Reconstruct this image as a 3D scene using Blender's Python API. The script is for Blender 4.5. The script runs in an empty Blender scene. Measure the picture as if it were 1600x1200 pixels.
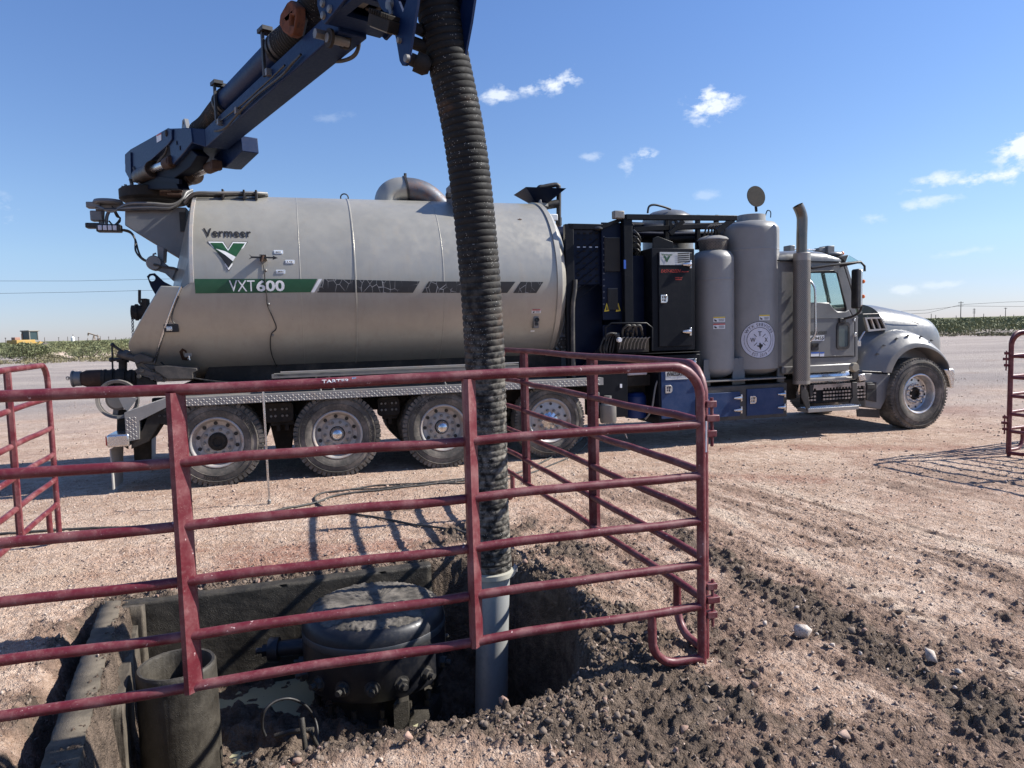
import bpy, bmesh, math, random
import numpy as np
from mathutils import Vector, Matrix
from mathutils.geometry import tessellate_polygon
random.seed(7); rng = np.random.default_rng(11)
SC = bpy.context.scene
PI = math.pi
# ------------------------------------------------------------------ camera
CH = 1.7
pitch, roll = math.atan(86/1110), math.radians(1.5)
FW = Vector((0, math.cos(pitch), -math.sin(pitch)))
U0 = Vector((0, math.sin(pitch), math.cos(pitch))); R0 = Vector((1, 0, 0))
CR = R0*math.cos(roll) - U0*math.sin(roll)
CU = U0*math.cos(roll) + R0*math.sin(roll)
cam = bpy.data.cameras.new('camera'); cam.lens = 36*1110/1600; cam.sensor_width = 36
cam.clip_start = .05; cam.clip_end = 20000
camo = bpy.data.objects.new('camera', cam); SC.collection.objects.link(camo)
M = Matrix((CR, CU, -FW)).transposed().to_4x4(); M.translation = Vector((0, 0, CH)); camo.matrix_world = M
SC.camera = camo
# ------------------------------------------------------------------ exposure, sky, sun
SUN_EL = math.radians(38.5); SUN_ROT = math.atan2(.989, .15)
SKY_STR, SUN_STR, EXPO = .128, 4.8, .86
SC.view_settings.view_transform = 'Standard'; SC.view_settings.look = 'None'
SC.view_settings.exposure = EXPO; SC.view_settings.gamma = 1
sun = bpy.data.lights.new('sun', 'SUN'); sun.energy = SUN_STR; sun.angle = math.radians(.5); sun.color = (1, .955, .88)
suno = bpy.data.objects.new('sun', sun); SC.collection.objects.link(suno)
sd = Vector((.989*math.cos(SUN_EL), .15*math.cos(SUN_EL), math.sin(SUN_EL)))
suno.rotation_euler = sd.to_track_quat('Z', 'Y').to_euler()
W = bpy.data.worlds.new('World'); SC.world = W; W.use_nodes = True
nt = W.node_tree; nt.nodes.clear()
def wn(t): return nt.nodes.new(t)
sky = wn('ShaderNodeTexSky'); sky.sky_type = 'NISHITA'; sky.sun_disc = False
sky.sun_elevation = SUN_EL; sky.sun_rotation = SUN_ROT; sky.air_density = 1.0; sky.dust_density = .35; sky.ozone_density = 2.2; sky.altitude = 900
hsv = wn('ShaderNodeHueSaturation'); hsv.inputs['Saturation'].default_value = 1.0
nt.links.new(sky.outputs[0], hsv.inputs['Color'])
# clear desert air: tint the sky by height above the horizon
tc = wn('ShaderNodeTexCoord'); sepz = wn('ShaderNodeSeparateXYZ'); nt.links.new(tc.outputs['Generated'], sepz.inputs[0])
rmp = wn('ShaderNodeValToRGB'); nt.links.new(sepz.outputs[2], rmp.inputs[0]); cr = rmp.color_ramp
for i, (p, c) in enumerate(((0,(.38,.40,.57)),(.05,(.42,.445,.575)),(.10,(.50,.53,.605)),(.17,(.54,.58,.66)),(.38,(.53,.62,.78)),(.7,(.54,.64,.84)))):
    e = cr.elements[i] if i < 2 else cr.elements.new(p); e.position = p; e.color = (*c, 1)
tnt = wn('ShaderNodeMix'); tnt.data_type = 'RGBA'; tnt.blend_type = 'MULTIPLY'; tnt.inputs[0].default_value = 1
nt.links.new(hsv.outputs[0], tnt.inputs[6]); nt.links.new(rmp.outputs[0], tnt.inputs[7])
def px_ray(x, y):
    return (FW + CR*((x-800)/1110) - CU*((y-600)/1110)).normalized()
noi = wn('ShaderNodeTexNoise'); noi.inputs['Scale'].default_value = 40; noi.inputs['Detail'].default_value = 9; noi.inputs['Roughness'].default_value = .62
mp = wn('ShaderNodeMapping'); mp.inputs['Scale'].default_value = (1, 1, 1.7)
nt.links.new(tc.outputs['Generated'], mp.inputs[0]); nt.links.new(mp.outputs[0], noi.inputs['Vector'])
def wmath(op, a, b=None, c=None, clamp=False):
    n = wn('ShaderNodeMath'); n.operation = op; n.use_clamp = clamp
    for i, v in enumerate((a, b, c)):
        if v is None: continue
        if isinstance(v, (int, float)): n.inputs[i].default_value = v
        else: nt.links.new(v, n.inputs[i])
    return n.outputs[0]
def wdot(v):
    n = wn('ShaderNodeVectorMath'); n.operation = 'DOT_PRODUCT'; nt.links.new(tc.outputs['Generated'], n.inputs[0]); n.inputs[1].default_value = v
    return n.outputs['Value']
# each small cloud: picture place, half width, half height (in pixels of arc), tilt, density
CL = [(872,128,38,17,-12,1.0),(828,138,26,10,-14,.75),(782,148,34,13,-6,.8),(1113,162,38,26,-14,1.15),(1098,186,22,9,-14,.5),(1008,242,19,10,12,.8),
      (978,262,12,14,0,.5),(925,245,22,7,0,.35),(1600,230,32,26,-30,1.2),(1532,279,30,11,-3,.9),(1588,270,32,12,-8,.9),(1462,284,34,13,-8,.75),(1448,316,42,9,-8,.5),
      (520,183,44,8,-6,.13),(1410,452,24,10,0,.45),(1470,445,34,7,0,.35),(1362,342,18,9,0,.35),(1100,305,26,8,0,.25),(1500,395,50,6,-4,.25),
      (1900,160,120,50,-10,1.2),(2000,330,150,30,0,1.),(-200,300,120,30,5,.8),(600,-260,120,30,5,.8)]
tot = None
nf = wmath('MULTIPLY_ADD', noi.outputs['Fac'], 5.0, -2.6)
for (x, y, a, b, ang, dn) in CL:
    d = px_ray(x, y); r = d.cross(Vector((0, 0, 1))).normalized(); u = r.cross(d)
    t = math.radians(-ang); r2 = r*math.cos(t)+u*math.sin(t); u2 = -r*math.sin(t)+u*math.cos(t)
    ea = wmath('DIVIDE', wdot(r2), a*1.0/1110); eb = wmath('DIVIDE', wdot(u2), b*1.0/1110)
    q = wmath('SQRT', wmath('ADD', wmath('MULTIPLY', ea, ea), wmath('MULTIPLY', eb, eb)))
    m = wmath('ADD', wmath('SUBTRACT', 1.0, q), wmath('MULTIPLY', nf, .85))
    m = wmath('MULTIPLY', wmath('MULTIPLY', m, 1.15, clamp=True), dn)
    m = wmath('MULTIPLY', m, wmath('GREATER_THAN', wdot(d), .5))
    m = wmath('MULTIPLY', m, wmath('SUBTRACT', 1.45, q, clamp=True))
    tot = m if tot is None else wmath('MAXIMUM', tot, m)
mix = wn('ShaderNodeMix'); mix.data_type = 'RGBA'
nt.links.new(wmath('MINIMUM', tot, .92), mix.inputs[0]); nt.links.new(tnt.outputs[2], mix.inputs[6]); mix.inputs[7].default_value = (4.3, 4.6, 5.0, 1)
bg = wn('ShaderNodeBackground'); bg.inputs['Strength'].default_value = SKY_STR
nt.links.new(mix.outputs[2], bg.inputs['Color'])
wo = wn('ShaderNodeOutputWorld'); nt.links.new(bg.outputs[0], wo.inputs[0])
# ------------------------------------------------------------------ helpers
def ray(x, y): return FW + CR*((x-800)/1110) - CU*((y-600)/1110)
CAM = Vector((0, 0, CH))
def gp(x, y, z=0):
    r = ray(x, y); return CAM + r*((z-CH)/r.z)
def atY(x, y, Y):
    r = ray(x, y); return CAM + r*(Y/r.y)
TA = math.radians(16.5); TO = Vector((-3.35, 8.0, 0))
TW = Matrix.Translation(TO) @ Matrix.Rotation(TA, 4, 'Z'); TI = TW.inverted()
def pf(x, y, t):                      # a point (s, z) of the truck's vertical plane t
    r = TI.to_3x3() @ ray(x, y); c = TI @ CAM
    p = c + r*((t-c.y)/r.y); return (p.x, p.z)
def pfs(t, *pts): return [pf(x, y, t) for x, y in pts]

class MB:
    def __init__(s, M=None): s.v = []; s.f = []; s.m = []; s.M = M; s.mi = 0
    def add(s, vs, fs):
        b = len(s.v); s.v += [tuple(v) for v in vs]; s.f += [tuple(i+b for i in f) for f in fs]; s.m += [s.mi]*len(fs); return s
    def box(s, x0, x1, y0, y1, z0, z1, R=None):
        vs = [Vector((x, y, z)) for z in (z0, z1) for y in (y0, y1) for x in (x0, x1)]
        if R is not None: vs = [R @ v for v in vs]
        return s.add(vs, [(0,2,3,1),(4,5,7,6),(0,1,5,4),(2,6,7,3),(0,4,6,2),(1,3,7,5)])
    def bar(s, a, b, w, h, up=Vector((0,0,1))):        # rectangular bar from a to b
        a = Vector(a); b = Vector(b); d = (b-a).normalized(); r = d.cross(up)
        if r.length < 1e-4: r = d.cross(Vector((1,0,0)))
        r.normalize(); u = r.cross(d)
        vs = [p + r*(i*w/2) + u*(j*h/2) for p in (a, b) for i, j in ((-1,-1),(1,-1),(1,1),(-1,1))]
        return s.add(vs, [(0,1,2,3),(7,6,5,4),(0,4,5,1),(1,5,6,2),(2,6,7,3),(3,7,4,0)])
    def cyl(s, a, b, r0, r1=None, n=24, cap=True):
        r1 = r0 if r1 is None else r1
        return s.tube([a, b], [r0, r1], n, cap)
    def tube(s, pts, r, n=12, cap=True, closed=False):
        pts = [Vector(p) for p in pts]; k = len(pts); rs = r if isinstance(r, (list, tuple)) else [r]*k
        vs = []; fs = []; pr = None
        for i, p in enumerate(pts):
            if closed: d = pts[(i+1) % k]-pts[i-1]
            else: d = pts[min(i+1, k-1)]-pts[max(i-1, 0)]
            d.normalize()
            if pr is None:
                pr = d.orthogonal().normalized()
            else:
                pr = (pr - d*pr.dot(d)); pr = pr.normalized() if pr.length > 1e-6 else d.orthogonal().normalized()
            q = d.cross(pr)
            for j in range(n):
                a = 2*PI*j/n; vs.append(p + (pr*math.cos(a)+q*math.sin(a))*rs[i])
        for i in range(k if closed else k-1):
            for j in range(n):
                a = i*n+j; b = i*n+(j+1) % n; i2 = ((i+1) % k)*n
                fs.append((a, b, i2+(j+1) % n, i2+j))
        if cap and not closed:
            fs.append(tuple(reversed(range(n)))); fs.append(tuple(range((k-1)*n, k*n)))
        return s.add(vs, fs)
    def lathe(s, prof, c=(0,0,0), axis='Z', n=32, mod=None):     # prof: (r, h) pairs
        vs = []; fs = []; c = Vector(c)
        for i, (r, h) in enumerate(prof):
            for j in range(n):
                a = 2*PI*j/n; rr = r if mod is None else mod(i, j, r)
                x, y = rr*math.cos(a), rr*math.sin(a)
                v = Vector((x, y, h)) if axis == 'Z' else Vector((x, h, y)) if axis == 'Y' else Vector((h, x, y))
                vs.append(c+v)
        for i in range(len(prof)-1):
            for j in range(n):
                a = i*n+j; b = i*n+(j+1) % n
                f = (a, b, b+n, a+n); fs.append(f if axis != 'Y' else f[::-1])
        return s.add(vs, fs)
    def prism(s, poly, a, b, plane='xz', holes=()):     # polygon (with holes) given in a plane, thick from a to b
        def P(u, w, d):
            return (u, d, w) if plane == 'xz' else (u, w, d) if plane == 'xy' else (d, u, w)
        loops = [list(poly)]+[list(h) for h in holes]
        flat = [p for l in loops for p in l]
        tris = tessellate_polygon([[Vector((p[0], p[1], 0)) for p in l] for l in loops])
        n = len(flat); vs = [P(u, w, a) for u, w in flat]+[P(u, w, b) for u, w in flat]
        if not holes:
            fs = [tuple(range(n)), tuple(reversed(range(n, 2*n)))]
        else:
            fs = [tuple(t) for t in tris]+[tuple(i+n for i in reversed(t)) for t in tris]
        o = 0
        for l in loops:
            k = len(l)
            for i in range(k):
                j = (i+1) % k; fs.append((o+i, o+n+i, o+n+j, o+j))
            o += k
        return s.add(vs, fs)
    def loft(s, rings, cap=True, closed=True):
        n = len(rings[0]); vs = [v for r in rings for v in r]; fs = []
        for i in range(len(rings)-1):
            for j in range(n if closed else n-1):
                a = i*n+j; b = i*n+(j+1) % n; fs.append((a, b, b+n, a+n))
        if cap and closed: fs.append(tuple(reversed(range(n)))); fs.append(tuple(range((len(rings)-1)*n, len(rings)*n)))
        return s.add(vs, fs)
    def sphere(s, c, r, n=12, sc=(1,1,1)):
        c = Vector(c); k = n//2
        return s.add(*_sph(c, r, n, k, sc))
    def hexnut(s, a, b, r): return s.tube([a, b], r, 6)
    def merge(s, o, mat):             # surface pattern: added to its part's own mesh with a second material
        me = o.data; me.materials.append(mat); mi = len(me.materials)-1; bm = bmesh.new(); bm.from_mesh(me)
        vs = [bm.verts.new(v) for v in s.v]
        for f in s.f:
            try: F = bm.faces.new([vs[i] for i in f]); F.material_index = mi
            except ValueError: pass
        bm.to_mesh(me); bm.free(); return o
    def build(s, name, mat, parent=None, bevel=0, smooth=35, seg=2):
        me = bpy.data.meshes.new(name)
        vs = s.v if s.M is None else [s.M @ Vector(v) for v in s.v]
        me.from_pydata([tuple(v) for v in vs], [], s.f)
        mats = mat if isinstance(mat, (list, tuple)) else [mat]
        for m in mats: me.materials.append(m)
        bm = bmesh.new(); bm.from_mesh(me); bmesh.ops.recalc_face_normals(bm, faces=bm.faces); bm.to_mesh(me); bm.free()
        if len(mats) > 1: me.polygons.foreach_set('material_index', s.m)
        if smooth:
            me.polygons.foreach_set('use_smooth', [True]*len(me.polygons)); me.set_sharp_from_angle(angle=math.radians(smooth))
        o = bpy.data.objects.new(name, me); SC.collection.objects.link(o)
        if parent: o.parent = parent
        if bevel:
            b = o.modifiers.new('bevel', 'BEVEL'); b.width = bevel; b.segments = seg; b.limit_method = 'ANGLE'; b.angle_limit = math.radians(40)
        return o
def _sph(c, r, n, k, sc):
    vs = [c+Vector((0,0,-r*sc[2]))]; fs = []
    for i in range(1, k):
        t = -PI/2+PI*i/k
        for j in range(n):
            a = 2*PI*j/n; vs.append(c+Vector((r*sc[0]*math.cos(t)*math.cos(a), r*sc[1]*math.cos(t)*math.sin(a), r*sc[2]*math.sin(t))))
    vs.append(c+Vector((0,0,r*sc[2]))); top = len(vs)-1
    for j in range(n): fs.append((0, 1+(j+1) % n, 1+j)); fs.append((top, top-n+j, top-n+(j+1) % n))
    for i in range(k-2):
        for j in range(n): a = 1+i*n+j; b = 1+i*n+(j+1) % n; fs.append((a, b, b+n, a+n))
    return vs, fs
def tag(o, label=None, cat=None, group=None, kind=None):
    if label: o['label'] = label
    if cat: o['category'] = cat
    if group: o['group'] = group
    if kind: o['kind'] = kind
    return o
def empty(name, loc=(0,0,0), rz=0, label=None, cat=None, group=None, parent=None):
    o = bpy.data.objects.new(name, None); SC.collection.objects.link(o); o.location = loc; o.rotation_euler = (0, 0, rz)
    o.empty_display_size = .2
    if parent: o.parent = parent
    return tag(o, label, cat, group)
def copy_tree(o, parent=None):
    c = o.copy(); SC.collection.objects.link(c); c.parent = parent
    for ch in list(o.children): copy_tree(ch, c)
    return c
def smoothpath(pts, n=8):           # Catmull-Rom
    pts = [Vector(p) for p in pts]; out = []
    for i in range(len(pts)-1):
        p0 = pts[max(i-1, 0)]; p1 = pts[i]; p2 = pts[i+1]; p3 = pts[min(i+2, len(pts)-1)]
        for k in range(n):
            t = k/n; out.append(.5*((2*p1)+(-p0+p2)*t+(2*p0-5*p1+4*p2-p3)*t*t+(-p0+3*p1-3*p2+p3)*t**3))
    out.append(pts[-1]); return out
def arc(c, r, a0, a1, n):           # 2D arc points
    return [(c[0]+r*math.cos(math.radians(a0+(a1-a0)*i/n)), c[1]+r*math.sin(math.radians(a0+(a1-a0)*i/n))) for i in range(n+1)]
def rrect(x0, x1, z0, z1, r, n=4):
    return arc((x1-r, z1-r), r, 0, 90, n)+arc((x0+r, z1-r), r, 90, 180, n)+arc((x0+r, z0+r), r, 180, 270, n)+arc((x1-r, z0+r), r, 270, 360, n)
_tc = {}
def text_geo(s, bold=0, shear=0, spacing=1):
    key = (s, bold, shear, spacing)
    if key in _tc: return _tc[key]
    cu = bpy.data.curves.new('lettering', 'FONT'); cu.body = s; cu.offset = bold; cu.shear = shear; cu.resolution_u = 3; cu.space_character = spacing
    ob = bpy.data.objects.new('lettering', cu); SC.collection.objects.link(ob)
    dg = bpy.context.evaluated_depsgraph_get(); me = ob.evaluated_get(dg).to_mesh()
    vs = [(v.co.x, v.co.y) for v in me.vertices]; fs = [tuple(p.vertices) for p in me.polygons]
    ob.evaluated_get(dg).to_mesh_clear(); bpy.data.objects.remove(ob); bpy.data.curves.remove(cu)
    x0 = min(v[0] for v in vs); x1 = max(v[0] for v in vs); y0 = min(v[1] for v in vs); y1 = max(v[1] for v in vs)
    g = ([((x-x0)/(x1-x0), (y-y0)/(y1-y0)) for x, y in vs], fs, (x1-x0)/(y1-y0)); _tc[key] = g; return g
def text(mb, s, x0, x1, z0, z1, fn, **k):
    vs, fs, _ = text_geo(s, **k)
    return mb.add([fn(x0+(x1-x0)*u, z0+(z1-z0)*w) for u, w in vs], fs)
def decal(mb, poly, fn, nx=1):
    """flat polygon cut in thin columns/rows so that it can bend round a surface"""
    bm = bmesh.new(); f = bm.faces.new([bm.verts.new((x, z, 0)) for x, z in poly])
    xs = [p[0] for p in poly]; zs = [p[1] for p in poly]
    for ax, lo, hi in ((0, min(xs), max(xs)), (1, min(zs), max(zs))):
        st = .05
        for i in range(1, int((hi-lo)/st)+1):
            co = [0, 0, 0]; no = [0, 0, 0]; co[ax] = lo+i*st; no[ax] = 1
            bmesh.ops.bisect_plane(bm, geom=bm.verts[:]+bm.edges[:]+bm.faces[:], plane_co=co, plane_no=no)
    bm.verts.index_update()
    mb.add([fn(v.co.x, v.co.y) for v in bm.verts], [tuple(v.index for v in f.verts) for f in bm.faces]); bm.free()
# ------------------------------------------------------------------ materials
class NT:
    def __init__(s, name):
        s.m = bpy.data.materials.new(name); s.m.use_nodes = True; s.t = s.m.node_tree; s.t.nodes.clear()
        s.out = s.n('ShaderNodeOutputMaterial'); s.b = s.n('ShaderNodeBsdfPrincipled'); s.l(s.b.outputs[0], s.out.inputs[0])
        s.tc = s.n('ShaderNodeTexCoord'); s.co = s.tc.outputs['Object']
    def n(s, t): return s.t.nodes.new(t)
    def l(s, a, b): s.t.links.new(a, b)
    def noise(s, sc, det=6, ro=.6, vec=None, dist=0, scale3=None):
        n = s.n('ShaderNodeTexNoise'); n.inputs['Scale'].default_value = sc; n.inputs['Detail'].default_value = det; n.inputs['Roughness'].default_value = ro; n.inputs['Distortion'].default_value = dist
        v = vec or s.co
        if scale3:
            mp = s.n('ShaderNodeMapping'); mp.inputs['Scale'].default_value = scale3; s.l(v, mp.inputs[0]); v = mp.outputs[0]
        s.l(v, n.inputs['Vector']); return n.outputs['Fac']
    def vor(s, sc, feat='F1', out='Distance', vec=None, rnd=1):
        n = s.n('ShaderNodeTexVoronoi'); n.feature = feat; n.inputs['Scale'].default_value = sc; n.inputs['Randomness'].default_value = rnd; s.l(vec or s.co, n.inputs['Vector']); return n.outputs[out]
    def ramp(s, fac, lo, hi, c0=0., c1=1.):
        n = s.n('ShaderNodeMapRange'); n.interpolation_type = 'SMOOTHSTEP'
        for i, v in enumerate((lo, hi, c0, c1)): n.inputs[i+1].default_value = v
        s.l(fac, n.inputs[0]); return n.outputs[0]
    def math(s, op, a, b=0.5, clamp=False):
        n = s.n('ShaderNodeMath'); n.operation = op; n.use_clamp = clamp
        for i, v in enumerate((a, b)):
            if isinstance(v, (int, float)): n.inputs[i].default_value = v
            else: s.l(v, n.inputs[i])
        return n.outputs[0]
    def mix(s, fac, a, b):
        n = s.n('ShaderNodeMix'); n.data_type = 'RGBA'
        for i, v in ((0, fac), (6, a), (7, b)):
            if isinstance(v, (int, float)): n.inputs[i].default_value = v
            elif isinstance(v, tuple): n.inputs[i].default_value = (*v[:3], 1)
            else: s.l(v, n.inputs[i])
        return n.outputs[2]
    def bump(s, h, st, d=.01):
        n = s.n('ShaderNodeBump'); n.inputs['Strength'].default_value = st; n.inputs['Distance'].default_value = d; s.l(h, n.inputs['Height']); s.l(n.outputs[0], s.b.inputs['Normal']); return n
    def attr(s, name, out='Fac'):
        n = s.n('ShaderNodeAttribute'); n.attribute_name = name; return n.outputs[out]
    def set(s, **k):
        for a, v in k.items():
            i = s.b.inputs[a.replace('_', ' ')]
            if isinstance(v, tuple): i.default_value = (*v[:3], 1)
            elif isinstance(v, (int, float)): i.default_value = v
            else: s.l(v, i)
        return s
def painted(name, col, rough=.45, metal=0., dirt=(.30,.23,.18), damt=.35, speck=.0, coat=0., chips=None, scale=3., low=None, spec=.5, streak=0):
    """paint with dusty patches, fine specks and optional rust chips; low=(z0,z1): road dust splashed on the lower part"""
    k = NT(name)
    n1 = k.noise(scale, 8, .65); n2 = k.noise(scale*9, 5, .6)
    c = k.mix(k.ramp(n1, .3, .7, 0, 1), tuple(x*.88 for x in col), tuple(min(1, x*1.1) for x in col))
    d = k.math('MULTIPLY', k.ramp(n1, .42, .75), damt)
    d = k.math('ADD', d, k.math('MULTIPLY', k.ramp(n2, .5, .8), damt*.5))
    if streak:
        d = k.math('ADD', d, k.math('MULTIPLY', k.ramp(k.noise(1, 7, .65, scale3=(11,11,.8)), .48, .72), streak))
    if low:
        s = k.n('ShaderNodeSeparateXYZ'); k.l(k.co, s.inputs[0])
        z = k.math('ADD', s.outputs[2], k.math('MULTIPLY', k.math('SUBTRACT', n1, .5), .5))
        d = k.math('ADD', d, k.ramp(z, low[0], low[1], low[2], 0))
    if speck:
        v = k.vor(scale*26); sp = k.math('MULTIPLY', k.ramp(v, .10, .2, 1, 0), k.ramp(k.noise(scale*2.3, 3), .45, .62)); d = k.math('ADD', d, k.math('MULTIPLY', sp, speck))
        v2 = k.vor(scale*9); sp = k.math('MULTIPLY', k.ramp(v2, .05, .10, 1, 0), k.ramp(k.noise(scale*1.3, 3), .5, .6)); d = k.math('ADD', d, k.math('MULTIPLY', sp, speck))
    c = k.mix(k.math('MINIMUM', d, .95), c, dirt)
    if chips:
        ch = k.ramp(k.noise(scale*5, 8, .7), chips[0], chips[0]+.03); c = k.mix(ch, c, chips[1])
    k.set(Base_Color=c, Metallic=metal, Coat_Weight=coat, Coat_Roughness=.25, Specular_IOR_Level=spec)
    k.set(Roughness=k.math('ADD', k.math('MULTIPLY', k.math('MINIMUM', d, 1.), .35), k.ramp(n2, .2, .8, rough-.06, rough+.08)))
    k.bump(n2, .08, .004)
    return k.m
GREY = painted('grey_tank_paint', (.375,.360,.315), .36, .38, (.28,.24,.20), .15, coat=.06, scale=1.1, speck=.25, low=(1.0,1.9,.45), streak=.22)
CABG = painted('cab_grey_paint', (.145,.148,.15), .36, .15, (.27,.235,.20), .22, coat=.2, scale=2.2, streak=.12, speck=.1, low=(.8,1.5,.3))
STEEL = painted('dusty_steel', (.20,.20,.195), .5, .5, (.27,.22,.18), .45, scale=5, speck=.3)
GREYB = painted('grey_bracket_paint', (.17,.175,.18), .45, .2, (.24,.20,.17), .35, scale=3, speck=.2)
NAVY = painted('navy_paint', (.003,.008,.026), .42, 0, (.08,.07,.062), .06, spec=.16, scale=4, speck=.35)
NAVYB = painted('blue_toolbox_paint', (.012,.038,.115), .42, 0, (.25,.22,.19), .10, spec=.3, scale=4, speck=.55)
BLUEM = painted('boom_blue_paint', (.003,.016,.062), .45, 0, (.08,.07,.065), .06, spec=.2, scale=5, speck=.25, chips=(.69,(.10,.06,.04)))
DARK = painted('dark_panel_paint', (.0045,.006,.010), .45, 0, (.075,.068,.06), .07, spec=.16, scale=4, speck=.5)
CHAS = painted('chassis_dark', (.022,.020,.018), .7, .1, (.11,.088,.072), .45, scale=4, spec=.25)
BLACK = painted('black_plastic', (.014,.014,.015), .5, 0, (.15,.12,.10), .25, scale=8)
RUB = painted('tyre_rubber', (.085,.080,.073), .85, 0, (.27,.235,.20), .85, scale=4, speck=.1, spec=.2)
RUBH = painted('hose_line_rubber', (.03,.03,.03), .6, 0, (.2,.17,.14), .4, scale=9)
RIMD = painted('dusty_rim', (.42,.41,.40), .5, .45, (.36,.27,.21), .9, scale=7, speck=.2)
RIMS = painted('polished_rim', (.62,.62,.62), .30, .85, (.36,.30,.26), .65, scale=7, speck=.2)
CHR = painted('chrome', (.66,.66,.66), .2, .95, (.35,.29,.25), .4, scale=9, speck=.2)
ALU = painted('diamond_plate', (.30,.295,.285), .45, .5, (.30,.26,.22), .6, scale=7, speck=.3)
RUST = painted('rusty_iron', (.045,.022,.014), .75, .2, (.11,.07,.05), .6, scale=14, speck=.2)
GREASE = painted('greasy_cylinder', (.035,.022,.016), .45, .3, (.13,.09,.06), .5, scale=12)
MAROON = painted('maroon_panel_paint', (.115,.011,.019), .46, 0, (.34,.21,.195), .42, coat=.05, scale=6, speck=.75, chips=(.655,(.50,.36,.35)))
def simple(name, col, rough=.5, metal=0, **k):
    n = NT(name); f = n.noise(30, 4); c = n.mix(f, tuple(x*.85 for x in col), tuple(min(1, x*1.12) for x in col)); n.set(Base_Color=c, Roughness=rough, Metallic=metal, **k); return n.m
GREEN = painted('green_decal', (.012,.075,.03), .4, 0, (.35,.36,.33), .04, scale=3, speck=.12)
def scratched():
    k = NT('scratched_black_decal'); w = k.noise(1.4, 3)
    base = k.mix(k.noise(9, 5), (.012,.012,.014), (.028,.028,.03))
    v = k.n('ShaderNodeTexVoronoi'); v.feature = 'DISTANCE_TO_EDGE'; v.inputs['Scale'].default_value = 7
    mpn = k.n('ShaderNodeMapping'); mpn.inputs['Scale'].default_value = (1.6, .01, 1.0); mpn.inputs['Rotation'].default_value = (0, .6, 0)
    k.l(k.co, mpn.inputs[0]); k.l(mpn.outputs[0], v.inputs['Vector'])
    s = k.math('MULTIPLY', k.ramp(v.outputs[0], .006, .02, 1, 0), k.ramp(k.noise(2.2, 4), .44, .56))
    k.set(Base_Color=k.mix(s, base, (.4,.4,.4)), Roughness=.42); return k.m
BLKD = scratched()
WHT = simple('white_vinyl', (.72,.73,.74), .5); BLKL = simple('black_lettering', (.015,.015,.017), .5)
REDL = simple('red_lettering', (.45,.035,.02), .5); YEL = simple('yellow_warning', (.65,.48,.03), .5); ORG = simple('orange_lens', (.7,.16,.02), .3)
SKYB = simple('light_blue_print', (.12,.3,.5), .5); BLUEL = simple('blue_label', (.02,.10,.45), .5); LILAC = simple('seal_white', (.60,.61,.68), .5)
def glassm(name, col, tr, rough=.03, alpha=1):
    k = NT(name); k.set(Base_Color=col, Roughness=rough, Transmission_Weight=tr, IOR=1.45); return k.m
GLASS = glassm('cab_glass', (.62,.80,.78), .93)
DGLASS = simple('dark_glass', (.02,.025,.025), .08)
CREAM = simple('cab_trim', (.28,.25,.19), .7)
def hosemat():
    k = NT('suction_hose_rubber')
    a = k.noise(2.2, 8, .7); b = k.noise(22, 5, .6)
    s = k.n('ShaderNodeSeparateXYZ'); k.l(k.co, s.inputs[0])
    low = k.ramp(k.math('ADD', s.outputs[2], k.math('MULTIPLY', a, .9)), 1.2, 2.9, 1.0, .05)
    c = k.mix(k.math('MULTIPLY', k.ramp(b, .38, .68), low), (.015,.015,.015), (.22,.20,.17))
    br = k.math('MULTIPLY', k.ramp(a, .56, .68), .45); c = k.mix(br, c, (.13,.075,.045))
    sp = k.math('MULTIPLY', k.ramp(k.vor(70), .10, .2, 1, 0), k.ramp(k.noise(7, 3), .45, .58)); c = k.mix(sp, c, (.42,.41,.38))
    k.set(Base_Color=c, Roughness=k.ramp(b, .3, .7, .6, .85), Specular_IOR_Level=.22); k.bump(k.noise(90, 5), .3, .003); return k.m
HOSE = hosemat()
def mudmat(name, dark, lite, sc=6, rough=.8, bs=.6, bd=.02, wet=0):
    k = NT(name); a = k.noise(sc, 9, .68); v = k.vor(sc*20)
    c = k.mix(k.ramp(a, .35, .68), dark, lite); k.set(Base_Color=c, Roughness=k.ramp(a, .3, .7, rough-wet, rough))
    k.bump(k.math('ADD', k.noise(sc*9, 7, .7), k.math('MULTIPLY', k.ramp(v, .05, .35, 1, 0), k.ramp(k.noise(sc*1.5, 4), .4, .6))), bs*.8, bd*.4); return k.m
CONC = mudmat('muddy_concrete', (.020,.017,.013), (.055,.047,.036), 5, .75, .8, .015, .2)
SLAB = mudmat('dusty_concrete', (.055,.045,.034), (.135,.112,.084), 6, .85, .7, .012)
MUDP = mudmat('mud_coated_pipe', (.026,.022,.017), (.066,.057,.044), 6, .7, .8, .01, .2)
CAPM = painted('oily_valve_iron', (.010,.012,.019), .40, .2, (.085,.073,.058), .38, scale=5, speck=.3)
CAPT = mudmat('dried_mud_lid', (.040,.035,.029), (.16,.14,.118), 7, .85, .8, .012)
PVC = painted('muddy_suction_tube', (.44,.45,.44), .42, .35, (.16,.14,.115), .42, scale=4, speck=.5)
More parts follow.
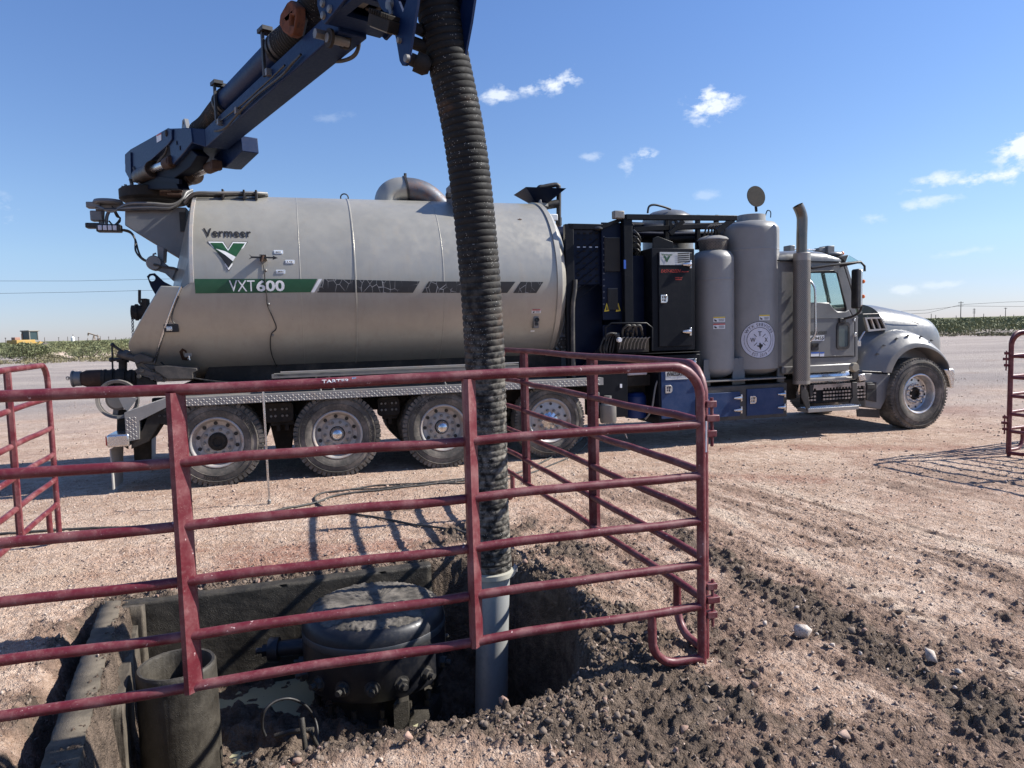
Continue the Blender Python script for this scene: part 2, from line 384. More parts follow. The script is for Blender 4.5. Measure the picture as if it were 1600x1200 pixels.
# ------------------------------------------------------------------ ground
_L = rng.random((256, 256)).astype(np.float32)
def vn(x, y):
    xi = np.floor(x).astype(int); yi = np.floor(y).astype(int); fx = x-xi; fy = y-yi
    fx = fx*fx*(3-2*fx); fy = fy*fy*(3-2*fy)
    a = _L[xi & 255, yi & 255]; b = _L[(xi+1) & 255, yi & 255]; c = _L[xi & 255, (yi+1) & 255]; d = _L[(xi+1) & 255, (yi+1) & 255]
    return (a*(1-fx)+b*fx)*(1-fy)+(c*(1-fx)+d*fx)*fy
def fbm(x, y, f, o=4, g=.5, ox=0.):
    r = 0; a = 1; t = 0
    for i in range(o): r = r+a*vn(x*f+ox+i*37.3, y*f+i*17.7-ox); t += a; a *= g; f *= 2.03
    return r/t
def sst(v, a, b):
    t = np.clip((v-a)/(b-a), 0, 1); return t*t*(3-2*t)
# pit outline on the ground (x, y), clockwise from the back left corner
PIT = [(-2.50,4.50),(-1.6,4.83),(-.5,5.18),(-.2,5.2),(-.02,4.95),(.10,4.72),(.30,4.45),(.40,4.12),(.34,3.78),(.38,3.48),(.20,3.17),(-.02,3.05),(-.30,2.97),(-.62,2.86),(-.9,2.74),(-1.25,2.52),(-1.45,2.3),(-1.66,1.95),(-1.78,2.72)]
def pdist(x, y, poly=PIT):
    d = np.full(x.shape, 1e9); ins = np.zeros(x.shape, bool); n = len(poly)
    for i in range(n):
        ax, ay = poly[i]; bx, by = poly[(i+1) % n]; ex, ey = bx-ax, by-ay
        t = np.clip(((x-ax)*ex+(y-ay)*ey)/(ex*ex+ey*ey), 0, 1)
        d = np.minimum(d, np.hypot(x-ax-t*ex, y-ay-t*ey))
        c = ((ay > y) != (by > y)) & (x < (bx-ax)*(y-ay)/(by-ay+1e-12)+ax); ins ^= c
    return np.where(ins, -d, d)
def blobs(x, y, L):
    r = np.zeros(x.shape)
    for (px, py, rx, ry, ang, s) in L:
        c = gp(px, py); t = math.radians(ang); dx = x-c.x; dy = y-c.y
        u = (dx*math.cos(t)+dy*math.sin(t))/rx; w = (-dx*math.sin(t)+dy*math.cos(t))/ry
        r = np.maximum(r, s*np.exp(-(u*u+w*w)))
    return r
MUDB = [(1150,1110,.45,.3,-20,.8),(760,830,.7,.35,20,.8),(880,860,.35,.3,0,.7),
        (620,800,.7,.18,15,.45),(1050,1150,.5,.3,0,.8),(160,1000,.35,.6,60,.9),(60,1100,.3,.4,0,.8),(980,1060,.4,.2,0,1.),(800,1170,.8,.2,5,.45)]
REDB = [(520,858,1.1,.22,12,1.),(420,880,.7,.15,12,.7),(1150,745,1.6,.35,-12,.7),(1330,700,2.0,.35,-10,.6),(1260,655,3.0,.35,4,.7),(1460,640,1.6,.7,4,.8),(900,905,.5,.25,0,.8),(1500,1180,.6,.25,0,.55),(800,690,1.5,.3,10,.4),(1500,700,2,.4,0,.4),(560,1160,.5,.1,10,.6),(330,860,.5,.12,10,.4)]
PALEB = [(200,820,1.4,.4,10,.7),(60,900,1.,.4,10,.6),(350,800,1.2,.25,10,.6),(1000,700,1.2,.4,0,.6),(1550,1185,.4,.15,0,.8),(1250,1150,.3,.12,0,.4)]
def segs(x, y, L):
    r = np.zeros(x.shape)
    for (px, py, qx, qy, w, s) in L:
        a = gp(px, py); b = gp(qx, qy); ex, ey = b.x-a.x, b.y-a.y; l2 = ex*ex+ey*ey
        t = np.clip(((x-a.x)*ex+(y-a.y)*ey)/l2, 0, 1); d = np.hypot(x-a.x-t*ex, y-a.y-t*ey); r = np.maximum(r, s*np.exp(-(d/w)**2))
    return r
MUDS = [(1060,835,1260,960,.17,.8),(1230,930,1420,1050,.20,1.),(1400,1040,1560,1130,.22,.95),(1200,790,1420,900,.13,.45),(1440,900,1640,1010,.2,.5),(1000,760,1130,830,.15,.4),(1120,1020,1300,1120,.22,.75),(960,1120,1200,1190,.2,.8),(860,830,1010,960,.16,.6)]
PALS = [(1120,800,1400,950,.13,.9),(1400,950,1640,1080,.15,.8),(1060,720,1600,880,.22,.7),(1130,900,1230,1000,.12,.6),(900,720,1200,860,.2,.5)]
def masks(x, y):
    d = pdist(x, y); n1 = fbm(x, y, 1.6, 5, .6); n2 = fbm(x, y, 7, 4, .6, 9.)
    right = sst(x, -.6, .8)*sst(-y, -4.8, -3.6)
    reach = .38+.55*right
    mud = sst(1.15-d/reach+(n1-.5)*1.6+(n2-.5)*.9, .15, .95)
    mud = np.maximum(mud, sst(np.maximum(blobs(x, y, MUDB), segs(x, y, MUDS))+(n1-.5)*.9+(n2-.5)*1.0, .12, .95)*.9)
    ca, sa = math.cos(math.radians(-70)), math.sin(math.radians(-70)); us = x*ca+y*sa; ws = -x*sa+y*ca
    sk = vn(us*.9+3, ws*6)*.6+vn(us*2.3, ws*14+7)*.4
    mud = np.maximum(mud, .50*sst(sk+.5*(n1-.5), .42, .74)*sst(x, -.1, 1.0)*sst(-y, -9.5, -6.5))
    mud = np.maximum(mud, .62*sst(n1*.5+n2*.5+.12*sst(-y, -3.4, -2.6), .42, .60)*sst(x+.35*(3.9-y), .0, .9)*sst(-y, -5.2, -3.6))
    mud = np.where(d < .015, 1, mud)
    red = sst(blobs(x, y, REDB)+(n1-.5)*.9+(n2-.5)*.7, .15, .7)
    red = np.maximum(red, .35*sst(n1, .5, .65))
    pale = sst(np.maximum(blobs(x, y, PALEB), segs(x, y, PALS))+(n1-.5)*.7+(n2-.5)*.6, .3, .85)
    road = sst(y+.02*x+(n1-.5)*6+(fbm(x, y, .25, 3)-.5)*10, 11, 20)
    return d, mud, red, pale, road, n1, n2
TD = math.radians(-72)
def height(x, y, fine=True):
    d, mud, red, pale, road, n1, n2 = masks(x, y)
    near = np.exp(-np.maximum(y-6, 0)/6)
    h = (fbm(x, y, .7, 3)-.5)*.05*near
    if fine:
        cl = fbm(x, y, 9, 5, .62, 4.); cf = fbm(x, y, 30, 4, .6, 2.)
        rid = 1-np.abs(2*cl-1)
        fine_ = np.exp(-np.maximum(y-5.5, 0)/4)
        st = vn((x*math.cos(TD)+y*math.sin(TD))*2.2, (-x*math.sin(TD)+y*math.cos(TD))*22+5*n1)+.6*vn((x*math.cos(TD)+y*math.sin(TD))*5+9, (-x*math.sin(TD)+y*math.cos(TD))*48)
        mh = mud*(.45+.55*np.exp(-(np.maximum(d, 0)/.6)**2)); h = h+(cl-.5)*(.020+.045*mh)*near+(cf-.5)*(.012+.016*mud)*near+(st-.8)*.010*near*sst(x, -.2, .8)
        cr1 = fbm(x, y, 34, 3, .6, 11.); cr2 = fbm(x, y, 62, 2, .6, 15.)
        h = h+np.maximum(cr1-.50, 0)*(.026+.055*mud)*fine_+np.maximum(cr2-.5, 0)*.014*fine_
        h = h+np.maximum(fbm(x, y, 16, 4, .65, 7.)-.55, 0)*.16*mud*near
    # spoil heaped round the near and right rims
    rim = np.exp(-((d-.16)/.15)**2)*sst(x, -1.7, -.6)*sst(-y, -4.6, -3.4)*.03+np.exp(-((d-.08)/.09)**2)*sst(x, -.6, 0)*sst(y, 3.6, 4.2)*.04
    h = h+np.where(d > 0, rim, 0)
    # gully outside the left wall
    ax, ay, bx, by = -2.69, 4.42, -1.93, 2.55
    t = np.clip(((x-ax)*(bx-ax)+(y-ay)*(by-ay))/((bx-ax)**2+(by-ay)**2), -.1, 1.3); px_, py_ = ax+t*(bx-ax), ay+t*(by-ay)
    dg = np.hypot(x-px_, y-py_)
    h = h-.26*np.exp(-((dg+(n2-.5)*.08)/.07)**2)*sst(t, -.02, .25)
    # inside the pit
    wob = (fbm(x, y, 5, 4, .6, 3.)-.5)
    fl = -.585+wob*.30+(cr1-.5)*.05-np.exp(-(((x+.12)/.42)**2+((y-4.1)/.8)**2))*1.0-np.exp(-(((x+1.62)/.36)**2+((y-4.5)/.25)**2))*.16-np.exp(-(((x+2.05)/.16)**2+((y-3.3)/.7)**2))*.16
    wall = sst(-d+wob*.10, .0, .11)
    h = np.where(d < 0, h*(1-wall)+fl*wall, h)
    h = np.where(y > 40, -.12*sst(y, 40, 70), h)
    return h, mud, red, pale, road
def axis_(c0, c1, st, g, far0, far1, cap=1e9):
    v = list(np.arange(c0, c1, st)); s = st
    while v[-1] < far1: s = min(s*g, cap if v[-1] < 90 else 1e9); v.append(v[-1]+s)
    s = st; lo = [c0]
    while lo[-1] > far0: s *= g; lo.append(lo[-1]-s)
    return np.array(lo[:0:-1]+v)
gx = axis_(-3.3, 3.1, .0092, 1.04, -6000, 6000); gy = axis_(2.1, 5.4, .0092, 1.016, -60, 9000)
X, Y = np.meshgrid(gx, gy); H, MU, RE, PA, RO = height(X, Y)
def grid_mesh(name, X, Y, Z, attrs, mat):
    ny, nx = X.shape; me = bpy.data.meshes.new(name); nv = nx*ny
    me.vertices.add(nv); me.vertices.foreach_set('co', np.stack([X, Y, Z], -1).astype(np.float32).ravel())
    i = np.arange(nv).reshape(ny, nx); q = np.stack([i[:-1,:-1], i[:-1,1:], i[1:,1:], i[1:,:-1]], -1).reshape(-1, 4)
    nf = len(q); me.loops.add(nf*4); me.loops.foreach_set('vertex_index', q.ravel().astype(np.int32))
    me.polygons.add(nf); me.polygons.foreach_set('loop_start', np.arange(0, nf*4, 4, dtype=np.int32)); me.polygons.foreach_set('loop_total', np.full(nf, 4, np.int32))
    me.update(calc_edges=True); me.polygons.foreach_set('use_smooth', np.ones(nf, bool))
    for k, a in attrs.items():
        at = me.attributes.new(k, 'FLOAT', 'POINT'); at.data.foreach_set('value', a.astype(np.float32).ravel())
    me.materials.append(mat); o = bpy.data.objects.new(name, me); SC.collection.objects.link(o); return o
def groundmat():
    k = NT('caliche_ground')
    n0 = k.noise(1.3, 8, .65); n1 = k.noise(9, 8, .68); n2 = k.noise(55, 6, .7); v = k.vor(42); v2 = k.vor(110); vc = k.vor(60, out='Color')
    sv = k.n('ShaderNodeSeparateXYZ'); k.l(vc, sv.inputs[0])
    base = k.mix(k.ramp(n1, .3, .7), (.42,.28,.20), (.70,.545,.435))
    base = k.mix(k.math('MULTIPLY', k.ramp(n0, .38, .62), .55), base, (.36,.225,.155))
    base = k.mix(k.math('MULTIPLY', k.attr('pale'), .6), base, (.70,.565,.44))
    red = k.mix(k.ramp(n1, .35, .65), (.24,.095,.062), (.40,.21,.15))
    base = k.mix(k.math('MULTIPLY', k.attr('red'), .72), base, red)
    road = k.mix(k.ramp(k.noise(.35, 6, .6, scale3=(.35,1.1,1)), .30, .70), (.28,.245,.228), (.42,.36,.315))
    base = k.mix(k.attr('road'), base, road)
    peb = k.mix(sv.outputs[0], (.20,.13,.10), (.62,.52,.44))
    base = k.mix(k.math('MULTIPLY', k.ramp(sv.outputs[1], .55, .75), .42), base, peb)
    mud = k.mix(k.ramp(n1, .35, .68), (.085,.064,.049), (.205,.155,.118))
    mud = k.mix(k.math('MULTIPLY', k.ramp(n2, .56, .72), .45), mud, (.30,.215,.165))
    m = k.math('ADD', k.attr('mud'), k.math('MULTIPLY', k.math('SUBTRACT', n2, .5), k.math('MULTIPLY', k.attr('mud'), .9)))
    damp = k.mix(k.ramp(n1, .35, .65), (.19,.125,.092), (.36,.245,.185))
    c = k.mix(k.ramp(m, .03, .5, 0, .92), base, damp); c = k.mix(k.ramp(m, .42, .88, 0, .95), c, mud)
    veg = k.mix(k.noise(.6, 6, .7), (.10,.12,.05), (.26,.24,.13)); sy = k.n('ShaderNodeSeparateXYZ'); k.l(k.co, sy.inputs[0])
    c = k.mix(k.ramp(sy.outputs[1], 88, 120), c, veg)
    k.set(Base_Color=c, Roughness=.92)
    k.b.inputs['Specular IOR Level'].default_value = .25
    h = k.math('ADD', k.math('ADD', k.math('MULTIPLY', n2, .9), k.math('MULTIPLY', n1, 1.6)), k.math('ADD', k.math('MULTIPLY', v, -.4), k.math('MULTIPLY', v2, -.35)))
    k.bump(h, .9, .034); return k.m
GMAT = groundmat()
tag(grid_mesh('ground', X, Y, H, {'mud': MU, 'red': RE, 'pale': PA, 'road': RO}, GMAT), kind='structure')
# interpolated heights for placing things on the ground
from bisect import bisect_right
def gz(x, y):
    i = min(max(bisect_right(gx, x)-1, 0), len(gx)-2); j = min(max(bisect_right(gy, y)-1, 0), len(gy)-2)
    u = (x-gx[i])/(gx[i+1]-gx[i]); w = (y-gy[j])/(gy[j+1]-gy[j])
    return float((H[j,i]*(1-u)+H[j,i+1]*u)*(1-w)+(H[j+1,i]*(1-u)+H[j+1,i+1]*u)*w)
def gzv(x, y):
    i = np.clip(np.searchsorted(gx, x)-1, 0, len(gx)-2); j = np.clip(np.searchsorted(gy, y)-1, 0, len(gy)-2)
    u = (x-gx[i])/(gx[i+1]-gx[i]); w = (y-gy[j])/(gy[j+1]-gy[j])
    return (H[j,i]*(1-u)+H[j,i+1]*u)*(1-w)+(H[j+1,i]*(1-u)+H[j+1,i+1]*u)*w
# ---- loose stones and clods: irregular solids scattered over the dirt
_b = bmesh.new(); bmesh.ops.create_icosphere(_b, subdivisions=1, radius=1); ICO = np.array([v.co[:] for v in _b.verts]); ICF = np.array([[v.index for v in f.verts] for f in _b.faces]); _b.free()
_b = bmesh.new(); bmesh.ops.create_icosphere(_b, subdivisions=2, radius=1); ICO2 = np.array([v.co[:] for v in _b.verts]); ICF2 = np.array([[v.index for v in f.verts] for f in _b.faces]); _b.free()
def hull(seed):
    rr = random.Random(seed); bm = bmesh.new()
    for i in range(15):
        v = Vector((rr.gauss(0,1), rr.gauss(0,1), rr.gauss(0,.8))).normalized()*rr.uniform(.75, 1.1); bm.verts.new(v)
    res = bmesh.ops.convex_hull(bm, input=bm.verts); bmesh.ops.delete(bm, geom=[g for g in res['geom_interior'] if isinstance(g, bmesh.types.BMVert)], context='VERTS')
    bmesh.ops.triangulate(bm, faces=bm.faces); bm.verts.index_update(); A = (np.array([v.co[:] for v in bm.verts]), np.array([[v.index for v in f.verts] for f in bm.faces])); bm.free(); return A
def scatter(name, x, y, r, col, mat, base=(ICO, ICF), rough=.28, sink=.25, flat=.7, smooth=False):
    n = len(x); B, F = base; nb = len(B)
    V = B[None]*(1+rng.normal(0, rough, (n, nb, 1)).clip(-.6, .7))
    V = V*np.stack([rng.uniform(.75, 1.3, n), rng.uniform(.65, 1.1, n), rng.uniform(flat-.2, flat+.2, n)], -1)[:, None]
    q = rng.normal(size=(n, 4)); q[:, 1:3] *= .5; q /= np.linalg.norm(q, axis=1)[:, None]; w, a, b, c = q.T
    Rm = np.stack([1-2*(b*b+c*c), 2*(a*b-c*w), 2*(a*c+b*w), 2*(a*b+c*w), 1-2*(a*a+c*c), 2*(b*c-a*w), 2*(a*c-b*w), 2*(b*c+a*w), 1-2*(a*a+b*b)], -1).reshape(n, 3, 3)
    V = np.einsum('nij,nkj->nki', Rm, V)*r[:, None, None]
    z = gzv(x, y)+r*(flat-sink)*.5
    V += np.stack([x, y, z], -1)[:, None]
    me = bpy.data.meshes.new(name); me.vertices.add(n*nb); me.vertices.foreach_set('co', V.astype(np.float32).ravel())
    Fi = (F[None]+np.arange(n)[:, None, None]*nb).reshape(-1, 3); nf = len(Fi)
    me.loops.add(nf*3); me.loops.foreach_set('vertex_index', Fi.ravel().astype(np.int32)); me.polygons.add(nf)
    me.polygons.foreach_set('loop_start', np.arange(0, nf*3, 3, dtype=np.int32)); me.polygons.foreach_set('loop_total', np.full(nf, 3, np.int32)); me.update(calc_edges=True)
    if smooth: me.polygons.foreach_set('use_smooth', np.ones(nf, bool))
    at = me.color_attributes.new('tone', 'FLOAT_COLOR', 'POINT'); cc = np.repeat(np.c_[col, np.ones(n)], nb, 0); at.data.foreach_set('color', cc.astype(np.float32).ravel())
    me.materials.append(mat); o = bpy.data.objects.new(name, me); SC.collection.objects.link(o); return o
def stonemat():
    k = NT('stone'); c = k.attr('tone', 'Color'); k.set(Base_Color=k.mix(k.math('MULTIPLY', k.ramp(k.noise(45, 6, .7), .4, .65), .65), c, (.20,.15,.115)), Roughness=.92); k.bump(k.noise(160, 5), .5, .004); return k.m
STONE = stonemat()
def stones(n, y0, y1, r0, r1, mudlim, seed, xr=1.05):
    y = y0+(y1-y0)*rng.random(n)**1.15; x = (rng.random(n)*2-1)*(y*.80+.5)
    d, mud, red, pale, road, n1, n2 = masks(x, y)
    keep = (d > .03) & (rng.random(n) < .25+1.1*fbm(x, y, 2.2, 4, .6, seed)**2)
    x, y, mud, red = x[keep], y[keep], mud[keep], red[keep]; m = len(x)
    r = r0*(r1/r0)**(rng.random(m)**3.6)
    t = rng.random((m, 1)); c = np.array([.30,.20,.15])*(1-t)+np.array([.60,.50,.42])*t
    c = c*(1-.55*red[:, None])+np.array([.30,.15,.11])*.55*red[:, None]
    dirty = (mud*.85*(rng.random(m) < .8))[:, None]; c = c*(1-dirty)+np.array([.07,.058,.047])*dirty
    return x, y, r, c
tag(scatter('gravel', *stones(110000, 1.9, 8.5, .0018, .013, 1, 1.), STONE, hull(5)), kind='stuff')
tag(scatter('coarse_gravel', *stones(22000, 7.0, 20, .004, .020, 1, 5.), STONE), kind='stuff')
# mud clods round the pit
n = 90000; x = rng.uniform(-3.4, 3.6, n); y = rng.uniform(1.9, 6.2, n); d, mud, red, pale, road, n1, n2 = masks(x, y)
onwall = (pdist(x, y, [(-2.72,4.5),(-1.97,2.62),(-1.7,1.95),(-1.5,1.95),(-1.7,2.72),(-2.45,4.5)]) < .03)
kp = (d > -.02) & ~onwall & (rng.random(n) < mud**1.6*(.12+sst(fbm(x, y, 3.1, 3, .5, 2.), .40, .66))*(.22+.78*np.exp(-(np.maximum(d, 0)/.42)**2))); x, y, red, d = x[kp], y[kp], red[kp], d[kp]; m = len(x)
r = .0035*(6.0**(rng.random(m)**3.2)); t = rng.random((m, 1)); c = np.array([.085,.066,.052])*(1-t)+np.array([.22,.168,.13])*t
pk = (rng.random(m) < .12)[:, None]; c = np.where(pk, np.array([.30,.19,.15]), c)
tag(scatter('dirt_clods', x, y, r, c, STONE, (ICO, ICF), .34, .3, .8), kind='stuff')
# rocks one can point at
def rock(px, py, r, col, label):
    p = gp(px, py, .02)
    o = scatter('rock', np.array([p.x]), np.array([p.y]), np.array([r]), np.array([col]), STONE, hull(px), .02, .0, 1.1)
    me = o.data; z = gz(p.x, p.y)
    for v in me.vertices: v.co -= Vector((p.x, p.y, z))
    o.location = (p.x, p.y, z); tag(o, label, 'rock', 'pale rocks on the dirt')
rock(1252, 992, .062, (.52,.46,.41), 'largest pale angular rock lying alone on the dirt right of the corner post')
rock(1196, 975, .02, (.50,.44,.39), 'small pale rock just left of the largest pale rock')
rock(1245, 950, .018, (.46,.40,.36), 'small pale rock behind the largest pale rock')
rock(1277, 990, .014, (.52,.46,.40), 'tiny pale stone touching the right side of the largest rock')
rock(1300, 1008, .017, (.48,.42,.37), 'small pale stone right of and nearer than the largest rock')
rock(1455, 1030, .040, (.52,.45,.39), 'second largest pale rock, sitting in the dark dirt far to the right')
rock(1497, 1050, .02, (.48,.43,.38), 'small whitish rock just right of the second largest pale rock')
rock(1344, 1021, .018, (.47,.41,.36), 'small pale rock in the dark clods midway between the two largest pale rocks')
rock(1437, 878, .022, (.33,.27,.24), 'small brown rock standing on the pale wheel track')
rock(1318, 1150, .03, (.36,.25,.2), 'reddish rock in the loose dirt at the bottom')
rock(640, 1172, .028, (.40,.26,.2), 'reddish clump of dirt on the near rim of the pit')
# ---- water standing in the pit
WP = [(-2.50,4.50),(-1.6,4.83),(-.62,5.1),(-.62,4.0),(-.75,2.9),(-1.3,2.6),(-1.66,1.95),(-1.78,2.72)]
mb = MB(); mb.add([(x, y, -.66) for x, y in WP], [tuple(range(len(WP)))])
k = NT('muddy_water'); a = k.noise(4, 5)
k.set(Base_Color=k.mix(a, (.34,.325,.20), (.46,.43,.28)), Roughness=.2); k.bump(k.noise(9, 3), .15, .01)
tag(mb.build('water', k.m, smooth=0), kind='structure')
# ------------------------------------------------------------------ the vacuum truck (local: x forward, y away from the camera side, z up)
TR = empty('vacuum_truck', TO, TA, 'grey vacuum tanker truck with a blue boom, ribbed suction hose and bonneted cab', 'truck')
TC, TZ, TRR = 1.25, 2.31, 1.16
def tw(s, z, e=.006):
    r = TRR+e; return Vector((s, TC-math.sqrt(max(r*r-(z-TZ)**2, 0)), z))
def send(z): return -.22 if z > 2.28 else -.29-(2.28-z)*.46
n = 120; rings = []
for k, (s0, dr) in enumerate([(None, -.012), (None, 0), (.2, 0), (1.0, 0), (2.0, 0), (3.0, 0), (3.7, 0), (4.17, 0), (4.17, .018), (4.235, .018), (4.24, -.01), (4.30, -.05), (4.37, -.16), (4.42, -.35), (4.45, -.7), (4.455, -1.12)]):
    ring = []
    for j in range(n):
        a = 2*PI*j/n; r = TRR+dr; y = TC+r*math.cos(a); z = TZ+r*math.sin(a); s = s0 if s0 is not None else send(z)+(.0 if k == 0 else .012)
        ring.append(Vector((s, y, z)))
    rings.append(ring)
b = MB(); b.loft(rings); tank = b.build('tank', GREY, TR, smooth=28)
for s, w, h in ((1.61, .012, .007), (2.68, .008, .003), (.98, .006, .002)):
    b = MB(); b.lathe([(TRR-.001, s-w), (TRR+h, s-w*.5), (TRR+h, s+w*.5), (TRR-.001, s+w)], (0, TC, TZ), 'X', 120); b.build('weld_seam', GREY, tank)
b = MB(); b.lathe([(TRR, -.205), (TRR+.010, -.205), (TRR+.010, -.17), (TRR, -.168)], (0, TC, TZ), 'X', 120)
# rim only on the straight upper part of the rear end
b.f = [f for f in b.f if min(b.v[i][2] for i in f) > 2.27]; us = sorted({i for f in b.f for i in f}); mp_ = {j: k for k, j in enumerate(us)}; b.v = [b.v[i] for i in us]; b.f = [tuple(mp_[i] for i in f) for f in b.f]; b.m = [0]*len(b.f); b.build('rear_rim', RIMD, tank)
# rear door
zs = [2.27-.03*i for i in range(0, 200)]
th0 = math.asin((2.27-TZ)/TRR); A_ = []; B_ = []
for i in range(61):
    a = PI-th0+(PI+2*th0)*i/60; y = TC+TRR*math.cos(a); z = TZ+TRR*math.sin(a)
    db = np.interp(z, [1.15, 1.45, 1.62, 2.27], [.10, .24, .34, .22])
    A_.append(Vector((send(z)-.004, TC+(TRR+.004)*math.cos(a), TZ+(TRR+.004)*math.sin(a)))); B_.append(Vector((send(z)-db, y+(TC-y)*.015, z+.01)))
b = MB(); b.loft([A_, B_]); b.build('rear_door', GREY, TR, smooth=40, bevel=.012)
b = MB(); b.tube([tw(send(z)-.005, z, .012) for z in np.linspace(2.27, 1.42, 14)], .012, 8); b.build('door_seal', CHR, TR, smooth=60)
# decals and lettering, bent round the shell
dc = MB(); decal(dc, [(-.16,2.19),(1.165,2.19),(1.165,2.352),(-.16,2.352)][:1]+[(1.085,2.19),(1.17,2.345),(-.16,2.352)], lambda s, z: tw(s, z, .004)); dc.build('green_stripe', GREEN, tank, smooth=60)
dc = MB(); decal(dc, [(1.09,2.19),(1.13,2.19),(1.225,2.345),(1.185,2.345)], lambda s, z: tw(s, z, .004)); dc.build('white_slash', WHT, tank)
for pts in ([(1.16,2.187),(2.29,2.172),(2.38,2.31),(1.245,2.343)], [(2.40,2.170),(3.49,2.157),(3.60,2.297),(2.49,2.308)], [(3.57,2.155),(3.88,2.152),(3.975,2.292),(3.67,2.296)]):
    dc = MB(); decal(dc, pts, lambda s, z: tw(s, z, .004)); dc.build('black_stripe', BLKD, tank, smooth=60)
t = MB(); text(t, 'VXT', .20, .475, 2.207, 2.333, lambda u, w: tw(u, w, .009)); text(t, '600', .49, .80, 2.205, 2.333, lambda u, w: tw(u, w, .009), bold=.03); t.build('model_lettering', WHT, tank, smooth=0)
t = MB(); text(t, 'Vermeer', -.06, .455, 2.835, 2.94, lambda u, w: tw(u-.03*(w-2.9), w, .008), bold=.022, shear=-.08, spacing=1.06); t.build('maker_lettering', BLKL, tank, smooth=0)
def V2(k):   # V shaped badge outline, k = inset
    return [(-.015+k*1.6,2.785-k), (.155-k*.4,2.785-k), (.205,2.695-k*1.3), (.255+k*.4,2.783-k), (.42-k*1.6,2.781-k), (.205,2.435+k*2)]
for k, m, e in ((0, BLKL, .004), (.006, WHT, .006), (.020, GREEN, .008)):
    dc = MB(); dc.add([tw(u, w, e+.002) for u, w in V2(k)], [(0,1,2,5), (2,3,4,5)]); dc.build('badge', m, tank, smooth=0)
dc = MB(); dc.add([tw(u, w, .013) for u, w in ((.075,2.685),(.205,2.475),(.25,2.55),(.17,2.61))], [(0,1,2,3)]); dc.build('badge', BLKL, tank, smooth=0)
dc = MB(); dc.add([tw(u, w, .015) for u, w in ((.075,2.695),(.175,2.665),(.285,2.60),(.253,2.55),(.17,2.625))], [(0,1,2,3,4)]); dc.build('badge', WHT, tank, smooth=0)
for s, z, tx in ((.75,2.66,'MAX'), (.872,2.545,'1/2'), (.765,2.43,'MIN')):
    dc = MB(); dc.add([tw(u, w, .005) for u, w in rrect(s-.053, s+.053, z-.024, z+.024, .01, 2)], [tuple(range(12))]); o = dc.build('level_label', WHT, tank, smooth=0)
    dc = MB(); dc.add([tw(u, w, .007) for u, w in rrect(s-.047, s+.047, z-.018, z+.018, .006, 2)], [tuple(range(12))]); dc.build('level_label', SKYB, tank, smooth=0)
    dc = MB(); dc.add([tw(u, w, .009) for u, w in rrect(s-.044, s+.044, z-.015, z+.015, .006, 2)], [tuple(range(12))]); dc.build('level_label', WHT, tank, smooth=0)
    t = MB(); text(t, tx, s-.03, s+.03, z-.009, z+.010, lambda u, w: tw(u, w, .011), bold=.02); t.build('label_text', BLKL, tank, smooth=0)
# level gauge
g = MB(); c = tw(.585, 2.585, .0); y = c.y-.16
g.box(.545,.555,y,c.y+.03,2.56,2.61); g.box(.615,.625,y,c.y+.03,2.56,2.61); g.box(.545,.625,y,c.y+.03,2.607,2.615)
g.build('gauge_bracket', STEEL, TR, bevel=.002)
g = MB(); g.tube([(.585,y-.005,2.60),(.565,y-.015,2.535)], .016, 10); g.build('gauge_pivot', RUST, TR)
g = MB(); z = 2.583; g.prism([(.43,z-.028),(.465,z-.012),(.69,z-.016),(.685,z-.032),(.745,z-.010),(.69,z+.018),(.692,z+.002),(.465,z+.008),(.435,z+.03),(.458,z)], y-.012, y-.006, 'xz'); g.build('gauge_arrow', BLKL, TR)
wr = [tw(.575,2.53,.01), tw(.585,2.44,.01), tw(.59,2.30,.01), tw(.598,2.15,.01), tw(.60,2.05,.01), tw(.65,1.90,.01), tw(.68,1.78,.01), tw(.62,1.71,.01), tw(.60,1.58,.01), tw(.61,1.45,.02), tw(.645,1.32,.02), tw(.63,1.22,.02)]
g = MB(); g.tube(smoothpath(wr, 6), .006, 6); o = g.build('gauge_cable', BLACK, TR, smooth=60)
for s, z in ((.59,2.445),(.60,2.06),(.62,1.70),(.64,1.32)):
    g = MB(); c = tw(s+.012, z, .0); g.sphere(c, .018, 8); g.build('cable_clip', STEEL, TR, smooth=60)
# things fixed on the tank side
g = MB(); c = tw(3.9, 1.78); g.box(3.865,3.935,c.y-.03,c.y+.05,1.70,1.86); g.build('tank_lug', STEEL, TR, bevel=.006)
g = MB(); g.prism(arc((3.905,1.81),.03,0,360,16), tw(3.9,1.8).y-.045, tw(3.9,1.8).y-.02, 'xz', holes=[arc((3.905,1.81),.016,0,360,12)]); g.prism(arc((3.90,1.755),.02,0,360,12), tw(3.9,1.8).y-.045, tw(3.9,1.8).y-.02, 'xz'); g.build('lug_ring', BLACK, TR)
dc = MB(); dc.add([tw(u, w, .006) for u, w in ((3.83,1.895),(3.955,1.895),(3.955,1.945),(3.83,1.945))], [(0,1,2,3)]); o = dc.build('warning_label', WHT, tank, smooth=0)
dc = MB(); dc.add([tw(u, w, .008) for u, w in ((3.835,1.930),(3.95,1.930),(3.95,1.943),(3.835,1.943))], [(0,1,2,3)]); dc.build('warning_band', REDL, tank, smooth=0)
dc = MB(); dc.add([tw(u, w, .008) for u, w in ((3.845,1.90),(3.868,1.90),(3.868,1.926),(3.855,1.915),(3.845,1.92))], [(0,1,2,3,4)])
for i in range(3): dc.add([tw(u, w, .008) for u, w in ((3.88,1.903+.009*i),(3.945,1.903+.009*i),(3.945,1.906+.009*i),(3.88,1.906+.009*i))], [(0,1,2,3)])
dc.build('warning_print', BLKL, tank, smooth=0)
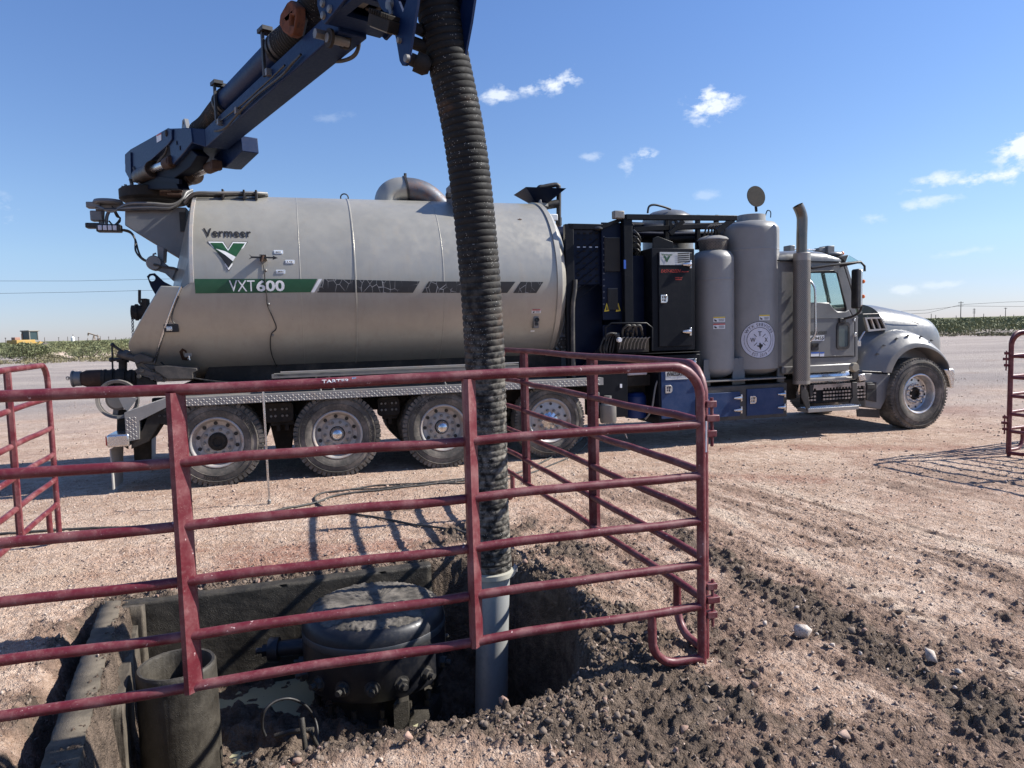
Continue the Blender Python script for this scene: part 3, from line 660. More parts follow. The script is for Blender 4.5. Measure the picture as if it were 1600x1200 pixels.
dc = MB(); dc.add([tw(u, w, .006) for u, w in ((3.85,1.655),(3.905,1.655),(3.905,1.675),(3.85,1.675))], [(0,1,2,3)]); dc.build('small_label', WHT, tank, smooth=0)
g = MB(); s, z = pf(268, 513, .3); c = tw(s, z); g.box(s-.06,s+.09,c.y-.02,c.y+.06,z-.045,z+.045); g.build('light_bracket', BLACK, TR, bevel=.004)
g = MB(); g.box(s-.03,s+.03,c.y-.05,c.y-.02,z-.03,z+.02); g.lathe([(0,c.y-.07),(.02,c.y-.07),(.024,c.y-.05)], (s,0,z-.008), 'Y', 14); g.build('marker_light', CHR, TR, bevel=.004)
g = MB(); s, z = pf(293, 556, .35); c = tw(s, z); g.box(s-.045,s+.04,c.y-.02,c.y+.09,z-.02,z+.07); g.build('door_lug', STEEL, TR, bevel=.01)
g = MB(); g.tube([(s+.01,c.y-.03,z),(s+.015,c.y-.03,z-.05),(s-.005,c.y-.03,z-.03)], .01, 8); g.build('lug_hook', CHR, TR)
g = MB(); g.add([tw(s-.08, z-.05, .003), tw(s-.02, z-.06, .003), tw(s-.01, z+.06, .003), tw(s-.05, z+.09, .003), tw(s-.09,z+.05,.003)], [(0,1,2,3,4)]); g.build('rust_patch', RUST, tank, smooth=0)
g = MB(); g.add([tw(u, w, .003) for u, w in ((3.75,3.13),(3.80,3.125),(3.82,3.135),(3.79,3.15))], [(0,1,2,3)]); g.build('rust_patch', RUST, tank, smooth=0)
g = MB(); g.tube(smoothpath([tw(-.33,2.16,.02), tw(-.40,2.0,.03), tw(-.42,1.9,.04), tw(-.38,1.84,.05)], 5), .008, 6); g.build('light_cable', BLACK, TR, smooth=60)
g = MB(); g.tube(smoothpath([tw(-.62,1.42,.03), (.0-.45,.3,1.30), (-.2,.25,1.22), (.2,.2,1.16), (.55,.2,1.17), (.62,.2,1.22)], 6), .009, 6); g.build('brake_cable', BLACK, TR, smooth=60)
# on top of the tank
g = MB(); g.tube([(1.60+.05*math.cos(a), TC, TZ+TRR+.035+.05*math.sin(a)) for a in np.linspace(-.3, PI+.3, 14)], .009, 8); g.box(1.54,1.66,TC-.03,TC+.03,TZ+TRR-.01,TZ+TRR+.012); g.build('lifting_ring', BLACK, TR)
P = [pf(x, y, TC) for x, y in ((603,330),(606,308),(618,298),(634,296))]
el = [Vector((p[0], TC, p[1])) for p in P]; e2 = [Vector((*(lambda q: (q[0], TC, q[1]))(pf(x, y, TC)),)) for x, y in ((634,296),(650,298),(668,306),(690,326))]
g = MB(); g.tube(smoothpath(el, 5), .165, 28); g.build('vent_elbow', GREY, TR, smooth=60)
g = MB(); g.tube(smoothpath(e2, 5), .16, 28); g.build('vent_elbow', painted('rust_worn_elbow', (.10,.115,.14), .5, .4, (.22,.11,.07), .75, scale=7, speck=.2, chips=(.60,(.13,.06,.035))), TR, smooth=60)
g = MB(); d = (el[-1]-el[-2]).normalized(); g.tube([el[-1]-d*.012, el[-1]+d*.016], .182, 28); g.tube([el[-1]+Vector((0,0,.16)), el[-1]+Vector((0,0,.215))], .02, 8); g.build('elbow_clamp', BLACK, TR)
g = MB(); g.box(2.93,2.96,.45,1.0,3.10,3.62); g.build('boom_rest_plate', GREYB, TR, bevel=.004)
s, z = pf(703, 305, .5); g = MB(); g.box(s-.05,s+.02,.45,.55,z-.04,z+.03); g.build('rest_pin', BLACK, TR, bevel=.01)
# hoses lying on the tank top behind the turntable
for k, (o1, r, h) in enumerate(((0,.020,.02),(.06,.022,.03),(.13,.02,.05),(-.06,.018,.035),(.2,.022,.02))):
    pts = [(-.30,TC-.45+o1,3.30),(-.18,TC-.5+o1,TZ+TRR-.10+h),(.05,TC-.48+o1*1.2,TZ+TRR-.085+h),(.3,TC-.45+o1,TZ+TRR-.07+h+.01*math.sin(k)),(.52,TC-.4+o1,TZ+TRR-.055+h),(.63,TC-.3+o1,TZ+TRR-.04+h)]
    g = MB(); g.tube(smoothpath(pts, 6), r, 10); g.build('hydraulic_line', (STEEL if k % 2 else RUBH), TR, smooth=60)
for s in (.12,.36,.5):
    g = MB(); g.box(s,s+.025,TC-.55,TC-.2,TZ+TRR-.12,TZ+TRR+.0); g.build('line_strap', BLACK, TR, bevel=.004)
# hopper and standpipe at the front of the tank top
def cs(x, y, t=TC): s, z = pf(x, y, t); return Vector((s, t, z))
cc = cs(843, 305); w = .30
b = MB(); b.loft([[Vector((cc.x+i*.10, TC+j*.10, cc.z-.12)) for i, j in ((-1,-1),(1,-1),(1,1),(-1,1))], [Vector((cc.x+i*w, TC+j*w, cc.z+.05)) for i, j in ((-1,-1),(1,-1),(1,1),(-1,1))]], cap=False)
b.loft([[Vector((cc.x+i*w, TC+j*w, cc.z+.05)) for i, j in ((-1,-1),(1,-1),(1,1),(-1,1))], [Vector((cc.x+i*(w-.015), TC+j*(w-.015), cc.z+.05)) for i, j in ((-1,-1),(1,-1),(1,1),(-1,1))], [Vector((cc.x+i*.09, TC+j*.09, cc.z-.11)) for i, j in ((-1,-1),(1,-1),(1,1),(-1,1))]])
b.build('hopper', NAVY, TR, smooth=0)
b = MB(); b.tube([(cc.x,TC,TZ+TRR-.1),(cc.x,TC,cc.z-.10)], .10, 20); b.tube([(cc.x,TC,cc.z-.17),(cc.x,TC,cc.z-.13)], .125, 20); b.build('hopper_neck', STEEL, TR)
b = MB(); b.tube(smoothpath([cs(840,298)+Vector((0,0,-.08)), cs(842,294), cs(850,292), cs(866,289), cs(871,290), cs(873,296), cs(873,340)], 4), .035, 14); b.build('standpipe', BLACK, TR, smooth=60)
b = MB(); b.tube([cs(873,340), cs(873,352)], .045, 12); b.tube([cs(848,322), cs(872,318)], .06, 12); b.build('pipe_union', BLACK, TR)
b = MB(); b.tube(smoothpath([cs(873,350), cs(872,385), cs(868,425), cs(867,460)], 5), .037, 14); b.build('drop_hose', painted('brown_hose', (.09,.055,.045), .5, 0, (.3,.2,.16), .5, scale=8), TR, smooth=60)
b = MB(); b.box(cs(852,340).x,cs(868,340).x,TC-.1,TC+.1,cs(860,346).z,cs(860,336).z); b.build('work_lamp', WHT, TR, bevel=.01)
b = MB(); b.prism([(4.24,3.42),(4.30,3.42),(4.28,3.5),(4.26,3.5)], TC-.28, TC-.24); b.build('lifting_lug', GREYB, TR, bevel=.005)
# ------------------------------------------------------------------ pedestal, turntable, rear fittings
b = MB(); b.prism(pfs(.85, (195,321),(291,324),(291,410),(282,405),(215,365),(195,352)), .85, 1.65); b.build('boom_pedestal', GREYB, TR, bevel=.012)
b = MB(); s, z = pf(288, 345, .84); b.box(s-.05,s+.02,.82,.86,z-.13,z+.10); b.build('pedestal_vent', BLACK, TR)
b = MB(); zt = 3.40
b.lathe([(0,zt-.02),(.36,zt-.02),(.40,zt+.01),(.40,zt+.115),(.38,zt+.13),(0,zt+.13)], (-.70,TC,0), 'Z', 48); b.build('turntable', CHAS, TR)
for i in range(20):
    a = 2*PI*i/20; b = MB(); p = Vector((-.70+.35*math.cos(a), TC+.35*math.sin(a), zt+.12)); b.tube([p, p+Vector((0,0,.035))], .018, 6); b.build('turntable_bolt', STEEL, TR)
b = MB(); b.tube([cs(250,300,.85), cs(268,300,.85)], .05, 14); b.tube([cs(262,297,.83), cs(285,297,.83)], .03, 10); b.tube([cs(262,304,.83), cs(284,305,.83)], .03, 10); b.build('swing_motor', RUST, TR)
for k in range(4):
    o1 = k*.035
    g = MB(); g.tube(smoothpath([cs(150,322+k*2,.8), cs(175,330-k,.8), cs(200,319+k*3,.8), cs(235,318+k*3,.78), cs(268,320+k*2,.78), cs(284,312,.8), cs(291,301+k*3,.85), cs(300,297+k,.95)], 6), .018, 8); g.build('hydraulic_hose', (RUBH if k % 2 else STEEL), TR, smooth=60)
# lamp cluster at the rear top
g = MB(); g.lathe([(0,-.02),(.15,-.02),(.165,0),(.15,.03),(0,.03)], tuple(cs(169,317,1.0)), 'Z', 28); g.build('warning_beacon_base', GREYB, TR)
g = MB(); g.tube([cs(160,320,1.), cs(158,360,1.)], .03, 8); g.tube([cs(160,322,1.), cs(196,322,1.)], .03, 8); g.tube(smoothpath([cs(178,320,1.),cs(168,335,1.),cs(166,350,1.)],4), .02, 8); g.build('lamp_arm', GREYB, TR)
def lampbox(x, y, w, h, t, m=GREYB):
    c = cs(x, y, t); g = MB(); g.box(c.x-w/2,c.x+w/2,t-.06,t+.06,c.z-h/2,c.z+h/2); return g.build('lamp_housing', m, TR, bevel=.012)
lampbox(147,321,.15,.07,1.); lampbox(152,338,.13,.12,1.); lampbox(146,353,.15,.06,.95,BLACK)
c = cs(171,357,.9); o = lampbox(171,357,.26,.09,.9,BLACK)
g = MB()
for i in range(4): g.box(c.x-.105+i*.052,c.x-.065+i*.052,.828,.838,c.z-.028,c.z+.028)
g.build('led_lens', LILAC, o, bevel=.003)
for k in range(3):
    g = MB(); g.tube(smoothpath([cs(175,322,.95),cs(182,332+3*k,.95),cs(188,345-2*k,.95),cs(178,352,.95),cs(170,345,.95)],5), .009, 6); g.build('lamp_cable', BLACK, TR, smooth=60)
for k in range(2):
    g = MB(); g.tube(smoothpath([cs(180,358,.9),cs(202,361+k*2,.85),cs(211,374,.8),cs(212+k*4,392,.75),cs(222,405-k*2,.7),cs(236,411,.65)],6), .011, 6); g.build('lamp_cable', BLACK, TR, smooth=60)
# door hinge arms
g = MB(); g.prism(pfs(.6,(246,382),(258,388),(257,409),(248,412)), .55, .75); g.build('hinge_link', GREYB, TR, bevel=.01)
c = cs(241,411,.5); g = MB(); g.lathe([(0,.46),(.075,.46),(.085,.48),(.085,.60),(0,.6)], (c.x,0,c.z), 'Y', 24); g.build('hinge_knuckle', STEEL, TR)
g = MB(); g.prism(pfs(.52,(243,402),(258,412),(266,418),(291,420),(291,440),(272,440),(258,427),(240,421)), .50, .62); g.build('hinge_plate', GREYB, TR, bevel=.008)
g = MB(); g.prism(pfs(.50,(262,420),(276,420),(269,438)), .48, .50); g.build('hinge_gusset', STEEL, TR, bevel=.004)
pl = pfs(.42,(230,432),(234,428),(242,427),(256,440),(270,447),(285,452),(262,462),(252,447),(244,462),(236,448)); g = MB(); h = pf(238,435,.42); g.prism(pl, .40, .44, holes=[arc(h,.035,0,360,12)]); g.build('lock_plate', NAVY, TR)
g = MB(); g.tube(smoothpath([cs(240,413,.45),cs(258,417,.45),(cs(275,420,.45)),cs(287,432,.45)],5), .012, 8); g.build('hinge_line', RUBH, TR, smooth=60)
g = MB(); g.tube([cs(238,408,.5), cs(240,397,.5), cs(244,396,.5)], .012, 6); g.build('hinge_pin', STEEL, TR)
# side valve, lever and chain at the door
g = MB(); g.tube([cs(206,488,.9), cs(226,488,.9)], .085, 20); g.tube([cs(212,488,.9), cs(216,488,.9)], .10, 20); g.box(cs(224,480,.9).x, cs(232,480,.9).x, .8,1.0,cs(228,490,.9).z,cs(228,467,.9).z); g.build('door_valve', CHAS, TR)
g = MB(); g.tube([cs(218,453,.85), cs(218,472,.85), cs(222,477,.85)], .017, 8); g.build('valve_lever', BLACK, TR)
g = MB(); c0, c1 = cs(207,498,.85), cs(208,530,.85)
for i in range(13):
    p = c0.lerp(c1, i/12); a = .012
    g.tube([(p.x+a*math.cos(q), p.y+(a*math.sin(q) if i % 2 else 0), p.z+(.02*math.sin(q) if not i % 2 else .02*math.cos(q))) for q in np.linspace(0, 2*PI, 9)[:-1]], .0045, 5, closed=True)
g.build('chain', STEEL, TR)
# discharge pipe out of the rear
T6 = .62
def pip(x0, x1, r, m, nm='discharge_pipe', y=592):
    g = MB(); a = cs(x0, y, T6); c = cs(x1, y-(x1-x0)*.03, T6); c.z = a.z; g.tube([a, c], r, 28); return g.build(nm, m, TR, bevel=.004)
z0 = 592
pip(114,128,.085,STEEL,'pipe_cap'); pip(113,116,.095,STEEL,'pipe_cap')
g = MB(); a = cs(127,592,T6); g.loft([[Vector((cs(x,592,T6).x, T6+r*math.cos(q), a.z+r*math.sin(q))) for q in np.linspace(0,2*PI,25)[:-1]] for x, r in ((128,.075),(136,.098),(160,.098))]); g.build('pipe_reducer', RUST, TR, smooth=50)
pip(160,178,.102,CHAS); pip(163,167,.112,CHAS,'pipe_flange'); pip(174,179,.114,CHAS,'pipe_flange'); pip(178,214,.095,CHAS); pip(184,198,.118,CHAS,'pipe_flange'); pip(203,208,.11,CHAS,'pipe_flange')
g = MB(); g.tube([cs(192,585,T6), cs(192,560,T6)], .045, 14); g.tube([cs(192,566,T6), cs(192,562,T6)], .065, 14); g.build('valve_stem', CHAS, TR)
g = MB(); g.tube([cs(175,539,T6-.05), cs(176,576,T6-.05), cs(182,580,T6-.05)], .010, 8); g.tube([cs(175,562,T6-.05), cs(190,561,T6-.05)], .02, 8); g.sphere(cs(174,562,T6-.05), .03, 10); g.sphere(cs(176,539,T6-.05), .026, 10); g.tube([cs(176,539,T6-.05), cs(196,553,T6-.05)], .017, 8); g.build('valve_handle', BLACK, TR)
g = MB(); g.tube([cs(106,591,T6),cs(114,590,T6)], .008, 6); g.tube([cs(106,591,T6)+Vector((.018*math.cos(q),0,.018*math.sin(q))) for q in np.linspace(0,2*PI,11)[:-1]], .005, 6, closed=True); g.build('cap_ring', STEEL, TR)
MECH = painted('dusty_mechanism', (.055,.051,.047), .55, .15, (.17,.14,.115), .55, scale=9, speck=.2)
g = MB(); g.tube([cs(184,553,.4), cs(216,562,.4)], .04, 14); g.build('latch_cylinder', MECH, TR)
g = MB(); g.tube([cs(196,553,.45), cs(203,556,.4)], .05, 14); g.build('latch_cylinder', MECH, TR)
g = MB(); g.prism(pfs(.35,(210,556),(220,551),(240,560),(238,566),(222,566),(213,570)), .30, .45); g.prism(pfs(.35,(222,567),(248,572),(250,578),(236,578)), .32,.42); g.build('latch_jaw', MECH, TR, bevel=.01)
g = MB(); g.prism(pfs(.28,(211,578),(220,573),(236,580),(254,585),(264,588),(258,597),(246,596),(232,587),(216,587)), .26, .30); g.build('latch_lever', MECH, TR, bevel=.006)
g = MB(); g.prism(pfs(.3,(214,586),(222,588),(230,590),(244,597),(244,603),(214,603)), .28, .36); g.build('latch_lever', CHAS, TR, bevel=.006)
for x, y in ((221,579),(217,588),(238,591),(252,592)):
    c = cs(x, y, .25); g = MB(); g.lathe([(0,.235),(.022,.235),(.026,.26)], (c.x,0,c.z), 'Y', 12); g.build('latch_pin', MECH, TR)
g = MB(); g.prism(pfs(.25,(241,572),(262,571),(308,575),(309,579),(302,582),(302,592),(262,592),(244,580)), .22, .5); g.build('door_channel', MECH, TR, bevel=.008)
c = cs(186,623,.25); g = MB(); g.lathe([(.185,.16),(.215,.15),(.222,.19),(.205,.22),(.18,.20),(.185,.16)], (c.x,0,c.z), 'Y', 48); g.lathe([(0,.17),(.10,.17),(.125,.19),(.10,.24),(0,.24)], (c.x,0,c.z), 'Y', 32)
for q in range(3): a = 2*PI*q/3+.3; g.bar((c.x,.2,c.z),(c.x+.2*math.cos(a),.2,c.z+.2*math.sin(a)), .02, .05)
g.build('hand_wheel', painted('dusty_handwheel', (.13,.125,.12), .55, .2, (.22,.18,.15), .5), TR)
g = MB(); g.prism(pfs(.12,(186,622),(202,620),(215,622),(200,642),(194,638)), .10, .13); g.build('reel_plate', ALU, TR)
# ------------------------------------------------------------------ chassis, fenders, rear end
def dplate(mb, o, ux, uz, nrm, w, h, st=.034):
    """diamond tread: small raised lozenges over a w x h rectangle"""
    o, ux, uz, nrm = Vector(o), Vector(ux), Vector(uz), Vector(nrm); i = 0
    for r in range(int(h/st)+1):
        for c in range(int(w/st)):
            p = o+ux*((c+.5)*st)+uz*((r+.5)*st*.9)
            if (r+.5)*st*.9 > h-.006: continue
            k = 1 if (r+c) % 2 else -1; d = (ux*k+uz).normalized(); q = (ux-uz*k).normalized()
            mb.add([p-d*.015, p-q*.005, p+d*.015, p+q*.005, p+nrm*.004], [(0,1,4),(1,2,4),(2,3,4),(3,0,4)])
b = MB(); b.box(-.52,4.74,-.03,.55,.985,1.03); b.box(-.52,4.74,-.03,.0,.935,.985); f = b.build('fender_deck', ALU, TR)
b = MB(); dplate(b, (-.5,-.031,.935), (1,0,0), (0,0,1), (0,-1,0), 5.2, .095, .03); b.merge(f, RIMD)
b = MB(); b.prism([(-.52,1.03),(-.93,.90),(-.93,.58),(-.80,.60),(-.79,.80),(-.52,.93)], -.03, .45); f = b.build('rear_step_plate', ALU, TR)
b = MB(); dplate(b, (-.925,-.031,.60), (1,0,0), (0,0,1), (0,-1,0), .13, .26, .028); d = Vector((.41,0,.13)).normalized(); dplate(b, (-.92,-.02,.905), tuple(d), (0,1,0), (-d.z,0,d.x), .40, .3, .03)
b.merge(f, RIMD)
b = MB(); b.prism(pfs(0,(235,640),(262,632),(262,665),(250,662),(232,690),(205,702),(205,690),(222,672)), .0, .5); b.build('rear_bracket', CHAS, TR, bevel=.006)
for x, y in ((250,640),(258,641),(249,650),(257,650)):
    s, z = pf(x, y, -.01); g = MB(); g.lathe([(0,-.012),(.014,-.012),(.014,.0)], (s,0,z), 'Y', 8); g.build('bracket_bolt', BLACK, TR)
b = MB(); s0, z0 = pf(167,700,-.05); s1, z1 = pf(201,678,-.05); b.box(s0,s1,-.05,2.5,z0,z1); b.build('rear_bumper', CHR, TR, bevel=.02, seg=3)
b = MB(); s, z = pf(166,690,-.05); b.box(s-.015,s+.005,-.02,.25,z-.05,z+.05); b.build('tail_light', REDL, TR, bevel=.006)
for t0 in (.02, 2.0):
    b = MB(); s0, z0 = pf(173,702,.02); s1, z1 = pf(178,768,.02)
    b.add([(s0,t0,z0),(s0+.02,t0+.5,z0),(s1-.02,t0+.52,z1),(s1,t0,z1+.02)], [(0,1,2,3)]); o = b.build('mud_flap', painted('pale_flap', (.35,.34,.32), .7, 0, (.35,.29,.24), .5), TR, smooth=0); o.modifiers.new('thick', 'SOLIDIFY').thickness = .012
b = MB(); b.prism(pfs(.3,(183,640),(200,640),(200,702),(182,690)), .3, .34); b.prism(pfs(.4,(205,655),(236,655),(236,720),(210,735)), .42, .44); b.build('flap_bracket', CHAS, TR, bevel=.004)
for t0, t1 in ((.50,.62),(1.88,2.0)):
    b = MB(); b.box(-.75,8.9,t0,t1,.72,1.0); b.build('frame_rail', CHAS, TR, bevel=.006)
b = MB(); b.box(-.4,4.6,.42,2.08,1.0,1.16); b.build('tank_subframe', CHAS, TR, bevel=.01)
b = MB(); b.prism([(-.2,1.16),(4.4,1.16),(4.4,1.40),(-.1,1.40)], .62, 1.88); b.build('tank_saddle', CHAS, TR)
for s in (.62,.72,1.95,3.2): 
    b = MB(); b.box(s,s+.05,.30,.50,.55,.98); b.box(s-.06,s+.11,.28,.32,.62,.90); b.build('hanger_bracket', CHAS, TR, bevel=.006)
for s, w in ((.66,.17),(1.96,.14),(3.30,.12)):
    b = MB(); b.prism(rrect(s-w,s+w,.66,.90,.05), .24, .30); b.build('spring_hanger', CHAS, TR, bevel=.01)
    for i in (-.09,-.04,.04,.09):
        for z in (.74,.82): b = MB(); b.lathe([(0,.225),(.013,.225),(.015,.24)], (s+i,0,z), 'Y', 8); b.build('hanger_bolt', STEEL, TR)
b = MB(); b.prism([(.60,.28),(.78,.28),(.84,.6),(.84,.9),(.54,.9),(.54,.6)], .55, .75); b.build('axle_hanger', CHAS, TR, bevel=.02)
b = MB(); b.tube([(.95+.09*math.cos(q), .6, .52+.05*math.sin(q)) for q in np.linspace(0,2*PI,20)[:-1]], .02, 8, closed=True); b.build('brake_chamber', CHAS, TR)
s0, z0 = pf(424,583,.03); s1, z1 = pf(740,575,.03)
b = MB(); b.box(s0+.02,3.6,.03,.30,z0-.045,z0-.015); b.box(s0,3.6,.03,.06,z0-.065,z0-.015); b.build('hose_tray', STEEL, TR, bevel=.004)
b = MB(); b.box(s0+.1,3.6,.03,.06,z0+.0,z0+.012); b.build('tray_rail', RIMD, TR)
for s in (1.1,1.25,2.6): b = MB(); b.tube([(s,.06,z0-.06),(s+.05,.06,1.03)], .012, 6); b.build('tray_strut', STEEL, TR)
# ------------------------------------------------------------------ wheels: face at local y = 0, outward is -y, turning axis y
def make_wheel(kind):
    R = {'steer': .55, 'drive': .505, 'pusher': .478}[kind]; W_ = {'steer': .38, 'drive': .27, 'pusher': .27}[kind]; rr = {'steer': .305, 'drive': .288, 'pusher': .288}[kind]
    n = 144
    def mod(i, j, r):
        if i in (6, 7, 12, 13) and j % 3 == 0: return r-.014
        if i in (8, 9, 10, 11) and (j+i) % 3 == 0: return r-.010
        return r
    T_ = [(rr,.03),(rr+.012,.008),(rr+.05,-.006),(rr+.10,-.012),(R-.07,-.002),(R-.035,.008),(R-.012,.018),(R-.002,.035),(R,W_*.3),(R,W_*.42),(R,W_*.58),(R,W_*.7),(R-.002,W_-.035),(R-.012,W_-.018),(R-.06,W_),(rr,W_)]
    b = MB(); b.lathe(T_, n=n, axis='Y', mod=mod)
    if kind == 'drive': b.lathe([(p[0],p[1]+.33) for p in T_], n=n, axis='Y', mod=mod)
    ty = b
    nl = 54 if kind == 'drive' else 72
    for k in range(nl):
        a = 2*PI*k/nl; q = Matrix.Rotation(-a, 3, 'Y'); hw_ = .019 if kind == 'drive' else .013; tb = MB(); tb.box(R-.05 if kind == 'drive' else R-.03, R+.003, -.001 if kind == 'drive' else .012, .075, -hw_, hw_, q); b.add(tb.v, tb.f)
    rim = MB()
    if kind == 'steer':
        rim.lathe([(rr+.004,.03),(rr+.006,.012),(rr-.006,.006),(rr-.02,.012),(rr-.035,.05),(rr-.045,.13),(.245,.14),(.235,.125),(.16,.118),(.155,.10),(.10,.098),(.10,.2)], n=64, axis='Y'); hy, hr, nr = .125, .195, .135
        ho, hw = .215, .017
    elif kind == 'drive':
        rim.lathe([(rr+.004,.03),(rr+.006,.012),(rr-.006,.004),(rr-.018,.008),(rr-.03,.04),(rr-.04,.11),(.235,.13),(.19,.14),(.165,.125),(.13,.12),(.09,.12),(.09,.3)], n=64, axis='Y'); hy, hr, nr = .132, .21, .145; ho, hw = .213, .022
    else:
        rim.lathe([(rr+.004,.03),(rr+.006,.012),(rr-.006,.004),(rr-.018,.01),(rr-.03,.03),(.245,.045),(.20,.035),(.16,.03),(.10,.03),(.09,.1)], n=64, axis='Y'); hy, hr, nr = .036, .215, .14; ho, hw = .22, .018
    nut = []; hole = MB()
    for k in range(10):
        a = 2*PI*(k+.5)/10; x, z = nr*math.cos(a), nr*math.sin(a); y0 = hy-.012
        nb = MB(); nut.append(nb); nb.tube([(x,y0,z),(x,y0-.022,z)], .02, 6); nb.tube([(x,y0-.022,z),(x,y0-(.075 if kind == 'steer' else .035),z)], (.013 if kind == 'steer' else .010), 8)
        a = 2*PI*k/10; x, z = ho*math.cos(a), ho*math.sin(a); hole.tube([(x,hy+.012,z),(x,hy-.0075,z)], hw, 14)
    return R, W_, ty, rim, nut, hole, hy
def txt_arc(mb, s, R0, R1, a0, a1, y, **k):
    vs, fs, asp = text_geo(s, **k)
    mb.add([((R0+(R1-R0)*w)*math.cos(math.radians(a0+(a1-a0)*u)), y, (R0+(R1-R0)*w)*math.sin(math.radians(a0+(a1-a0)*u))) for u, w in vs], fs)
SIDET = painted('tyre_lettering', (.016,.015,.014), .6, 0, (.05,.045,.04), .3)
def wheel(kind, hubk, letter=None):
    R, W_, ty, rim, nut, hole, hy = make_wheel(kind); rm = RIMS if kind == 'steer' else RIMD
    w = rim.build('wheel', rm, TR, smooth=40)
    t = ty.build('tyre', RUB, w, smooth=38); hole.merge(w, BLACK)
    for q in nut: q.build('lug_nut', (CHR if kind == 'steer' else STEEL), w)
    ri = MB(); 
    for q in ((R-.062,),(R-.13,),): ri.lathe([(q[0]-.003,-.004),(q[0],-.016),(q[0]+.003,-.004)], n=96, axis='Y')
    ri.merge(t, RUB)
    h = MB()
    if hubk == 'chrome': h.lathe([(0,hy-.11),(.03,hy-.108),(.06,hy-.09),(.078,hy-.055),(.08,hy)], n=32, axis='Y'); hm = CHR
    elif hubk == 'black': h.lathe([(0,hy-.03),(.05,hy-.032),(.055,hy-.045),(.085,hy-.045),(.105,hy-.03),(.105,hy)], n=32, axis='Y'); hm = CHAS
    elif hubk == 'cone': h.lathe([(0,hy-.07),(.03,hy-.065),(.06,hy-.03),(.10,hy-.012),(.12,hy)], n=32, axis='Y'); hm = CHR
    else: h.lathe([(0,hy-.02),(.05,hy-.02),(.055,hy-.05),(.075,hy-.05),(.085,hy-.02),(.105,hy)], n=32, axis='Y'); hm = CHAS
    if hubk in ('black', 'steer'):
        for k in range(8): a = 2*PI*k/8; h.tube([(.088*math.cos(a),hy-.02,.088*math.sin(a)),(.088*math.cos(a),hy-.052,.088*math.sin(a))], .009, 6)
    h.build('hub', hm, w)
    if letter:
        L = MB()
        for s, a0, a1, dr in letter: txt_arc(L, s, R-.125+dr, R-.08+dr, a0, a1, -.019, bold=.02)
        L.build('tyre_lettering', SIDET, w, smooth=0)
    return w
w1 = wheel('drive', 'black', [('LANDER', 70, 25, 0), ('RADIAL', -75, -100, 0)]); w1.location = (-.02,.02,.495); w1.rotation_euler = (0,.25,0)
w2 = wheel('drive', 'chrome', [('GOODYEAR', 65, 15, 0), ('RADIAL', 215, 180, 0)]); w2.location = (1.32,.02,.495); w2.rotation_euler = (0,.9,0)
w3 = wheel('drive', 'chrome', [('ARMOR MAX', 150, 100, 0)]); w3.location = (2.60,.02,.495)
w4 = wheel('pusher', 'cone'); w4.location = (4.02,.05,.495); w4.rotation_euler = (0,.4,0)
w5 = wheel('steer', 'steer', [('GENERAL', 105, 40, .01), ('RADIAL', -30, -60, .0)]); w5.location = (10.04,.02,.54); w5.rotation_euler = (0,.12,0)
for w in (w1, w2, w3, w4, w5):
    c = copy_tree(w, TR); c.location = (w.location.x, 2.48, w.location.z); c.rotation_euler = (0, 0, PI)
for s in (0, 1.32, 2.6, 4.02):
    b = MB(); b.tube([(s,.3,.5),(s,2.2,.5)], .09, 14); b.sphere((s,1.25,.5), .22, 14); b.build('axle', CHAS, TR)
b = MB(); b.tube([(10.04,.3,.45),(10.04,2.2,.45)], .07, 12); b.build('axle', CHAS, TR)
# ------------------------------------------------------------------ machinery between tank and cab
t0 = .18
def pbox(name, m, x0, y0, x1, y1, ta, tb, bevel=.006, parent=TR):
    s0, z0 = pf(x0, y1, ta); s1, z1 = pf(x1, y0, ta); b = MB(); b.box(s0, s1, ta, tb, z0, z1); return b.build(name, m, parent, bevel=bevel)
b = MB(); b.box(4.62,5.35,1.0,2.3,1.0,2.95); b.box(5.35,6.9,1.1,2.3,1.0,2.6); b.build('sky_block_box', DARK, TR, bevel=.02)  # added dark boxes that block the view through behind the machinery
pbox('front_bulkhead', GREYB, 868,395,889,600,.75,.80)
g = MB(); s0, z0 = pf(868,447,.70); s1, z1 = pf(888,400,.70)
pl = MB(); pl.prism(pfs(.7,(868,408),(886,404),(889,412),(889,440),(886,445),(868,447)), .69, .71); o = pl.build('perforated_plate', STEEL, TR)
for i in range(4):
    for j in range(4): g.lathe([(0,.685),(.017,.685)], (s0+.05+.05*i, 0, z0+.06+.088*j), 'Y', 12)
g.merge(o, BLACK)
b = MB(); c = cs(879,536,.68); b.prism(pfs(.72,(864,600),(893,600),(889,470),(880,480),(868,560)), .70, .74); b.build('bearing_plate', GREYB, TR, bevel=.005)
b = MB(); b.lathe([(0,.66),(.09,.66),(.10,.67),(.13,.67),(.135,.70)], (c.x,0,c.z), 'Y', 32); o = b.build('bearing_ring', GREYB, TR)
b = MB(); b.lathe([(0,.645),(.03,.645),(.035,.652),(.085,.652),(.09,.66)], (c.x,0,c.z), 'Y', 32); b.build('bearing_cap', BLACK, o)
for k in range(6): a = k*PI/3; b = MB(); b.tube([(c.x+.062*math.cos(a),.64,c.z+.062*math.sin(a)),(c.x+.062*math.cos(a),.66,c.z+.062*math.sin(a))], .011, 6); b.build('cap_bolt', STEEL, o)
b = MB(); b.tube([cs(869,450,.6), cs(893,545,.6)], .01, 6); b.build('stay_rod', STEEL, TR)
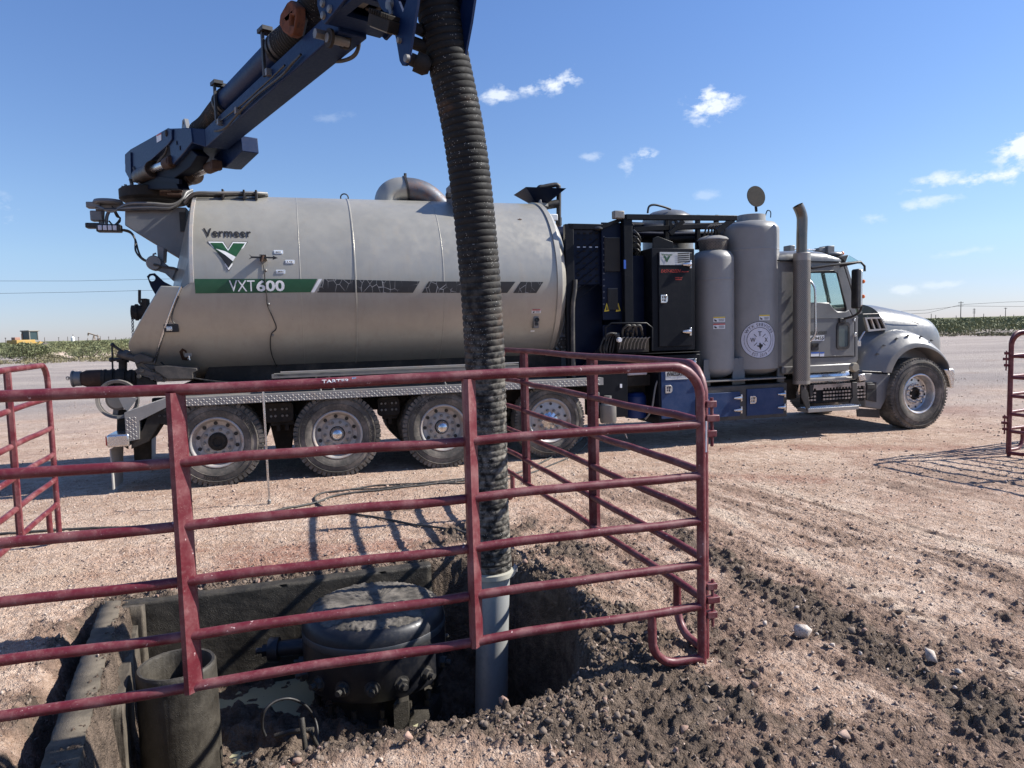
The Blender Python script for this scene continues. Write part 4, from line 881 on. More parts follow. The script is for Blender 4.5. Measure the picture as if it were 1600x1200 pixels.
# perforated navy guards
pbox('guard_post', DARK, 888,350,896,600,t0,t0+.08); pbox('guard_rail', DARK, 888,350,942,358,t0,t0+.08)
def holes(nm, par, x0, y0, x1, y1, nx, ny, t, m, w=.045, h=.022, skip=()):
    g = MB()
    for i in range(nx):
        for j in range(ny):
            if (i, j) in skip: continue
            s, z = pf(x0+(x1-x0)*(i+.5)/nx, y0+(y1-y0)*(j+.5)/ny, t)
            g.add([(s+a*w/2, t, z+c*h/2) for a, c in ((-1,0),(-.6,1),(.6,1),(1,0),(.6,-1),(-.6,-1))], [(0,1,2,3,4,5)])
    return g.merge(par, m)
VOID = simple('unlit_interior', (.004,.004,.005), .9); 
pA = pbox('guard_panel', NAVY, 896,356,940,445,t0+.10,t0+.11)
holes('guard_slots', pA, 899,360,937,444, 4, 9, t0+.095, VOID)
holes('guard_slots', pA, 899,382,937,390, 4, 1, t0+.090, simple('painted_sky_gap', (.42,.5,.6), .9), .05, .016)  # pale blue slots: skylight through the guard, painted as colour
pbox('guard_panel', NAVY, 896,446,940,600,t0+.30,t0+.32)
b = MB()
for k in range(6):
    a = cs(900,400+k*14,t0+.07); c = cs(936,372+k*14,t0+.07); b.tube([a, c], .007, 5)
b.merge(pA, DARK)
pB = pbox('cooler_panel', NAVY, 942,348,976,500,t0+.04,t0+.06)
b = MB(); b.prism(pfs(t0+.03,(938,352),(976,338),(977,344),(940,358)), t0+.0, t0+.3); b.build('cooler_hood', DARK, TR, bevel=.004)
GRL = simple('cooler_core', (.085,.082,.08), .6, .3)
for (x0,y0,x1,y1) in ((946,371,968,424),(951,450,965,484)):
    o = pbox('cooler_core', GRL, x0,y0,x1,y1,t0+.015,t0+.04, 0)
    s0, z0 = pf(x0,y1,t0+.01); s1, z1 = pf(x1,y0,t0+.01); g = MB(); k = int((z1-z0)/.014)
    for i in range(k): g.box(s0,s1,t0+.006,t0+.013,z0+i*.014,z0+i*.014+.005)
    g.merge(o, VOID)
holes('cooler_slots', pB, 941,365,946,480,1,12,t0+.035, simple('hole_glint', (.10,.11,.13), .9), .03, .018); holes('cooler_slots', pB, 969,360,976,490,1,13,t0+.035, VOID, .03,.02)
for x in (944,962):
    g = MB(); g.add([(*(lambda q: (q[0], t0+.028, q[1]))(pf(X_, Y_, t0+.028)),) for X_, Y_ in ((x,487),(x+8,486),(x+4,473))], [(0,1,2)]); g.build('warning_triangle', YEL, pB, smooth=0)
    g = MB(); g.add([(*(lambda q: (q[0], t0+.024, q[1]))(pf(X_, Y_, t0+.024)),) for X_, Y_ in ((x+2.6,484.5),(x+5.4,484.5),(x+4,478))], [(0,1,2)]); g.build('warning_print', BLKL, pB, smooth=0)
pbox('frame_post', DARK, 977,335,988,520,t0-.06,t0+.04); pbox('blue_reflector', BLUEL, 975,406,978,420,t0-.07,t0-.06,0)
for (a, c, t) in (((977,335),(1150,337),.14), ((988,355),(1148,347),.6), ((977,335),(990,335),1.9)):
    p = cs(*a, t); q = cs(*c, t); b = MB(); b.bar(p+Vector((0,0,-.035)), q+Vector((0,0,-.035)), .07, .07); b.build('frame_beam', DARK, TR, bevel=.006)
for x in (1041, 1090, 1119): p = cs(x,336,.6); q = cs(x,390,.6); b = MB(); b.bar(p, q, .06, .06); b.build('frame_post', DARK, TR, bevel=.006)
b = MB(); b.bar(cs(988,350,.6), cs(940,420,.6), .05,.05); b.bar(cs(1046,365,.4), cs(1068,345,.4), .03,.06); b.bar(cs(1120,362,.3), cs(1146,342,.3), .03,.08); b.bar(cs(880,395,.9), cs(893,355,.9), .05,.05); b.build('frame_brace', DARK, TR, bevel=.004)
b = MB(); b.bar(cs(897,600,t0+.05), cs(945,545,t0+.05), .04, .16); b.build('frame_brace', DARK, TR, bevel=.004)
o = pbox('work_lamp', STEEL, 960,329,976,341,.05,.14,.012); b = MB(); b.sphere(cs(935,357,.1), .045, 10, (1.4,1,.6)); b.build('work_lamp', BLACK, TR)
b = MB(); b.tube([cs(868,368,1.0), cs(896,366,1.0)], .12, 20); b.build('air_duct', NAVY, TR)
# rear grey pressure tank with dome, behind the frame
p = cs(1043,335,1.5); r = .39; b = MB(); b.lathe([(0,p.z+.07),(.1,p.z+.065),(.25,p.z+.03),(.35,p.z-.03),(r,p.z-.09),(r,p.z-.12),(r,1.25),(r,1.2),(0,1.2)], (p.x,1.5,0), 'Z', 48); b.build('pressure_tank', CABG, TR)
b = MB(); b.tube(smoothpath([cs(1012,333,1.2),cs(1014,323,1.2),(cs(1022,320,1.2)),cs(1036,323,1.2),cs(1048,327,1.2)],5), .016, 8); b.build('tank_hose', BLACK, TR, smooth=60)
for y0, t, r, m in ((352,.95,.05,DARK),(364,.8,.035,NAVY),(372,1.0,.06,CHAS)):
    b = MB(); b.tube([cs(985,y0,t), cs(1040,y0+2,t), cs(1128,y0+1,t)], r, 12); b.build('pipe_run', m, TR, smooth=60)
b = MB(); b.lathe([(0,-.2),(.10,-.19),(.12,-.15),(.12,.15),(.10,.19),(0,.2)], tuple(cs(1022,362,.9)), 'X', 24); b.build('air_filter', DARK, TR)
b = MB(); b.prism(pfs(.5,(1046,341),(1070,341),(1064,352),(1050,368),(1046,366)), .49, .51, holes=[arc(pf(1052,348,.5),.03,0,360,8), arc(pf(1060,345,.5),.025,0,360,8), arc(pf(1050,358,.5),.02,0,360,8)]); b.build('frame_gusset', DARK, TR)
for k in range(5): b = MB(); b.tube(smoothpath([cs(1100+k*6,372,.55), cs(1103+k*5,358-k,.5), cs(1112+k*4,352,.5), cs(1120+k*3,360,.5)],5), .014, 6); b.build('control_hose', RUBH, TR, smooth=60)
for k in range(4): b = MB(); b.tube(smoothpath([cs(990,360+k*9,.5), cs(996,366+k*8,.4), cs(1000,376+k*7,.45), cs(993,392+k*6,.5)],5), .016, 6); b.build('control_hose', BLACK, TR, smooth=60)
# burner cabinet
cx0, cz0 = pf(1022,549,.12); cx1, cz1 = pf(1085,388,.12)
b = MB(); b.box(cx0-.02,cx1,.12,1.0,cz0,cz1); cab1 = b.build('burner_cabinet', DARK, TR, bevel=.008)
b = MB(); b.box(cx0+.07,cx1-.05,.10,.13,cz0+.06,cz1-.06); dr = b.build('cabinet_door', DARK, TR, bevel=.006)
b = MB(); b.prism(pfs(.3,(1020,372),(1028,369),(1052,378),(1052,388),(1020,388)), .3, .32); b.box(cx0-.15,cx0+.0,.5,.95,cz1-.02,cz1+.2); b.build('cabinet_cowl', DARK, TR, bevel=.006)
b = MB(); b.box(cx0-.42,cx0-.02,.35,1.0,cz0+.02,cz1-.08); b.build('fan_housing', NAVY, TR, bevel=.006)
for y in (410+3, 518): 
    c = cs(1076,y,.08); b = MB(); b.tube([(c.x-.09,.085,c.z),(c.x-.02,.075,c.z),(c.x+.03,.08,c.z)], [.016,.03,.032], 12); b.box(c.x+.015,c.x+.045,.07,.11,c.z-.055,c.z+.055); b.build('door_hinge', CHR, dr, bevel=.004)
def latch(x, y, t, par, m=CHR):
    c = cs(x, y, t); b = MB(); b.prism([(c.x-.05,c.z-.055),(c.x+.03,c.z-.055),(c.x+.055,c.z-.03),(c.x+.055,c.z+.03),(c.x+.03,c.z+.055),(c.x-.05,c.z+.055)], t-.018, t, holes=[[(c.x-.03,c.z-.035),(c.x+.02,c.z-.035),(c.x+.02,c.z+.035),(c.x-.03,c.z+.035)]]); b.box(c.x-.012,c.x+.004,t-.014,t,c.z-.036,c.z+.036); b.box(c.x-.03,c.x+.02,t-.012,t,c.z-.008,c.z+.006); return b.build('door_latch', m, par, bevel=.003)
latch(1037,467,.10,dr)
def quad(nm, m, t, x0, y0, x1, y1, par):
    s0, z0 = pf(x0,y1,t); s1, z1 = pf(x1,y0,t); b = MB(); b.add([(s0,t,z0),(s1,t,z0),(s1,t,z1),(s0,t,z1)], [(0,1,2,3)]); return b.build(nm, m, par, smooth=0), s0, s1, z0, z1
flat = lambda t: (lambda u, w: Vector((u, t, w)))
o, s0, s1, z0, z1 = quad('maker_plate', painted('silver_plate', (.45,.46,.46), .4, .3, (.3,.27,.24), .2, scale=9), .094, 1031,394,1078,414, dr)
t = MB(); text(t, 'Vermeer', s0+.02, s0+.19, z1-.05, z1-.02, flat(.088), bold=.03); t.add([(s0+a, .088, z0+c) for a, c in ((.05,.12),(.085,.12),(.105,.08),(.125,.12),(.16,.12),(.105,.03))], [(0,1,2,5),(2,3,4,5)]); t.build('plate_print', GREEN, dr, smooth=0)
t = MB()
for k in range(5): t.add([(s0+.27+a*.18, .088, z0+.03+k*.028+c*.016+(.01 if a else 0)) for a, c in ((0,0),(1,0),(1,1),(0,1))], [(0,1,2,3)])
t.build('plate_picture', BLKL, dr, smooth=0)
s0, z0 = pf(1033,426,.09); s1, z1 = pf(1075,419,.09)
t = MB(); text(t, 'EASY-KLEEN', s0, s0+.30, z0, z0+.045, flat(.093), bold=.0, shear=.3); text(t, 'MAGNUM', s0+.31, s0+.42, z0+.004, z0+.02, flat(.093), bold=.02, shear=.3); t.build('cabinet_lettering', REDL, dr, smooth=0)
t = MB(); q0, q1 = pf(1045,440,.09)
text(t, 'PRESSURE', q0+.10, q0+.21, q1+.045, q1+.06, flat(.093), bold=.02); text(t, 'WASHERS', q0+.10, q0+.20, q1+.02, q1+.035, flat(.093), bold=.02); t.build('cabinet_lettering', REDL, dr, smooth=0)
# hydraulic valve bank with levers, gauge and hoses
b = MB(); P = pfs(.06,(946,548),(946,512),(955,505),(1010,505),(1019,512),(1019,548)); b.tube([(s,.06,z) for s, z in P], .012, 8); b.build('valve_guard', DARK, TR)
vb = pbox('valve_bank', CHAS, 965,528,1014,552,.12,.35)
for k in range(8):
    c = cs(969+k*5.6,534,.1); b = MB(); b.tube([(c.x,.12,c.z-.10),(c.x,.09,c.z-.02),(c.x+.02,.06,c.z+.05),(c.x+.045,.05,c.z+.06)], .008, 6); b.build('valve_lever', STEEL, vb)
c = cs(968,531,.05); b = MB(); b.lathe([(0,.03),(.028,.03),(.033,.045),(.033,.08)], (c.x,0,c.z), 'Y', 18); b.build('pressure_gauge', WHT, vb)
for k in range(5):
    b = MB(); b.tube(smoothpath([cs(943+k*3,560,.15+.02*k),cs(938+k*5,545,.12+.02*k),cs(946+k*4,525,.12+.02*k),cs(958+k*2,521,.12),cs(966,530,.12)],6), .014, 8); b.build('control_hose', BLACK, vb, smooth=60)
for k in range(3): b = MB(); b.tube(smoothpath([cs(972+k*8,530,.2),cs(974+k*8,514,.12),cs(984+k*8,509,.1),cs(986+k*9,524,.2)],5), .018, 8); b.build('control_hose', RUBH, vb, smooth=60)
pl = pbox('valve_backplate', NAVY, 942,506,1018,528,.3,.32); holes('backplate_slots', pl, 944,508,964,522,4,3,.295,VOID,.025,.02); holes('backplate_slots', pl, 992,508,1014,526,5,4,.295,VOID,.02,.02)
b = MB(); b.tube(smoothpath([cs(899,437,t0-.02),cs(898,455,t0-.03),cs(895,480,t0-.03),cs(895,540,t0-.03),cs(896,590,t0-.03)],6), .028, 10); b.build('loom', RUBH, TR, smooth=60)
# deck and lower cabinets
b = MB(); b.box(4.74,7.72,.35,2.3,.86,1.02); b.build('machine_deck', CHAS, TR, bevel=.01)
pbox('lower_cabinet', DARK, 936,553,980,654,.10,.6); pbox('reflector_plate', WHT, 969,600,972,606,.09,.10,0); pbox('amber_light', ORG, 930,628,935,642,.06,.12,.004)
b = MB(); b.prism(pfs(.08,(928,607),(936,614),(935,648),(929,640)), .06, .12); b.build('light_bracket', GREYB, TR, bevel=.004)
pbox('deck_cover', DARK, 930,549,1094,556,.08,.5); pbox('poly_tank', LILAC, 981,572,1012,587,.3,.8,.02)
b = MB(); c = cs(993,630,.5); b.lathe([(0,c.z+.16),(.11,c.z+.15),(.15,c.z+.10),(.15,c.z-.2),(0,c.z-.2)], (c.x,.5,0), 'Z', 24); b.build('blue_jug', simple('jug_blue', (.008,.03,.14), .5), TR)
b = MB(); b.lathe([(0,0),(.10,0),(.11,.02),(.11,.24),(.08,.27),(.05,.28),(.05,.36),(0,.36)], (cs(952,640,.0).x,-.01+.05,.42), 'Z', 20); b.build('filter_canister', STEEL, TR)
b = MB(); b.tube(smoothpath([cs(1008,655,.2),cs(1018,640,.15),cs(1024,605,.15),cs(1030,590,.15)],5), .014, 8); b.build('control_hose', STEEL, TR, smooth=60)
b = MB(); b.tube(smoothpath([cs(975,668,.2),cs(976,675,.2),cs(980,685,.2)],4), .01, 6); b.build('hanging_strap', RIMD, TR)
UB = pbox('upper_toolbox', DARK, 1030,553,1094,664,.10,.75); pbox('toolbox_door', NAVYB, 1034,560,1086,655,.085,.11,.006)
for y in (566,): c = cs(1084,y,.07); b = MB(); b.tube([(c.x-.07,.07,c.z),(c.x+.02,.065,c.z)], [.014,.026], 10); b.box(c.x+.01,c.x+.035,.06,.10,c.z-.05,c.z+.05); b.build('door_hinge', CHR, UB, bevel=.003)
latch(1044,608,.085,UB,RIMD)
o, s0, s1, z0, z1 = quad('logo_plate', painted('plate_white', (.5,.52,.53), .5, 0, (.3,.27,.24), .25, scale=9), .079, 1040,576,1078,594, UB)
t = MB(); text(t, 'VERMEER', s0+.02, s1-.06, z1-.055, z1-.02, flat(.073), bold=.02); text(t, 'EVACUATION', s0+.02, s1-.02, z0+.05, z0+.10, flat(.073), bold=.05); t.build('plate_print', BLKL, UB, smooth=0)
TB = pbox('toolbox', painted('toolbox_frame', (.035,.038,.042), .45, .2, (.2,.18,.16), .3, speck=.2), 1095,598,1230,660,.08,.75,.012)
for (x0,y0,x1,y1) in ((1096,612,1156,654),(1167,605,1224,650)):
    s0, z0 = pf(x0,y1,.07); s1, z1 = pf(x1,y0,.07); b = MB(); b.box(s0,s1,.062,.085,z0+.0,z1); d = b.build('toolbox_door', NAVYB, TR, bevel=.005)
    latch(x0+(9 if x0 > 1100 else 6),(y0+y1)/2-3,.062,d,CHR)
    for k in (.25,.75):
        c = Vector((s1-.01,.05,z0+(z1-z0)*k)); b = MB(); b.tube([(c.x-.10,.052,c.z),(c.x-.02,.045,c.z),(c.x+.02,.045,c.z)], [.012,.024,.027], 12); b.box(c.x+.01,c.x+.035,.04,.085,c.z-.05,c.z+.05); b.build('door_hinge', CHR, d, bevel=.004)
b = MB(); s, z = pf(1090,596,.08); b.box(s-.0,s+1.43,.06,.8,z-.02,z+.0); b.build('toolbox_lid', STEEL, TR, bevel=.004)
# two vertical tanks
def vtank(x0, x1, tc, ytop, ybot, prof, name, m):
    s0, _ = pf(x0, 450, tc); s1, _ = pf(x1, 450, tc); r = (s1-s0)/2*.985; c = (s0+s1)/2; zt = pf((x0+x1)/2, ytop, tc-r)[1]; zb = pf((x0+x1)/2, ybot, tc-r)[1]
    b = MB(); b.lathe([(0,zb-.09),(r*.5,zb-.08),(r*.85,zb-.035),(r,zb+.02)]+[(r,zb+.06),(r,zb+.1),(r,zt-.40),(r,zt-.35),(r,zt-.34),(r+.002,zt-.336),(r+.002,zt-.33),(r,zt-.326)]+[(r,zt-.31),(r,zt-.07),(r,zt-.03),(r*.97,zt+.0)]+[(r*q, zt+h) for q, h in prof], (c,tc,0), 'Z', 64)
    return b.build(name, m, TR, smooth=40), c, r, zt, zb
VT = painted('vertical_tank_grey', (.25,.247,.238), .42, .05, (.29,.26,.225), .2, coat=.0, scale=1.5, speck=.06)
v1, c1, r1, zt1, zb1 = vtank(1086,1142,.42,398,583,[(.85,.06),(.62,.085),(.62,.09),(0,.09)],'propane_tank',VT)
b = MB(); b.lathe([(r1*.62,zt1+.07),(r1*.66,zt1+.09),(r1*.70,zt1+.20),(r1*.72,zt1+.235),(r1*.70,zt1+.25)], (c1,.42,0), 'Z', 32); vcol = b.build('valve_collar', painted('perforated_collar', (.12,.115,.11), .5, .4, (.3,.26,.2), .5, scale=12), TR)
b = MB(); b.lathe([(0,zt1+.30),(r1*.4,zt1+.295),(r1*.66,zt1+.27),(r1*.76,zt1+.245),(r1*.76,zt1+.23),(0,zt1+.23)], (c1,.42,0), 'Z', 32); b.build('collar_cap', VT, TR)
b = MB()
for i in range(30):
    for j in range(6):
        a = 2*PI*(i+.5*(j % 2))/30; b.add([(c1+(r1*.70+.012)*math.cos(a+da), .42+(r1*.70+.012)*math.sin(a+da), zt1+.095+.02*j+dz) for da, dz in ((-.03,0),(0,.006),(.03,0),(0,-.006))], [(0,1,2,3)])
b.merge(vcol, VOID)
v2, c2, r2, zt2, zb2 = vtank(1133,1209,.50,350,580,[(.85,.06),(.55,.09),(0,.095)],'water_tank',VT)
b = MB(); b.lathe([(r2*.48,zt2+.07),(r2*.50,zt2+.08),(r2*.50,zt2+.185),(r2*.46,zt2+.19),(r2*.44,zt2+.17),(0,zt2+.17)], (c2+.02,.50,0), 'Z', 32); b.build('filler_neck', VT, TR)
L = cs(1181,307,.55); b = MB(); d = Vector((.02,-.98,.12)).normalized(); b.tube([L, L+d*.012], .155, 36); b.tube([L-d*.002,L+d*.001], .145, 36); b.build('filler_lid', CHAS, TR)
b = MB(); b.tube([L+Vector((0,0,-.15)), L+Vector((.03,.03,-.21))], .02, 8); b.build('lid_hinge', DARK, TR)
for q in ([cs(1196,337,.5),cs(1199,329,.5),cs(1204,331,.5),cs(1204,340,.5)], [cs(1134,347,.5),cs(1137,337,.5),cs(1142,344,.5)]): b = MB(); b.tube(smoothpath(q,4), .008, 6); b.build('lifting_eye', DARK, TR)
for c, r, tc, zb in ((c1,r1,.42,zb1),(c2,r2,.50,zb2)):
    for sx in (-1, 1):
        for sy in (-1, 1):
            b = MB(); a = math.atan2(sy*.8, sx); x, y = c+(r+.015)*math.cos(a), tc+(r+.015)*math.sin(a); b.prism([(x-.06,zb-.19),(x+.06,zb-.19),(x+.045,zb+.19),(x-.045,zb+.19)], y-.015*1, y+.015); b.build('tank_leg', GREYB, TR, bevel=.004)
def vw(c, tc, r, e=.005): return lambda u, w: Vector((c+(r+e)*math.sin((u-c)/r), tc-(r+e)*math.cos((u-c)/r), w))
def sticker(f, f2, f3, u, w, ww, hh, band, nm='warning_label', par=None):
    b = MB(); b.add([f(u+a*ww/2, w+c*hh/2) for a, c in ((-1,-1),(0,-1),(1,-1),(1,1),(0,1),(-1,1))], [(0,1,4,5),(1,2,3,4)]); b.build(nm, WHT, par, smooth=0)
    b = MB(); b.add([f2(u+a*ww/2, w+c) for a, c in ((-1,hh*.25),(0,hh*.25),(1,hh*.25),(1,hh*.48),(0,hh*.48),(-1,hh*.48))], [(0,1,4,5),(1,2,3,4)]); b.build('warning_band', band, par, smooth=0)
    b = MB(); b.add([f2(u-ww*.42+a*ww*.22, w-hh*.4+c*hh*.5) for a, c in ((0,.2),(.5,0),(1,.1),(.8,.5),(.4,.6),(.2,1),(0,.8))], [tuple(range(7))])
    for k in range(3): b.add([f2(u+a, w-hh*.34+k*hh*.17+c) for a, c in ((-.01,0),(ww*.4,0),(ww*.4,hh*.07),(-.01,hh*.07))], [(0,1,2,3)])
    b.build('warning_print', BLKL, par, smooth=0)
def inv(c, tc, r, x, y):           # where the picture point falls on the cylinder
    best = None
    for k in range(-60, 61):
        a = k*.025; p = Vector((c+r*math.sin(a), tc-r*math.cos(a), 0)); s, z = pf(x, y, p.y); d = abs(s-p.x)
        if best is None or d < best[0]: best = (d, c+a*r, z)
    return best[1:]
u, w = inv(c1,.42,r1,1124,499); sticker(vw(c1,.42,r1,.004),vw(c1,.42,r1,.007),None,u,w,.165,.075,YEL,par=v1); sticker(vw(c1,.42,r1,.004),vw(c1,.42,r1,.007),None,u,w-.095,.165,.075,REDL,par=v1)
u, w = inv(c2,.5,r2,1195,496); sticker(vw(c2,.5,r2,.004),vw(c2,.5,r2,.007),None,u,w,.16,.08,YEL,par=v2)
# round company seal
u0, w0 = inv(c2,.5,r2,1187.5,531); F1, F2_, F3 = vw(c2,.5,r2,.004), vw(c2,.5,r2,.007), vw(c2,.5,r2,.009); RR_ = .262
def disc(f, R0, R1, m, nm='seal', a0=0, a1=360, n=64):
    b = MB(); vs = []; 
    for i in range(n+1):
        a = math.radians(a0+(a1-a0)*i/n)
        for r in (R0, (R0*2+R1)/3, (R0+2*R1)/3, R1): vs.append(f(u0+r*math.cos(a), w0+r*math.sin(a)))
    b.add(vs, [(4*i+j, 4*i+j+1, 4*i+5+j, 4*i+4+j) for i in range(n) for j in range(3)]); return b.build(nm, m, v2, smooth=0)
disc(F1, 0.001, RR_, LILAC); disc(F2_, RR_-.006, RR_, BLKL, 'seal_ring'); disc(F2_, .172, .179, BLKL, 'seal_ring')
disc(F2_, .212, .216, BLKL, 'seal_ring', 160, 235, 24); disc(F2_, .212, .216, BLKL, 'seal_ring', -55, 20, 24)
def seal_text(s, a0, a1, R0, R1):
    vs, fs, _ = text_geo(s, 0, 0, 1.25); b = MB()
    b.add([F3(u0+(R0+(R1-R0)*q)*math.cos(math.radians(a0+(a1-a0)*p)), w0+(R0+(R1-R0)*q)*math.sin(math.radians(a0+(a1-a0)*p))) for p, q in vs], fs); b.build('seal_lettering', BLKL, v2, smooth=0)
seal_text('WTX SERVICES', 152, 28, .195, .238); seal_text('EST 2019', -118, -62, .240, .196)
b = MB()
for k in (1, -1): 
    d = Vector((k*.7071, .7071)); q = Vector((-.7071*k, .7071)) if k == 1 else Vector((.7071,.7071)); q = Vector((-d.y, d.x))
    b.add([F3(u0+d.x*i*.115+q.x*j*.0045, w0+d.y*i*.115+q.y*j*.0045) for i, j in ((-1,-1),(1,-1),(1,1),(-1,1))], [(0,1,2,3)])
for s, du, dw in (('T',0,.088),('W',-.095,0),('X',.092,0)): text(b, s, u0+du-(.035 if s == 'W' else .026), u0+du+(.035 if s == 'W' else .026), w0+dw-.032, w0+dw+.032, F3, bold=.01)
tx = [(-.1,.35),(-.1,.05),(-.45,.05),(-.3,-.1),(-.15,-.1),(0,-.35),(.12,-.5),(.18,-.25),(.42,-.05),(.42,.15),(.15,.2),(.1,.35)]
b.add([F3(u0+x*.1, w0-.085+z*.12) for x, z in tx], [tuple(range(12))]); b.build('seal_lettering', BLKL, v2, smooth=0)
# ------------------------------------------------------------------ cab
def cabside(t, d, near):
    out = pfs(.15, (1214,408),(1300,405),(1318,411),(1330,448),(1339,486),(1342,496),(1342,562),(1336,573),(1214,573))
    out = [(s, z) for s, z in out]
    if near: win = pfs(.15, (1262,424),(1304,423),(1310,427),(1324,480),(1324,484),(1321,488),(1309,488),(1303,483),(1296,474),(1262,473))
    else: win = pfs(.15, (1245,421),(1306,421),(1324,474),(1245,474))
    b = MB(); b.prism(out, t, t+d, holes=[win]); return b.build('cab_side', CABG, TR, bevel=.006), win
cab, win = cabside(.17, .03, True); cab2, win2 = cabside(2.32, .03, False)
(sA, zA) = pf(1214,573,.15); (sB, zB) = pf(1342,496,.15); zT = pf(1290,405,.15)[1]
b = MB()   # floor, rear wall with rounded corners, firewall
b.box(sA,8.93,.2,2.32,zA,zA+.12)
P = arc((sA+.02,.40),.22,180,270,6)
ring = [(sA-.02,2.3)]+[(sA-.20+.0+(.22+.22*math.cos(math.radians(a))), .39+.22*math.sin(math.radians(a))) for a in np.linspace(180,270,7)]
b.prism([(p[0], p[1]) for p in ring]+[(sA+.22,.20),(sA+.03,.42),(sA+.03,2.3)], zA, zT, 'xy'); b.build('cab_back', CABG, TR, smooth=50)
b = MB(); b.box(8.88,8.93,.2,2.32,zA,zB); b.prism([(8.55,1.70),(8.92,1.70),(8.92,1.90),(8.62,1.88)], .22, 2.3); b.build('dashboard', CREAM, TR, bevel=.01)
# roof
rings = []
for s, zt, ins in ((sA-.03,zT+.06,.10),(sA+.02,zT+.115,.03),(sA+.25,zT+.155,.0),(sA+.6,zT+.17,.0),(sA+.85,zT+.15,.0),(8.52,zT+.10,.01),(8.64,zT+.045,.02),(8.70,zT+.0,.05)):
    hw = 1.10-ins; r = []
    for k in range(17):
        a = PI*k/16; cx, sx = math.cos(a), math.sin(a); r.append(Vector((s, 1.245-hw*math.copysign(abs(cx)**.45, cx), zT-.0+(zt-zT)*abs(sx)**.6)))
    r += [Vector((s, 1.245+hw, zT-.03)), Vector((s, 1.245-hw, zT-.03))]; rings.append(r)
b = MB(); b.loft(rings); b.build('cab_roof', CABG, TR, smooth=40)
b = MB(); b.bar((sA,.155,zT-.02),(8.62,.155,zT-.04),.02,.02); b.build('drip_rail', DARK, TR)
# glass
gl = [pf(1318,411,.15), pf(1343,488,.15)]
b = MB(); b.loft([[Vector((gl[0][0]+x*.0, t, gl[0][1])) for x, t in ((0,.2),(0,2.3))], [Vector((gl[1][0], t, gl[1][1])) for t in (.2,2.3)]], cap=False, closed=False); b.build('windscreen', GLASS, TR, smooth=0).modifiers.new('thick', 'SOLIDIFY').thickness = .006
b = MB(); b.prism(win2, 2.33, 2.336); b.build('side_window', GLASS, TR)
for q in (.2, 2.28): b = MB(); b.bar(cs(1318,411,q), cs(1343,490,q), .06, .05); b.build('screen_pillar', CABG, TR, bevel=.006)
b = MB(); b.bar(cs(1266,425,.19), cs(1308,425,.19), .02, .03); b.bar(cs(1309,426,.19), cs(1323,486,.19), .02, .035); b.bar(cs(1285,424,2.2), cs(1296,474,2.2), .04,.05); b.build('window_seal', BLACK, TR)
b = MB(); P = win; b.tube([(s,.172,z) for s, z in P], .010, 6, closed=True); b.build('window_trim', BLACK, TR)
b = MB(); b.prism([(7.72,1.2),(8.1,1.2),(8.1,1.55),(7.95,1.6),(7.88,2.15),(7.78,2.3),(7.70,2.15)], .5, 1.0); b.build('seat', BLACK, TR, bevel=.05)
b = MB(); b.tube([(8.42+.07*math.sin(q)*.4,.78+.21*math.cos(q),1.93+.19*math.sin(q)) for q in np.linspace(0,2*PI,25)[:-1]], .014, 8, closed=True); b.build('steering_wheel', BLACK, TR)
# door
dp = pfs(.15,(1262,472),(1296,473),(1303,482),(1309,487),(1322,487),(1327,484),(1335,500),(1335,556),(1262,558))
b = MB(); b.prism(dp, .155, .172); door = b.build('cab_door', CABG, TR, bevel=.008)
b = MB(); b.bar(cs(1262,497,.15), cs(1341,496,.15), .012, .008); b.build('door_crease', STEEL, door)
b = MB(); b.tube([(s,.168,z) for s, z in pfs(.168,(1328,484),(1336,500),(1336,557),(1262,559))], .006, 6); b.build('door_gap', BLACK, door)
s0, z0 = pf(1307,546,.15); s1, z1 = pf(1327.5,503,.15)
b = MB(); b.prism(rrect(s0,s1,z0,z1,.05), .140, .156, holes=[rrect(s0+.03,s1-.03,z0+.04,z1-.05,.03)]); b.build('lower_window_frame', BLACK, door)
b = MB(); b.prism(rrect(s0+.03,s1-.03,z0+.04,z1-.05,.03), .148, .153); b.build('lower_window', simple('tinted_glass', (.10,.13,.13), .08), door)
s0, z0 = pf(1267.5,548,.15); s1, z1 = pf(1279,535.5,.15); b = MB(); b.prism(rrect(s0,s1,z0,z1,.02), .145, .156); b.build('door_handle', BLACK, door); b = MB(); b.prism(rrect(s0+.02,s1-.02,z0+.05,z1-.02,.012), .138, .146); b.build('handle_grip', CHAS, door)
s0, z0 = pf(1263,533,.15); s1, z1 = pf(1288,524,.15); b = MB(); b.add([(s0,.151,z0),(s1,.151,z0),(s1,.151,z1),(s0,.151,z1)], [(0,1,2,3)]); b.build('number_plate', WHT, door, smooth=0)
b = MB(); text(b, 'H79455', s0+.01, s1-.01, z0+.012, z1-.012, flat(.147), bold=.03); s0, z0 = pf(1264,523,.15); s1, z1 = pf(1292,517,.15); text(b, 'USDOT 4506883', s0, s1, z0, z1, flat(.149), bold=.02); b.build('door_lettering', BLKL, door, smooth=0)
for x0, x1, m in ((1267,1280,WHT),(1281,1288,LILAC)):
    s0, z0 = pf(x0,557,.15); s1, z1 = pf(x1,550,.15); b = MB(); b.add([(s0,.151,z0),(s1,.151,z0),(s1,.151,z1),(s0,.151,z1)], [(0,1,2,3)]); b.build('door_sticker', m, door, smooth=0)
    b = MB(); b.add([(s0,.149,z1-.02),(s1,.149,z1-.02),(s1,.149,z1),(s0,.149,z1)], [(0,1,2,3)]); b.build('sticker_band', BLUEL, door, smooth=0)
b = MB(); b.tube(smoothpath([cs(1264,438,.12),cs(1270,444,.10),cs(1273.5,455,.08),cs(1274,490,.08),cs(1274,518,.08),cs(1270,528,.10),cs(1264,535,.13)],6), .016, 10); b.build('grab_handle', CHR, TR, smooth=60)
